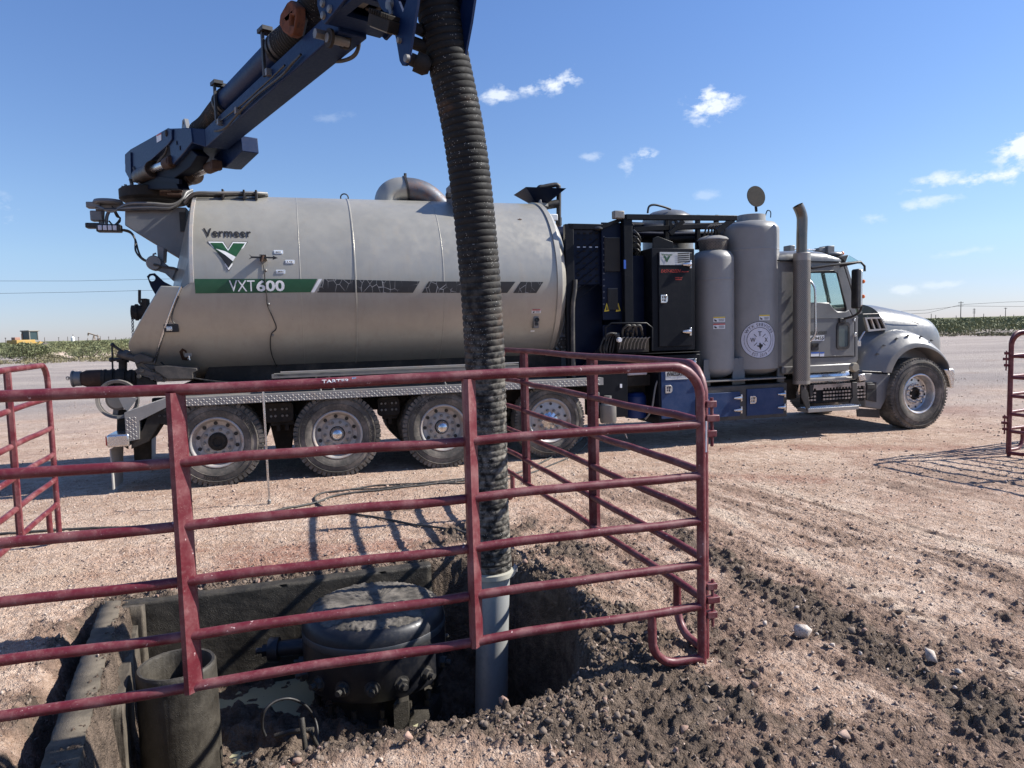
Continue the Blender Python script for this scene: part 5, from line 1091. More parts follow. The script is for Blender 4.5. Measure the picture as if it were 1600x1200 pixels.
b = MB(); b.box(sA+.1,8.9,.16,.2,zA-.12,zA+.0); b.build('cab_sill', CABG, TR, bevel=.02)
b = MB(); b.prism(pfs(.14,(1334,498),(1336.5,498),(1336.5,502),(1334,502)), .135,.15); b.prism(pfs(.14,(1335,520),(1338,520),(1338,526),(1335,526)), .135,.15); b.build('side_marker', CHR, TR, bevel=.003)
# mirror, visor, roof fittings
for q in ([cs(1268,419,.1), cs(1300,414,.02), cs(1345,409,-.05), cs(1351,416,-.08), cs(1351,424,-.08)], [cs(1312,416,.15), cs(1340,410,-.05)], smoothpath([cs(1318,498,.14),cs(1333,494,.02),cs(1343,487,-.05),cs(1346,478,-.08)],4)):
    b = MB(); b.tube(q, .017, 8); b.build('mirror_arm', BLACK, TR)
s0, z0 = pf(1337,482,-.1); s1, z1 = pf(1345,420,-.1); b = MB(); b.prism(rrect(s0,s1-.01,z0,z1,.03), -.13, .0); mi = b.build('mirror', BLACK, TR, bevel=.015)
b = MB(); b.prism(rrect(s1-.03,s1+.03,z0+.03,z1-.01,.025), -.12, -.02); b.build('mirror_back', CHR, mi, bevel=.02)
for q in (.30,.68): b = MB(); b.sphere((s1+.045,-.1,z0+(z1-z0)*q), .03, 8); b.build('mirror_marker', ORG, mi)
b = MB(); b.box(cs(1311,500,.14).x, cs(1321,500,.14).x, .12,.16, cs(1315,505,.14).z, cs(1315,497,.14).z); b.build('arm_mount', BLACK, TR, bevel=.01)
b = MB(); b.prism(pfs(.3,(1312,402),(1326,398),(1321,411),(1318,406)), .3, 2.1); b.build('sun_visor', BLACK, TR, bevel=.004)
b = MB(); b.add([cs(1322,408,.17),cs(1327,399,.17),cs(1352,414,.0),cs(1345,412,.0)], [(0,1,2,3)]); b.build('wind_deflector', GLASS, TR, smooth=0).modifiers.new('thick','SOLIDIFY').thickness = .004
b = MB(); s0, z0 = pf(1229,396,.7); s1, z1 = pf(1237,384,.7); b.box(s0,s1,.62,.78,z0,z1); b.build('roof_lamp', GREYB, TR, bevel=.01)
b = MB(); b.tube([cs(1236,389,.7), cs(1262,390,.7), cs(1280,391,.7)], .012, 8); b.tube([cs(1272,391,.7), cs(1272,398,.7)], .012, 8); b.build('lamp_bar', CHR, TR)
b = MB(); s0, z0 = pf(1278,397,.7); s1, z1 = pf(1297,385,.7); b.box(s0+.1,s1,.6,.8,z0,z1); b.prism([(s0-.03,(z0+z1)/2-.02),(s0+.12,z0+.01),(s0+.12,z1-.01),(s0-.03,(z0+z1)/2+.03)], .64,.76); b.build('roof_lamp', GREYB, TR, bevel=.008)
b = MB(); p = cs(1306,397,.5); b.sphere(p, .07, 14, (2.0,.7,.55)); b.build('roof_marker', CABG, TR); b = MB(); b.sphere(p+Vector((.115,0,.01)), .032, 10); b.build('marker_lens', ORG, TR)
# exhaust stack with perforated guard
ex = cs(1252.5,500,.02); zb = pf(1252,600,.02)[1]; zj = pf(1252,395,.02)[1]; r = .118
b = MB(); b.lathe([(r-.004,zb),(r,zb+.005),(r,zj-.01),(r-.01,zj),(r-.04,zj+.001)], (ex.x,.02,0), 'Z', 40); g = b.build('exhaust_guard', painted('stainless_guard', (.30,.285,.26), .42, .7, (.26,.19,.15), .5, scale=6), TR)
b = MB(); st = .026; k = int((zj-zb-.16)/(st*.5))
for j in range(k):
    for i in range(28):
        a = 2*PI*(i+.5*(j % 2))/28; z = zb+.06+j*st*.5; rr = r+.0015
        if math.sin(a) < .45: b.add([(ex.x+rr*math.cos(a+da), .02+rr*math.sin(a+da), z+dz) for da, dz in ((-.075,0),(-.03,-.0045),(.03,-.0045),(.075,0),(.03,.0045),(-.03,.0045))], [(0,1,2,3,4,5)])
b.merge(g, simple('guard_void', (.05,.035,.028), .8))
P = smoothpath([Vector((cs(1252.5,392,.02).x,.02,zj-.1)), cs(1252.8,370,.02), cs(1253.3,352,.02), cs(1253.2,340,.02), cs(1251,331,.02), cs(1246.5,321,.02)], 6)
b = MB(); b.tube(P, .074, 28, cap=False); b.tube(P[-3:], .068, 28, cap=False); b.tube([P[-3], P[-4]], .068, 20); b.build('exhaust_pipe', painted('exhaust_chrome', (.15,.14,.125), .3, .9, (.25,.19,.15), .35, scale=6, speck=.1), TR, smooth=60)
b = MB(); d = (P[-1]-P[-2]).normalized(); b.tube([P[-1]-d*.03,P[-1]-d*.028], .070, 24); b.build('exhaust_mouth', VOID, TR)
# hood
rings = []
prof = [(1346,474),(1362,475.5),(1380,479),(1400,483),(1420,488),(1434,493),(1443,499),(1447,507),(1449,516)]
for i, (x, y) in enumerate(prof):
    s, z = pf(x, y, .85); s = max(s-.05, 9.0) if i == 0 else s-.02
    hw = np.interp(i, [0,3,5,8], [.96,.90,.84,.60]); zl = .95; r = []
    for k in range(33):
        a = PI*k/32; cx, sx = math.cos(a), math.sin(a); r.append(Vector((s, 1.25-hw*math.copysign(abs(cx)**.62, cx), zl+(z-zl)*abs(sx)**.42)))
    rings.append(r)
last = [Vector((v.x+.02, 1.25+(v.y-1.25)*.9, .95+(v.z-.95)*.93)) for v in rings[-1]]; rings.append(last)
b = MB(); b.loft(rings); hood = b.build('hood', CABG, TR, smooth=45)
b = MB(); b.prism([(10.33,.95),(10.38,.95),(10.38,1.45),(10.33,1.5)], .8, 1.7); b.build('grille', CHR, hood, bevel=.01)
b = MB(); b.box(8.94,9.02,.35,2.15,.7,1.85); b.build('cowl_gap', BLACK, TR)
# fenders
def fender(mir):
    O_ = pfs(.1,(1346,582),(1352,566),(1362,548),(1376,532),(1394,520),(1414,514),(1436,517),(1456,528),(1471,542),(1481,558),(1485,570),(1484,578))
    I_ = pfs(.1,(1392,582),(1396,572),(1402,561),(1411,552),(1422,546),(1434,543.5),(1447,544.5),(1459,549),(1469,556),(1477,566),(1480,574),(1480,579))
    O_ = [Vector((*p, 0)) for p in O_]; I_ = [Vector((*p, 0)) for p in I_]; O_ = smoothpath(O_, 4); I_ = smoothpath(I_, 4); rings = []
    for o, i in zip(O_, I_):
        r = []
        for q, t in ((0,.60),(0,.10),(.03,.07),(.22,.07),(.28,.075),(.34,.10),(.62,.13),(.82,.18),(.95,.27),(1,.42),(1,.62)):
            p = i.lerp(o, q); tt = t if not mir else 2.5-t; r.append(Vector((p.x, tt, p.y)))
        rings.append(r)
    b = MB(); b.loft(rings); return b.build('front_fender', CABG, TR, smooth=42)
fd = fender(False); fender(True)
b = MB(); b.tube([cs(1348,491,.29), cs(1375,490,.30), cs(1410,496,.33), cs(1436,506,.40)], .007, 6); b.build('hood_crease', STEEL, hood)
b = MB(); b.tube([cs(1347,580,.09), cs(1370,581,.09), cs(1391,582,.09)], .008, 6); b.build('fender_gap', BLACK, fd)
for x, y in ((1381,540),(1401,529),(1419,524),(1439,526),(1455,532),(1371,553),(1379,573)):
    p = cs(x, y, .125); g = MB(); g.add([p+Vector((-.03,-.012,-.015)), p+Vector((.035,-.012,-.005)), p+Vector((-.02,-.01,.02)), p+Vector((0,.03,0))], [(0,1,2),(0,2,3),(1,3,2),(0,3,1)]); g.build('fender_clip', BLACK, fd, smooth=0)
b = MB(); b.prism(pfs(.12,(1347,583),(1392,584),(1390,600),(1384,625),(1376,640),(1352,636),(1352,600)), .12, .7); b.build('fender_skirt', GREYB, TR, bevel=.015)
b = MB(); b.prism(pfs(.11,(1353,597),(1369,597),(1369,628),(1353,625)), .10, .12); b.prism(pfs(.09,(1355,600),(1367,600),(1367,608),(1355,608)), .09, .11); b.build('skirt_hatch', BLACK, TR, bevel=.006)
b = MB(); b.prism(pfs(.15,(1339,638),(1374,640),(1375,653),(1340,651)), .15, .17); b.build('mud_flap', BLACK, TR)
b = MB(); s, z = pf(1484,592,.15); b.prism(pfs(.1,(1474,577),(1488,576),(1491,582),(1489,606),(1484,606),(1481,590)), .08, 2.42); b.build('front_bumper', CHR, TR, bevel=.015)
# hood vent
q = lambda x, y, t: cs(x, y, t)
for x in range(3):
    f = x/3; g = (x+1)/3-.05
    P = [(1357+24*f,498-1*f),(1357+24*g,498-1*g),(1362+26*g,515-1.5*g),(1362+26*f,515-1.5*f)]
    b = MB(); b.prism(pfs(.25,*P), .325, .345); b.build('vent_opening', VOID, hood)
    for k in range(5):
        y = .12+.18*k; a = (P[0][0]*(1-y)+P[3][0]*y, P[0][1]*(1-y)+P[3][1]*y); c = (P[1][0]*(1-y)+P[2][0]*y, P[1][1]*(1-y)+P[2][1]*y)
        b = MB(); b.bar(cs(*a,.32), cs(*c,.32), .008,.01); b.build('vent_slat', CHAS, hood)
P = pfs(.25,(1354,496),(1380,495),(1390,515),(1360,518)); H_ = []
for x in range(3):
    f = x/3+.015; g = (x+1)/3-.06; H_.append(pfs(.25,(1357+24*f,498.5-1*f),(1357+24*g,498.5-1*g),(1362+26*g,514.5-1.5*g),(1362+26*f,514.5-1.5*f)))
b = MB(); b.prism(P, .285, .33, holes=H_); b.build('vent_frame', RIMD, hood)
b = MB(); b.tube([cs(1338,540,.25),cs(1348,522,.25),cs(1351,518,.25)], .012, 8); b.box(cs(1338,540,.25).x-.02,cs(1343,540,.25).x,.22,.27,cs(1338,541,.25).z,cs(1338,533,.25).z); b.build('hood_latch', CHR, TR)
# fuel tank, steps
b = MB(); a = cs(1262,592,.45); c = cs(1340,586,.45); b.tube([Vector((8.0,.50,.80)),Vector((8.02,.50,.80)),Vector((8.9,.50,.80)),Vector((8.92,.50,.80))], [.27,.29,.29,.27], 40); b.build('fuel_tank', CHR, TR)
b = MB(); b.box(*sorted((cs(1262,0,.05).x, cs(1338,0,.05).x)), -.02,.28, pf(1262,597,-.02)[1], pf(1262,597,-.02)[1]+.04); o = b.build('upper_step', ALU, TR, bevel=.004)
sx0, sz0 = pf(1257,632,.1); sx1, sz1 = pf(1352,598,.1)
hl = []
for i in range(19):
    if i in (3,4,15): continue
    for j in range(4): x = sx0+.05+i*.056; z = sz1-.07-j*.052; hl.append([(x,z),(x+.038,z),(x+.038,z+.026),(x,z+.026)])
b = MB(); b.prism([(sx0,sz0+.02),(sx1-.05,sz0+.02),(sx1,sz0+.07),(sx1,sz1+.01),(sx0,sz1+.01)], .10, .115, holes=hl); b.build('step_panel', painted('worn_step_panel', (.42,.39,.38), .3, .85, (.24,.17,.14), .55, scale=7, speck=.2), TR, smooth=0)
b = MB(); b.box(sx0,sx1,.13,.2,sz0,sz1); b.build('panel_backing', VOID, TR)
b = MB(); s0, z0 = pf(1263,645,-.08); s1, z1 = pf(1342,636,-.08); b.box(s0,s1,-.08,.16,z0,z0+.055); f = b.build('lower_step', ALU, TR, bevel=.004)
b = MB()
for i in range(30):
    for j in range(5): b.lathe([(.012,z0+.055),(.009,z0+.062),(0,z0+.062)], (s0+.03+i*.031,-.06+j*.045,0), 'Z', 6)
b.build('step_studs', CHR, f)
for ps, ta, tb in ((pfs(-.05,(1251,600),(1262,612),(1266,642),(1262,645),(1251,620)),-.06,-.04),(pfs(-.05,(1330,597),(1338,597),(1338,622),(1343,632),(1326,630),(1331,620)),-.07,-.04),(pfs(-.05,(1331,577),(1342,577),(1338,592),(1332,592)),-.07,-.04),(pfs(.05,(1265,601),(1272,601),(1270,620),(1266,621)),.05,.09)):
    b = MB(); b.prism(ps, ta, tb); b.build('step_bracket', BLACK, TR, bevel=.006)
b = MB(); p = cs(1335,574,-.07); b.lathe([(0,-.1),(.06,-.1),(.07,-.08),(.07,-.04)], (p.x,0,p.z), 'Y', 20); b.build('step_lamp', CREAM, TR)
b = MB(); b.prism(pfs(.05,(1340,585),(1350,584),(1353,594),(1342,596)), .03,.2); b.build('battery_cover', CHR, TR, bevel=.01)
b = MB(); b.box(7.72,8.02,.3,.9,.55,.85); b.tube([(7.74,.4,.82),(7.98,.4,.82)], .06, 12); b.build('air_dryer', CHAS, TR, bevel=.02)
b = MB(); b.box(7.75,8.95,.55,1.95,.85,1.1); b.box(9.0,10.6,.7,1.8,.6,1.2); b.build('engine', CHAS, TR, bevel=.02)
# ------------------------------------------------------------------ boom
BM = Matrix.Translation((-.72, TC, 0)) @ Matrix.Rotation(math.radians(-67.5), 4, 'Z'); BI = (TW @ BM).inverted()
def bf(x, y, l=0):                    # picture point -> (e, z) on the boom's plane l (positive = near side)
    r = BI.to_3x3() @ ray(x, y); c = BI @ CAM; p = c + r*((-l-c.y)/r.y); return (p.x, p.z)
def bfs(l, *P): return [bf(x, y, l) for x, y in P]
def bp(x, y, l=0): e, z = bf(x, y, l); return Vector((e, -l, z))
boom = empty('boom', parent=TR); boom.matrix_local = BM
def part(nm, m, mb, **k): return mb.build(nm, m, boom, **k)
LB = .20
plA = bfs(LB,(195,241),(204,233),(236,215),(262,200),(268,202),(268,218),(262,226),(206,277),(198,274),(195,255))
b = MB(); b.prism(plA, -LB, -LB+.02); b.prism(plA, LB-.02, LB); part('root_plate', BLUEM, b, bevel=.006)
b = MB(); b.prism(bfs(LB-.03,(207,236),(262,204),(262,222),(207,272)), -LB+.02, LB-.02); part('root_box', BLUEM, b, bevel=.004)
b = MB(); b.prism(bfs(LB+.01,(197,244),(205,238),(206,278),(212,280),(203,279),(197,268)), -LB-.02, -LB); part('guard_strip', BLUEM, b)
b = MB(); b.prism(bfs(.12,(213,296),(282,296),(276,278),(300,262),(312,243),(300,232),(228,262),(240,275),(226,284)), -.14, -.02); part('swing_column', simple('dark_navy', (.004,.006,.014), .6, Specular_IOR_Level=.08), b, bevel=.01)
b = MB(); b.bar(bp(244,279,.14), bp(282,284,.14), .03, .05); part('column_step', bpy.data.materials['dark_navy'], b)
hd = bfs(.17,(265,201),(300,200),(302,222),(288,240),(272,257),(269,250),(266,225))
b = MB(); b.prism(hd, -.18, .18); part('head_box', BLUEM, b, bevel=.008)
for x, y in ((276,223),(281,231)): b = MB(); p = bp(x,y,.185); b.box(p.x-.008,p.x+.008,-.187,-.18,p.z-.02,p.z+.02); part('slot', VOID, b)
e0, zt = bf(300,200,.17); zb_ = bf(302,222,.17)[1]
# main beam
bw, bh = .10, .17
pc = [bp(340,216), bp(545,39)]
dirb = (pc[1]-pc[0]).normalized(); st_ = pc[0]-dirb*.05
b = MB(); b.loft([[Vector((e0-.02, sy*.18, z)) for sy, z in ((-1,zb_),(1,zb_),(1,zt),(-1,zt))], [Vector((st_.x, sy*bw, st_.z+sz*bh/2)) for sy, sz in ((-1,-1),(1,-1),(1,1),(-1,1))]]); part('beam_root', BLUEM, b, bevel=.006)
b = MB(); b.bar(st_, pc[1]+dirb*.05, 2*bw, bh); beam = part('main_beam', BLUEM, b, bevel=.008)
lb = bfs(-.12,(335,235),(346,222),(376,212),(378,236),(352,262),(344,262),(340,250),(330,246))
b = MB(); b.prism(lb, .12, .28); part('cylinder_mount', BLUEM, b, bevel=.006)
b = MB(); s, z = bf(249,217,LB+.004); b.add([(bf(x,y,LB+.004)[0], -LB-.004, bf(x,y,LB+.004)[1]) for x, y in ((244,211),(252,207),(252,219),(245,223))], [(0,1,2,3)]); part('warning_label', WHT, b, smooth=0)
b = MB(); b.add([(bf(x,y,LB+.006)[0], -LB-.006, bf(x,y,LB+.006)[1]) for x, y in ((244.5,211),(251.5,207.3),(251.5,209.5),(244.5,213))], [(0,1,2,3)]); part('label_band', REDL, b, smooth=0)
b = MB(); p = bp(290,196,.0); b.prism([(p.x-.1,p.z-.05),(p.x+.1,p.z-.05),(p.x+.04,p.z+.06),(p.x-.04,p.z+.06)], -.02, .02, holes=[arc((p.x,p.z+.02),.02,0,360,10)]); part('lifting_lug', GREYB, b)
b = MB(); p = bp(259,208,LB+.01); b.lathe([(0,-LB-.015),(.03,-LB-.012),(.035,-LB)], (p.x,0,p.z), 'Y', 14); part('pivot_pin', CHAS, b)
def cylinder(a, c, d, e, r1, r2):
    b = MB(); b.tube([a, c], r1, 20); b.tube([a+(c-a)*.86, a+(c-a)*1.0], r1*1.12, 20); b.tube([a-(c-a).normalized()*.05, a], r1*.8, 16); part('cylinder_body', GREASE, b)
    b = MB(); b.tube([c, d], r2, 16); part('cylinder_rod', CHR, b)
    b = MB(); b.tube([d, e], r2*1.5, 12); b.box(e.x-.045,e.x+.03,e.y-.05,e.y+.05,e.z-.045,e.z+.045); part('cylinder_clevis', RUST, b, bevel=.01)
cylinder(bp(217,276,.17), bp(240,264,.17), bp(260,256,.17), bp(269,252,.17), .085, .042)
cylinder(bp(280,283,-.02), bp(304,273,-.02), bp(326,263,-.02), bp(338,258,-.02), .085, .038)
for a, c in (((210,283),(210,262)),((203,297),(204,280))): b = MB(); b.tube(smoothpath([bp(*a,.2), bp(a[0]+3,(a[1]+c[1])/2,.2), bp(*c,.2)],4), .022, 8); part('hydraulic_hose', RUBH, b, smooth=60)
b = MB(); b.tube(smoothpath([bp(262,229,.19),bp(258,240,.19),bp(248,252,.19),bp(243,262,.19)],5), .012, 6); part('hydraulic_hose', RUBH, b, smooth=60)
# suction pipe on the beam, with ribbed hose at both ends
def ribbed(mb, P, r, pitch=.05, amp=.008, n=32):
    P = [Vector(p) for p in P]; L = [0]
    for i in range(1, len(P)): L.append(L[-1]+(P[i]-P[i-1]).length)
    k = int(L[-1]/pitch*8); pts = []; rs = []
    for i in range(k+1):
        s = L[-1]*i/k+.0; j = min(max(bisect_right(L, s)-1, 0), len(P)-2); f = (s-L[j])/(L[j+1]-L[j]); pts.append(P[j].lerp(P[j+1], f))
        ph = (s/pitch) % 1; rs.append(r+amp*(abs(math.sin(PI*ph))**.35*2-1.4))
    mb.tube(pts, rs, n); return pts
pa, pb = bp(352,162,.0), bp(446,68,.0)
b = MB(); b.tube([pa, pb], .102, 32); part('boom_pipe', BLUEM, b)
b = MB(); ribbed(b, smoothpath([bp(312,206), bp(325,196), bp(340,177), pa+(pb-pa)*.02],6), .105, .035, .006, 28); part('boom_hose', HOSE, b, smooth=50)
b = MB(); ribbed(b, smoothpath([pb-(pb-pa)*.02, bp(462,54), bp(482,30), bp(500,-5), bp(535,-60), bp(590,-95)],6), .115, .035, .006, 28); part('boom_hose', HOSE, b, smooth=50)
dd = (pb-pa).normalized()
for q in (.0,.05,.93,.98):
    c = pa.lerp(pb, q); b = MB(); b.tube([c-dd*.02, c+dd*.02], .122, 32); part('hose_clamp', BLACK, b)
for q in (.07,.90):
    c = pa.lerp(pb, q); b = MB(); b.bar(c+Vector((0,-.11,.12)), c+Vector((0,.11,.12)), .05, .03); b.bar(c+Vector((0,-.12,.13)), c+Vector((0,-.12,-.22)), .02,.03); b.bar(c+Vector((0,-.14,.13)), c+Vector((0,-.06,.13)), .12,.03); part('pipe_bracket', BLACK, b)
b = MB(); b.tube(smoothpath([bp(335,205,.13),bp(352,200,.13),bp(372,178,.12),bp(400,150,.12),bp(440,118,.12),bp(456,100,.12),bp(470,85,.12)],5), .010, 6); b.tube(smoothpath([bp(344,189,.12),bp(375,166,.12),bp(410,135,.12),bp(445,102,.12)],5), .008, 6); part('hydraulic_line', BLACK, b, smooth=60)
for x, y in ((371,172),(419,112),(343,190)): b = MB(); p = bp(x,y,.12); b.box(p.x-.02,p.x+.02,p.y-.02,p.y+.02,p.z-.03,p.z+.02); part('line_clip', STEEL, b)
c = bp(461,30,.1); b = MB(); b.prism(bfs(.12,(458,8),(465,3),(474,12),(474,30),(469,56),(463,60),(452,52),(446,40),(448,25)), -.17, -.10, holes=[bfs(.12,(464,26),(471,26),(469,44),(463,42))]); part('rusted_shackle', painted('orange_rust', (.15,.045,.015), .85, 0, (.05,.025,.018), .95, scale=22), b, bevel=.012)
b = MB(); c = bp(475,20,.05); b.tube([bp(472,0,.08), bp(476,30,.08), bp(470,54,.08)], .025, 8); part('hose_clamp', BLACK, b)
b = MB(); p = bp(501,54,.16); b.tube([p+Vector((0,-.04,0)), p+Vector((0,.03,0))], .032, 6); p2 = bp(508,58,.16); b.tube([Vector((p2.x,-.15,p2.z)), Vector((p2.x,.0,p2.z))], .030, 14); part('knuckle_pin', STEEL, b)
b = MB(); p = bp(537,64,.02); b.lathe([(0,-.03),(.05,-.03),(.05,.01),(0,.01)], (p.x,0,p.z), 'Y', 18); b.lathe([(0,-.14),(.06,-.14),(.06,-.12),(0,-.12)], (p2.x,0,p2.z), 'Y', 18); part('pin_flange', CHAS, b)
# outer boom seen from below
b = MB(); e0, z0 = bf(507,32,.20); e1, z1 = bf(600,22,.05)
ob = bfs(.20,(500,-60),(500,10),(507,33),(512,39),(560,-20),(620,-80),(600,-200))
b.prism(ob, -.22, -.20); b.prism(ob, .20, .22); part('knuckle_plate', BLUEM, b, bevel=.004)
for x, y in ((504,5),(505,24),(515,14)): b = MB(); p = bp(x,y,.225); b.lathe([(0,-.24),(.022,-.235),(.026,-.22)], (p.x,0,p.z), 'Y', 10); part('plate_bolt', STEEL, b)
zf = z0+.02
b = MB(); b.prism([(e0-.02,-.20),(e0+.42,-.20),(e0+.42,.20),(e0-.02,.20)], zf-.03, zf, 'xy', holes=[[(e0+.16,-.13),(e0+.38,-.13),(e0+.38,.13),(e0+.16,.13)]]); b.box(e0-.02,e0+.0,-.2,.2,zf,zf+.3); b.box(e0+.42,e0+.44,-.2,.2,zf-.03,zf+.3); part('knuckle_tray', BLUEM, b)
b = MB(); b.box(e0,e0+.9,-.19,.19,zf+.28,zf+.34); part('tray_shade_sheet', VOID, b)  # near-black sheet: the shade inside the open tray, put in as colour
b = MB(); b.box(e0+.18,e0+.26,-.08,-.02,zf+.03,zf+.10); b.box(e0+.27,e0+.34,-.06,.04,zf+.06,zf+.14); part('junction_block', STEEL, b, bevel=.008)
b = MB(); b.tube(smoothpath([(e0+.18,.0,zf+.04),(e0+.24,.04,zf+.02),(e0+.33,.03,zf+.05),(e0+.37,-.05,zf+.15)],5), .014, 8); part('junction_cable', RUBH, b, smooth=60)
b = MB(); b.tube(smoothpath([bp(500,91,-.1),bp(515,95,-.1),bp(535,95,-.1),bp(552,88,-.1),bp(560,74,-.1),bp(562,50,-.1)],6), .014, 8); part('looped_hose', RUBH, b, smooth=60)
# tip: two tapering blades, lamp, rams
bl = bfs(.17,(600,-70),(588,-8),(598,14),(612,28),(621,60),(627,96),(631,103),(636,103),(640,96),(646,60),(654,10),(664,-70))
hole_ = bfs(.17,(625,2),(632,20),(639,-4),(630,-14))
b = MB(); b.prism(bl, -.18, -.165, holes=[hole_]); b.prism(bl, .165, .18, holes=[hole_]); part('tip_blade', BLUEM, b)
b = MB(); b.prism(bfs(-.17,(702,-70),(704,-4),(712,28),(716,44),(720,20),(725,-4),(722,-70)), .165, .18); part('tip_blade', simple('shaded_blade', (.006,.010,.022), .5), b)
e2, z2 = bf(600,-40,.1); b = MB(); b.box(e0+.3,e2+.6,-.16,.16,z0+.34,z0+.6); part('outer_boom', BLUEM, b, bevel=.01)
for x, y, r in ((635,91,.02),(623,63,.014),(608,6,.03)): b = MB(); p = bp(x,y,.19); b.lathe([(0,-.20),(r,-.198),(r*1.1,-.18)], (p.x,0,p.z), 'Y', 14); part('blade_bolt', STEEL, b)
b = MB(); a = bp(641,92,.08); c = bp(672,106,-.02); b.tube([a, a.lerp(c,.25), a.lerp(c,.26), a.lerp(c,.75), c], [.035,.035,.055,.055,.035], 16); part('tip_ram', CHAS, b)
b = MB(); b.tube([bp(644,66,.05), bp(670,76,-.03)], .035, 12); b.tube([bp(650,44,.05), bp(662,50,-.02)], .03, 12); b.tube([bp(655,47,.05), bp(660,52,.0)], .02, 10); part('tip_roller', CHAS, b)
# work lamp under the tip
c = bp(602,38,.22); R_ = Matrix.Rotation(.5, 3, 'Y') @ Matrix.Rotation(.2, 3, 'Z')
b = MB(); b.v = []; b.box(-.09,.09,-.05,.05,-.03,.03,R_)
for k in range(9): b.box(-.085+k*.02,-.078+k*.02,-.06,.06,.03,.055,R_)
b.v = [tuple(Vector(v)+c) for v in b.v]; part('work_lamp', CHAS, b, bevel=.004)
b = MB(); b.box(-.075,.075,-.04,.04,-.036,-.030,R_); b.v = [tuple(Vector(v)+c) for v in b.v]; part('lamp_glass', CREAM, b)
b = MB(); b.tube([c+Vector((.02,0,.03)), bp(611,22,.2), bp(608,5,.2)], .012, 8); part('lamp_bracket', STEEL, b)
# ------------------------------------------------------------------ big ribbed suction hose hanging from the tip
hp = [(660,-150,4.2),(664,-90,4.16),(672,-40,4.14),(682,5,4.14),(702,100,4.16),(723,200,4.18),(737,300,4.2),(747,400,4.22),(754.5,500,4.25),(759,600,4.28),(762,700,4.31),(765,800,4.34),(768.5,862,4.36),(770,892,4.37)]
P = [TI @ atY(x, y, Y) for x, y, Y in hp]
b = MB(); ribbed(b, smoothpath(P, 6), .1185, .037, .005, 44); b.build('suction_hose', HOSE, TR, smooth=50)
P2 = [TI @ atY(x, y, Y) for x, y, Y in ((769.5,885,4.37),(771,905,4.37),(769,1000,4.37),(767,1140,4.37),(766,1260,4.37))]
b = MB(); b.tube(P2, .103, 40); pipe = b.build('suction_tube', PVC, TR, smooth=50)
d = (P2[1]-P2[0]).normalized()
b = MB(); b.tube([P2[0]+d*.015, P2[0]+d*.02, P2[0]+d*.05, P2[0]+d*.055], [.120,.142,.142,.120], 40); b.build('band_clamp', painted('galvanised_band', (.55,.53,.44), .45, .3, (.2,.17,.13), .3, scale=9), pipe)
b = MB(); c = P2[0]+d*.035+Vector((.13,.02,0)); b.box(c.x-.03,c.x+.03,c.y-.03,c.y+.03,c.z-.02,c.z+.02); b.build('clamp_bolt', RIMD, pipe, bevel=.005); b = MB(); b.tube([P2[0]+d*.035+Vector((-.15,0,.02)),P2[0]+d*.035+Vector((-.11,-.03,-.01))], .02, 8); b.build('clamp_bolt', RIMD, pipe)
b = MB(); b.box(c.x-.035,c.x-.0,c.y-.05,c.y-.03,c.z+.03,c.z+.09); b.build('rust_tab', RUST, pipe)
for k in (-.04,-.09): b = MB(); q = P2[0]+d*k; b.tube([q-d*.006, q+d*.006], .129, 40); b.build('wire_band', CHAS, TR)
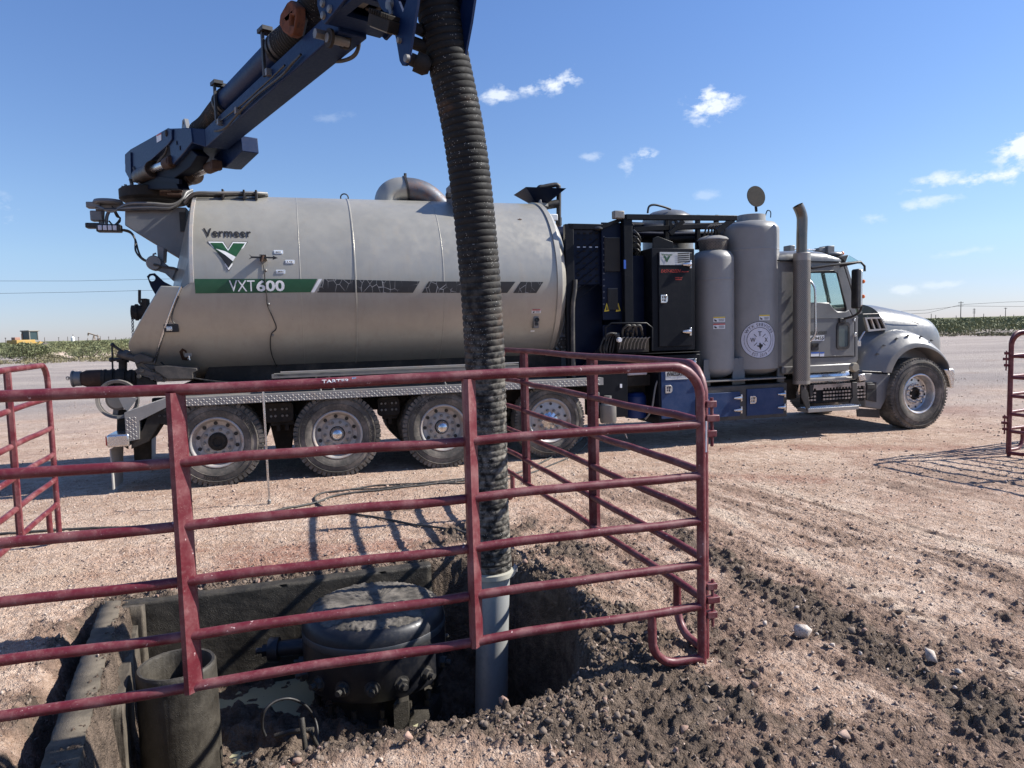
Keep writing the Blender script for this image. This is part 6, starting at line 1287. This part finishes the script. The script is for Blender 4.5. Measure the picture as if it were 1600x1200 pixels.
# ------------------------------------------------------------------ corral panels
def flatprof(): pass
def make_panel(P0, P1, label, br=(1/3, 2/3), feet=(True, True), ztop=1.5, lev=(1.215,.96,.735,.515,.305), zoff=0, sag=0, name='corral_panel'):
    P0 = Vector((*P0, 0)); P1 = Vector((*P1, 0)); L = (P1-P0).length; rz = math.atan2(P1.y-P0.y, P1.x-P0.x)
    root = empty(name, (P0.x, P0.y, zoff), rz, label, 'corral panel', 'maroon corral panels round the pit')
    r = .0225; R = .16; x0, x1 = r, L-r
    pts = [Vector((x0,0,.0)), Vector((x0,0,.5)), Vector((x0,0,ztop-R))]+[Vector((x0+R-R*math.cos(a),0,ztop-R+R*math.sin(a))) for a in np.linspace(.15,PI/2,8)]
    pts += [Vector((x0+R+(x1-x0-2*R)*k/8, .004*math.sin(k*2.1), ztop+.004*math.sin(k*1.3))) for k in range(1, 8)]
    pts += [Vector((x1-R+R*math.sin(a),0,ztop-R+R*math.cos(a))) for a in np.linspace(0,PI/2-.15,8)]+[Vector((x1,0,ztop-R)), Vector((x1,0,.5)), Vector((x1,0,.0))]
    rs = [r*(1+(.05 if (abs(p.x-x0) < R and p.z > ztop-R*.9 and i % 2) or (abs(p.x-x1) < R and p.z > ztop-R*.9 and i % 2) else 0)) for i, p in enumerate(pts)]
    b = MB(); b.tube(pts, rs, 20); b.build('frame', MAROON, root, smooth=60)
    bx = [L*f for f in br]
    for z in lev:
        segs = [x0]+bx+[x1]; pp = []
        for i in range(len(segs)-1):
            for k in range(5): pp.append(Vector((segs[i]+(segs[i+1]-segs[i])*k/5, random.uniform(-.002,.002), z+random.uniform(-.003,.003)+(.004*math.sin(k)))))
        pp.append(Vector((x1-.01,0,z)))
        b = MB(); b.tube(pp, r*.93, 18); b.build('rail', MAROON, root, smooth=60)
    for x in bx:
        b = MB(); zb, zt = lev[-1]-.02, ztop-.012
        # folded upright: a broad flat face and a folded wing, in front of the rails
        sec = [(-.034,-.006),(-.030,-.032),(-.012,-.036),(.030,.0),(.034,.024),(.031,.026),(.026,.002),(-.013,-.031),(-.027,-.028),(-.031,-.004)]
        b.prism([(x+p[0], p[1]) for p in sec], zb, zt, 'xy'); b.build('brace', MAROON, root, smooth=30)
    for k, f in enumerate(feet):
        if not f: continue
        s = 1 if k == 0 else -1; xe = x0 if k == 0 else x1; xi = xe+s*.275; q = [Vector((xi,0,lev[-1]-.01)), Vector((xi,0,.17))]
        q += [Vector((xi-s*(.13-.13*math.cos(a)),0,.17-.13*math.sin(a))) for a in np.linspace(.2,PI/2,7)]+[Vector((xe,0,.038))]
        b = MB(); b.tube(q, [r*(.95+.04*(i % 2)) for i in range(len(q))], 16); b.build('foot', MAROON, root, smooth=60)
    return root, L
A_ = (-2.57, 2.37); B_ = (.935, 3.44)
def pin_set(root, x, z, side=1, s=1):
    b = MB(); b.tube([(x+s*.04,-.0,z+.10),(x+s*.04,0,z-.14)], .008, 8); b.build('pin', MAROON, root)
    for dz in (.07, 0, -.075):
        b = MB(); b.box(*sorted((x, x+s*(.055 if dz else .07))), -.022, .022, z+dz-.016, z+dz+.016); b.build('pin_lug', MAROON, root, bevel=.003)
pn, L = make_panel(A_, B_, 'long maroon tube panel across the front of the pit, nearest the viewer', br=(1.315/3.66, 2.487/3.66))
pin_set(pn, L, 1.24); pin_set(pn, L, .33)
b = MB(); b.tube([(L-.01,-.03,1.23),(L-.012,-.03,1.08)], .004, 6); b.build('zip_tie', WHT, pn)
# sticker on the top rail
IT = pn.matrix_basis.inverted()
def onrail(px):
    Mw = Matrix.Translation(pn.location) @ Matrix.Rotation(pn.rotation_euler.z, 4, 'Z'); I = Mw.inverted(); r_ = I.to_3x3() @ ray(px, 594); c = I @ CAM; p = c+r_*((-.0225-c.y)/r_.y); return p.x
def rl(u, w): 
    a = (w-1.503)/.0236; return Vector((u, -.0238*math.cos(a)+.004*math.sin(2.1*4), 1.503+.0238*math.sin(a)))
xa, xb, xc = onrail(503), onrail(546), onrail(557)
b = MB(); text(b, 'TARTER', xa, xb, 1.499, 1.513, rl, bold=.02); b.build('rail_lettering', WHT, pn, smooth=0)
b = MB(); b.add([rl(xb+.012+a*(xc-xb-.012), 1.496+c*.022) for a, c in ((0,.35),(0,1),(.5,.95),(1,1),(.9,.3),(.5,0))], [tuple(range(6))]); b.build('rail_emblem', SKYB, pn, smooth=0)
pn2, L2 = make_panel(B_, (-.125, 7.02), 'maroon panel running back from the front corner post on the right side of the pit', br=(1.43/3.734, 2.98/3.734))
pn2.location.x += .02; pn2.location.y += .05
pn3, L3 = make_panel(A_, (-3.92, 6.03), 'maroon panel along the left side, its far end post standing clear of the truck', br=(1.30/3.9,2.80/3.9))
pn3.location.x -= .02
C_ = (6.02, 8.57)
pn4, L4 = make_panel((7.30, 5.19), C_, 'maroon panel coming toward the viewer at the right edge, with pins on its end post', br=(.34,.66))
pin_set(pn4, L4, 1.18, s=1); pin_set(pn4, L4, .40, s=1)
make_panel((6.12, 8.72), (9.4, 10.1), 'maroon panel leading away behind the right edge panel', br=(.36,.68))
# ------------------------------------------------------------------ things in the pit
def roughen(o, cuts, amp, f=8, lock=None):
    bm = bmesh.new(); bm.from_mesh(o.data); bmesh.ops.subdivide_edges(bm, edges=bm.edges[:], cuts=cuts, use_grid_fill=True); bmesh.ops.triangulate(bm, faces=bm.faces)
    bm.normal_update()
    from mathutils import noise
    for v in bm.verts:
        p = o.matrix_basis @ v.co
        v.co += v.normal*((noise.fractal(p*f, 1, 2, 4))*amp*.5+noise.fractal(p*f*5, .8, 2, 3)*amp*.6)
    bm.to_mesh(o.data); bm.free(); o.data.polygons.foreach_set('use_smooth', [True]*len(o.data.polygons)); return o
def wall(name, poly, z0, z1, mat, label, cat, cuts=24, amp=.012):
    mb = MB(); cx = sum(p[0] for p in poly)/len(poly); cy = sum(p[1] for p in poly)/len(poly)
    mb.prism([(p[0]-cx, p[1]-cy) for p in poly], z0, z1, 'xy'); o = mb.build(name, mat, smooth=0); o.location = (cx, cy, 0)
    roughen(o, cuts, amp); tag(o, label, cat); return o
wall('pit_wall', [(-2.53,4.40),(-.62,5.03),(-.65,5.12),(-2.56,4.49)], -1.15, .012, CONC, 'dark mud coated concrete wall along the back of the pit', 'wall', 50, .005)
wall('pit_wall', [(-2.66,4.44),(-1.90,2.68),(-1.66,2.02),(-1.50,2.06),(-1.77,2.72),(-2.55,4.46)], -1.15, .03, SLAB, 'dusty concrete wall with a broad top along the left side of the pit', 'wall', 60, .009)
wall('plank', [(-2.51,4.40),(-2.40,4.36),(-1.95,3.35),(-2.0,3.33)], -1.0, -.10, SLAB, 'muddy plank standing against the inside of the left pit wall', 'plank', 16, .005)
wall('wood_splinter', [(-2.50,4.37),(-2.37,4.40),(-2.37,4.36),(-2.49,4.33)], -.75, .02, SLAB, 'splintered upright board in the back left corner of the pit', 'board', 10, .006)
# big flanged valve cap
cp = empty('valve_cap', (-.915, 4.40, -.43), 0, 'massive round bolted iron cap with a mud covered lid, standing in the pit', 'valve')
b = MB(); b.lathe([(0,.41),(.375,.41),(.405,.400),(.425,.38),(.438,.35),(.445,.31),(.445,.02),(.425,-.02),(.30,-.03),(0,-.03)], n=72); b.build('cap_body', CAPM, cp, smooth=30)
b = MB(); b.lathe([(.0,.428),(.15,.43),(.28,.428),(.36,.42),(.392,.408),(.40,.398),(0,.396)], n=64); roughen(b.build('mud_crust', CAPT, cp), 3, .014, 9)
b = MB(); b.lathe([(.4455,.315),(.4475,.312),(.4475,.272),(.4455,.269)], n=72); b.build('worn_ring', painted('worn_band', (.075,.08,.09), .4, .4, (.10,.085,.07), .5, scale=8), cp)
for i in range(16):
    a = 2*PI*(i+.35)/16; d = Vector((math.cos(a), math.sin(a), 0)); q = d*.44+Vector((0,0,.075))
    b = MB(); b.tube([q, q+d*.006], .047, 16); b.tube([q+d*.006, q+d*.036], [.036,.034], 6); b.tube([q+d*.036, q+d*.068], .017, 10); b.build('flange_bolt', painted('muddy_nut', (.05,.048,.045), .5, .3, (.15,.13,.105), .6, scale=20) if i == 0 else bpy.data.materials['muddy_nut'], cp, smooth=30)
b = MB(); b.tube([(-.40,-.02,.16),(-.62,-.05,.15)], .05, 16); b.tube([(-.60,-.05,.15),(-.66,-.055,.15)], .075, 18); b.tube([(-.66,-.055,.15),(-.70,-.06,.15)], .04, 6); b.tube([(-.70,-.06,.15),(-.74,-.065,.15)], .02, 8); b.build('side_nozzle', CAPM, cp, smooth=30)
b = MB(); b.lathe([(.0,-.03),(.30,-.03),(.30,-.18),(.40,-.19),(.41,-.28),(0,-.29)], n=48); b.build('lower_flange', CONC, cp)
for i in range(14):
    a = 2*PI*(i+.1)/14; x, y = .375*math.cos(a), .375*math.sin(a)
    b = MB(); b.tube([(x,y,-.20),(x,y,-.145)], .03, 6); b.tube([(x,y,-.145),(x,y,-.09)], .016, 8); b.build('stud_bolt', MUDP, cp, smooth=30)
b = MB(); b.prism([(.18,-.44),(.26,-.40),(.24,-.20),(.22,-.19)], -.30, -.02, 'xy'); b.build('support_fin', CONC, cp)
# open ended pipe
b = MB(); N = 56; p = [(.176,0),(.196,-.0),(.2,-.03),(.198,-.5),(.206,-1.0)]
b.lathe([(.165,-1.0),(.168,-.5),(.172,-.01),(.176,.006),(.190,.008),(.198,-.006),(.199,-.1),(.200,-.4),(.207,-1.0)], n=N)
o = b.build('open_pipe', MUDP, smooth=60); o.location = (-1.845, 3.70, -.055); roughen(o, 2, .0022, 30)
tag(o, 'open ended steel pipe standing upright, coated in grey mud, beside the left pit wall', 'pipe')
def rod(name, pts, r, mat, label, cat, n=8, group=None):
    pts = [Vector(p) for p in pts]; c = pts[0].copy(); b = MB(); b.tube([q-c for q in pts], r, n); o = b.build(name, mat, smooth=60); o.location = c; return tag(o, label, cat, group)
a = atY(478, 1180, 3.35); c = atY(471, 1122, 3.4)
rod('iron_rod', [(a.x,a.y,a.z-.25), a, (a.x-.004,a.y,(a.z+c.z)/2), c], [.012,.015,.013,.016], MUDP, 'thick muddy iron rod sticking up in front of the round cap', 'rod')
a = atY(500, 1172, 3.5); c = atY(483, 1140, 3.5)
rod('iron_rod', [(a.x,a.y,a.z-.2), a, c], .01, MUDP, 'thin leaning muddy rod right of the thick one below the cap', 'rod')
pts = [atY(x, y, Y) for x, y, Y in [(415,1150,3.75),(410,1135,3.75),(413,1112,3.75),(430,1096,3.8),(455,1092,3.85),(480,1105,3.9),(494,1130,3.9),(498,1165,3.8)]]
rod('cable_loop', smoothpath(pts, 6), .008, BLACK, 'black cable looping out of the water at the foot of the cap', 'cable')
pts = [atY(x, y, Y) for x, y, Y in [(430,1150,3.7),(455,1143,3.7),(490,1140,3.7)]]
rod('iron_rod', pts, .014, MUDP, 'muddy bar lying flat beneath the cable loop', 'rod')
# measuring rod standing on the dirt
o = empty('ground_rod', (-2.49, 7.09, gz(-2.49,7.09)), 0, 'thin bare metal rod standing upright on the dirt before the truck wheels', 'rod')
b = MB(); b.tube([(0,0,.03),(-.004,.01,.8),(-.010,.02,1.17)], .011, 10); b.build('shaft', CHR, o, smooth=60)
b = MB(); b.lathe([(0,0),(.018,0),(.020,.035),(.013,.045),(0,.045)], n=12); b.build('foot_cap', STEEL, o)
# cables on the ground
def gcable(px, r, label, mat=RUBH, zoff=.0):
    P = []
    for x, y in px:
        p = gp(x, y); P.append(Vector((p.x, p.y, 0)))
    P = smoothpath(P, 14)
    for q in P: q.z = gz(q.x, q.y)+r*.9+zoff
    for _ in range(3):
        for i in range(1, len(P)-1): P[i].z = max(P[i].z, (P[i-1].z+P[i+1].z)/2)
    return rod('ground_cable', P, r, mat, label, 'cable', 8, 'black cables on the dirt')
gcable([(-120,845),(0,838),(100,831),(200,826),(275,820),(350,812),(430,801),(500,786),(530,776),(620,766),(730,752),(800,742),(850,722),(900,694),(925,668),(938,640)], .012, 'long black cable running across the dirt from the left edge to the truck')
gcable([(930,676),(905,706),(860,728),(800,748),(720,757),(600,760),(540,768),(505,772),(492,780),(500,792),(530,802),(600,812),(680,826),(740,838),(770,852)], .010, 'black cable bent in a hairpin near the second wheel and running to the pit')
gcable([(495,775),(520,769),(600,764),(660,757),(728,748)], .008, 'short thin black cable beside the hairpin bend')
# ------------------------------------------------------------------ background: scrub, loader, pump jack, poles
def leafmat(name, c0, c1):
    k = NT(name); k.set(Base_Color=k.mix(k.attr('tone', 'Fac'), c0, c1), Roughness=.7); k.b.inputs['Specular IOR Level'].default_value = .2; return k.m
LEAF = leafmat('scrub_leaves', (.07,.083,.04), (.23,.24,.125)); DRY = leafmat('dry_brush', (.11,.10,.055), (.26,.23,.13)); STEM = simple('brush_stems', (.09,.07,.05), .9)
def leaves(name, C, R, Hh, n, size, mat, loc=None):
    """tufts: C (m,2) centres, R radii, Hh heights; n small leaf-sized blades in each"""
    m = len(C); tot = m*n; rr = np.repeat(R, n); hh = np.repeat(Hh, n)
    a = rng.uniform(0, 2*PI, tot); q = rng.random(tot)**.5; zz = rng.beta(2.0, 1.6, tot); prof = np.sin(PI*np.clip(zz*.85+.12, 0, 1))**.7
    lump = 1+.3*np.sin(a*3+np.repeat(rng.uniform(0, 6, m), n)); x = np.repeat(C[:, 0], n)+rr*q*np.cos(a)*prof*lump; y = np.repeat(C[:, 1], n)+rr*q*np.sin(a)*prof*lump; z = hh*zz
    if loc is None: z = z+np.repeat(gzv(C[:, 0], C[:, 1]), n)-.05
    s = size*rng.uniform(.5, 1.5, tot)*np.repeat(np.clip(R, .5, 1.5), n)**.3
    d = rng.normal(size=(tot, 3)); d[:, 2] = np.abs(d[:, 2])+.4; d /= np.linalg.norm(d, axis=1)[:, None]; e = np.cross(d, rng.normal(size=(tot, 3))); e /= np.linalg.norm(e, axis=1)[:, None]
    c = np.stack([x, y, z], -1); V = np.stack([c-e*(s*.35)[:, None], c+d*(s)[:, None]*.2, c+e*(s*.35)[:, None], c+d*(s)[:, None]], 1)
    me = bpy.data.meshes.new(name); me.vertices.add(tot*4); me.vertices.foreach_set('co', V.astype(np.float32).ravel()); me.loops.add(tot*4); me.loops.foreach_set('vertex_index', np.arange(tot*4, dtype=np.int32))
    me.polygons.add(tot); me.polygons.foreach_set('loop_start', np.arange(0, tot*4, 4, dtype=np.int32)); me.polygons.foreach_set('loop_total', np.full(tot, 4, np.int32)); me.update(calc_edges=True)
    t = np.clip(np.repeat(rng.random(m), n)*.6+rng.random(tot)*.4, 0, 1); at = me.attributes.new('tone', 'FLOAT', 'POINT'); at.data.foreach_set('value', np.repeat(t, 4).astype(np.float32))
    me.materials.append(mat); o = bpy.data.objects.new(name, me); SC.collection.objects.link(o); return o
def field(n, d0, d1, a0, a1):
    d = d0*(d1/d0)**rng.random(n); a = np.radians(rng.uniform(a0, a1, n)); return np.stack([d*np.sin(a), d*np.cos(a)], -1)
F = np.concatenate([field(1500, 118, 330, -50, -8), field(1700, 84, 300, -8, 52), field(900, 330, 1500, -50, 52)])
tag(leaves('scrub', F, rng.uniform(1.0, 2.6, len(F))*np.clip(np.hypot(F[:,0],F[:,1])/200,.8,4), rng.uniform(.9, 1.75, len(F)), 150, .22, LEAF), kind='stuff')
F = np.concatenate([field(300, 66, 78, -50, -20), field(260, 78, 86, 18, 50)]); tag(leaves('dry_grass', F, rng.uniform(.4, .9, len(F)), rng.uniform(.15, .4, len(F)), 40, .16, DRY), kind='stuff')
def bush(px, py, h, r, n, label, mat=LEAF, size=.14):
    p = gp(px, py); o = leaves('desert_bush', np.array([[0., 0.]]), np.array([r]), np.array([h]), n, size, mat, loc=1); o.location = (p.x, p.y, gz(p.x, p.y)-.03); tag(o, label, 'bush', 'bushes at the far side of the road')
    b = MB()
    for k in range(9): a = k*.7; b.tube([(0,0,0),(r*.3*math.cos(a),r*.3*math.sin(a),h*.5),(r*.55*math.cos(a+.3),r*.55*math.sin(a+.3),h*.85)], [.03,.02,.008], 5)
    b.build('stem', STEM, o)
bush(40,561,1.7,1.8,2200,'tall grey-green bush hiding the lower front of the yellow loader')
bush(62,560,1.5,1.6,1700,'grey-green bush just right of the tallest one before the loader')
bush(18,559,.9,1.7,900,'low bush at the far left beyond the road')
bush(144,558,1.25,1.9,1500,'round dark green bush standing alone on the pale sand strip')
bush(122,557,.7,1.2,600,'small low bush left of the round dark green bush')
bush(186,556,.9,1.7,700,'dry tuft of brush beside the rear of the truck',DRY)
bush(82,561,.5,1.3,500,'low dry tuft right of the loader bushes',DRY)
bush(200,545,2.0,2.6,900,'taller bush rising out of the scrub behind the tank door')
# sand strip behind the road
b = MB(); Q = [gp(60,558),gp(215,556),gp(260,548),gp(200,545.5),(gp(120,547.5)),gp(70,550)]
b.add([(q.x, q.y, gz(q.x,q.y)+.03) for q in Q], [tuple(range(6))]); k = NT('pale_sand'); k.set(Base_Color=k.mix(k.noise(.3,6), (.50,.38,.28), (.62,.49,.37)), Roughness=.95); tag(b.build('sand_strip', k.m, smooth=0), kind='structure')
# wheel loader
YLW = painted('loader_yellow', (.42,.26,.05), .6, 0, (.26,.22,.16), .6, scale=2)
p = gp(52, 551); LD = empty('wheel_loader', (p.x, p.y, gz(p.x,p.y)), math.radians(-20), 'yellow wheel loader with a dark glazed cab parked in the scrub far left', 'loader')
b = MB(); b.box(-1.1,1.1,-3.2,-.3,1.1,2.1); b.box(-.9,.9,-.2,1.6,.9,1.6); b.build('body', YLW, LD, bevel=.08)
b = MB(); b.box(-.8,.8,-1.0,.4,1.9,2.05); b.box(-.95,.95,-1.15,.6,3.35,3.52); 
for x in (-.78,.78):
    for y in (-.95,.35): b.box(x-.07,x+.07,y-.07,y+.07,2.05,3.35)
b.build('cab', simple('loader_cab', (.22,.22,.20), .6), LD, bevel=.03)
b = MB(); b.box(-.75,.75,-.93,.33,2.05,3.35); b.build('cab_glass', simple('cab_tint', (.03,.055,.06), .35), LD)
for x in (-1.15,1.15):
    for y in (-2.2,1.1):
        b = MB(); b.lathe([(0,-.3),(.45,-.3),(.75,-.28),(.82,-.2),(.82,.2),(.75,.28),(.45,.3),(0,.3)], (x,y,.82), 'X', 28); b.build('wheel', RUB, LD)
for x in (-.6,.6): b = MB(); b.bar((x,.6,1.7),(x,2.6,.9),.14,.35); b.build('lift_arm', YLW, LD)
b = MB(); b.prism([(2.6,.1),(3.6,.15),(3.5,.3),(2.9,.5),(2.8,1.3),(2.6,1.3)], -1.35, 1.35, 'yz'); b.build('bucket', CHAS, LD)
b = MB(); b.tube([(.6,-2.0,2.1),(.6,-2.0,3.0)], .07, 10); b.build('exhaust', RUST, LD); b = MB(); b.box(-.3,.5,-3.0,-2.2,2.1,2.5); b.build('engine_cover', simple('engine_cover', (.30,.17,.13), .7), LD, bevel=.05)
b = MB(); b.bar((-.85,.4,2.9),(-1.25,.7,2.95),.05,.05); b.box(-1.35,-1.15,.66,.74,2.6,3.1); b.build('mirror', BLACK, LD)
# pump jack
p = gp(146,531.3); p = p*(620/p.y) if p.y > 620 or p.y < 0 else p; p = Vector((ray(147,531.5).x/ray(147,531.5).y*620, 620, -.1))
PJ = empty('pump_jack', p, math.radians(0), 'tan oilfield pump jack nodding on the left horizon', 'pump jack'); TAN = simple('tan_paint', (.42,.30,.21), .6)
b = MB(); b.bar((-4.2,0,7.6),(4.2,0,4.8),.7,.9); b.build('walking_beam', TAN, PJ)
b = MB(); b.prism([(-5.2,7.6),(-4.2,8.4),(-4.0,7.2),(-4.6,5.6),(-5.3,5.8)], -.4, .4); b.build('horse_head', TAN, PJ)
for y in (-1,1): b = MB(); b.bar((-1.5,y,0),(0,y*.3,6.2),.35,.35); b.bar((1.6,y,0),(0,y*.3,6.2),.35,.35); b.build('samson_post', TAN, PJ)
b = MB(); b.box(-3,6,-1.2,1.2,0,.9); b.box(3,4.8,-.8,.8,.9,2.8); b.build('base', TAN, PJ)
b = MB(); b.bar((4.0,0,2.6),(4.1,0,4.9),.3,.3); b.prism([(2.6,1.4),(5.2,1.0),(5.8,3.2),(4.0,2.8)], -.9,-.6); b.build('crank', TAN, PJ)
b = MB(); b.bar((-5.2,0,0),(-5.2,0,5.8),.1,.1); b.box(-5.6,-4.8,-.4,.4,0,1.6); b.build('wellhead', TAN, PJ)
# utility poles
WOOD = simple('weathered_pole', (.14,.115,.10), .9)
def pole(px, ytop, Y, arms, label, hor):
    r = ray(px, hor); x = r.x/r.y*Y; zt = (CAM+ray(px, ytop)*(Y/ray(px, ytop).y)).z
    o = empty('utility_pole', (x, Y, -.15), 0, label, 'utility pole', 'utility poles on the horizon'); H_ = zt+.15; w = max(.16, Y*.00045)
    b = MB(); b.tube([(0,0,0),(0,0,H_)], [w*1.2, w*.8], 8); b.build('pole', WOOD, o, smooth=60)
    for k in range(arms):
        z = H_*(.93-.16*k); b = MB(); b.bar((-H_*.12,0,z),(H_*.12,0,z), w, w*1.1)
        for q in (-.11,-.05,.05,.11): b.tube([(H_*q,0,z),(H_*q,0,z+H_*.035)], w*.4, 6)
        b.build('crossarm', WOOD, o)
    return Vector((x, Y, zt))
HR = lambda x: 514.03-.02626*(x-800)
PL = [(9,531,500,1,'leftmost pole on the horizon, at the picture edge'),(75.8/8*8 and 9.5,528.5,640,0,'second pole from the left edge on the horizon')]
data = [(9,527.5,420,1,'utility pole with a crossarm nearest the left edge of the horizon'),(92,527,520,1,'pole with a crossarm right of the loader cab'),(106,526,520,0,'bare pole midway between the loader and the pump jack'),
        (114.5,522.5,380,0,'tallest bare pole left of the pump jack'),(123,526.5,520,1,'short pole between the tallest left pole and the pump jack'),(152.5,522.5,420,0,'bare pole touching the right side of the pump jack'),
        (157,525,560,0,'thin pole second to the right of the pump jack'),(170,526,560,1,'pole with a crossarm between the pump jack and the truck'),(181,527,620,0,'short bare pole left of the truck door on the horizon'),
        (1501,471,300,2,'tall double crossarm pole right of the truck nose'),(1522,482,420,3,'pole with three short crossarms right of the tallest right-hand pole'),(1571,480.5,380,1,'pole with one crossarm near the right edge'),
        (1455,490,520,0,'short bare pole just right of the hood on the horizon'),(1537,490,600,0,'small bare pole between the triple arm pole and the right edge'),(1563,492,700,0,'tiny bare pole left of the right edge pole'),(1494,493,700,0,'tiny bare pole left of the tallest right-hand pole'),(1462,492,650,0,'tiny pole second from the hood on the horizon'),
        (137,528.5,700,0,'tiny bare pole left of the pump jack base'),(70,527,560,0,'thin pole standing behind the loader tail'),(1584,491.5,650,0,'thin pole right of the single crossarm pole at the right edge')]
for px, yt, Y, arms, lab in data: pole(px, yt, Y, arms, lab, HR(px))
p = Vector((ray(114,533).x/ray(114,533).y*380, 380, -.1)); b = MB(); b.lathe([(0,0),(.9,0),(.9,3.2),(.3,4.0),(0,4.0)], n=16); o = b.build('vent_stack', WHT); o.location = p; tag(o, 'small white tank at the foot of the tallest left pole', 'tank')
# overhead wires
def wire(pts, Y, label, r=None):
    P = [CAM+ray(x, y)*(Y/ray(x, y).y) for x, y in pts]; c = P[0].copy(); b = MB(); b.tube([q-c for q in P], r or Y*.00022, 5); o = b.build('power_line', BLACK, smooth=60); o.location = c; tag(o, label, 'power line', 'overhead wires')
wire([(-300,433),(0,439),(120,439),(300,435),(700,425)], 300, 'upper overhead wire crossing the sky left of the truck')
wire([(-300,460),(0,458.5),(120,456.5),(300,452),(700,440)], 300, 'lower overhead wire crossing the sky left of the truck')
wire([(1100,492),(1300,491),(1445,484.5),(1501,478),(1600,479),(1900,470)], 300, 'overhead wire carried by the tallest right-hand pole')
wire([(1300,496),(1450,489),(1501,476),(1571,472),(1700,468)], 380, 'thin wire sagging above the right-hand poles')
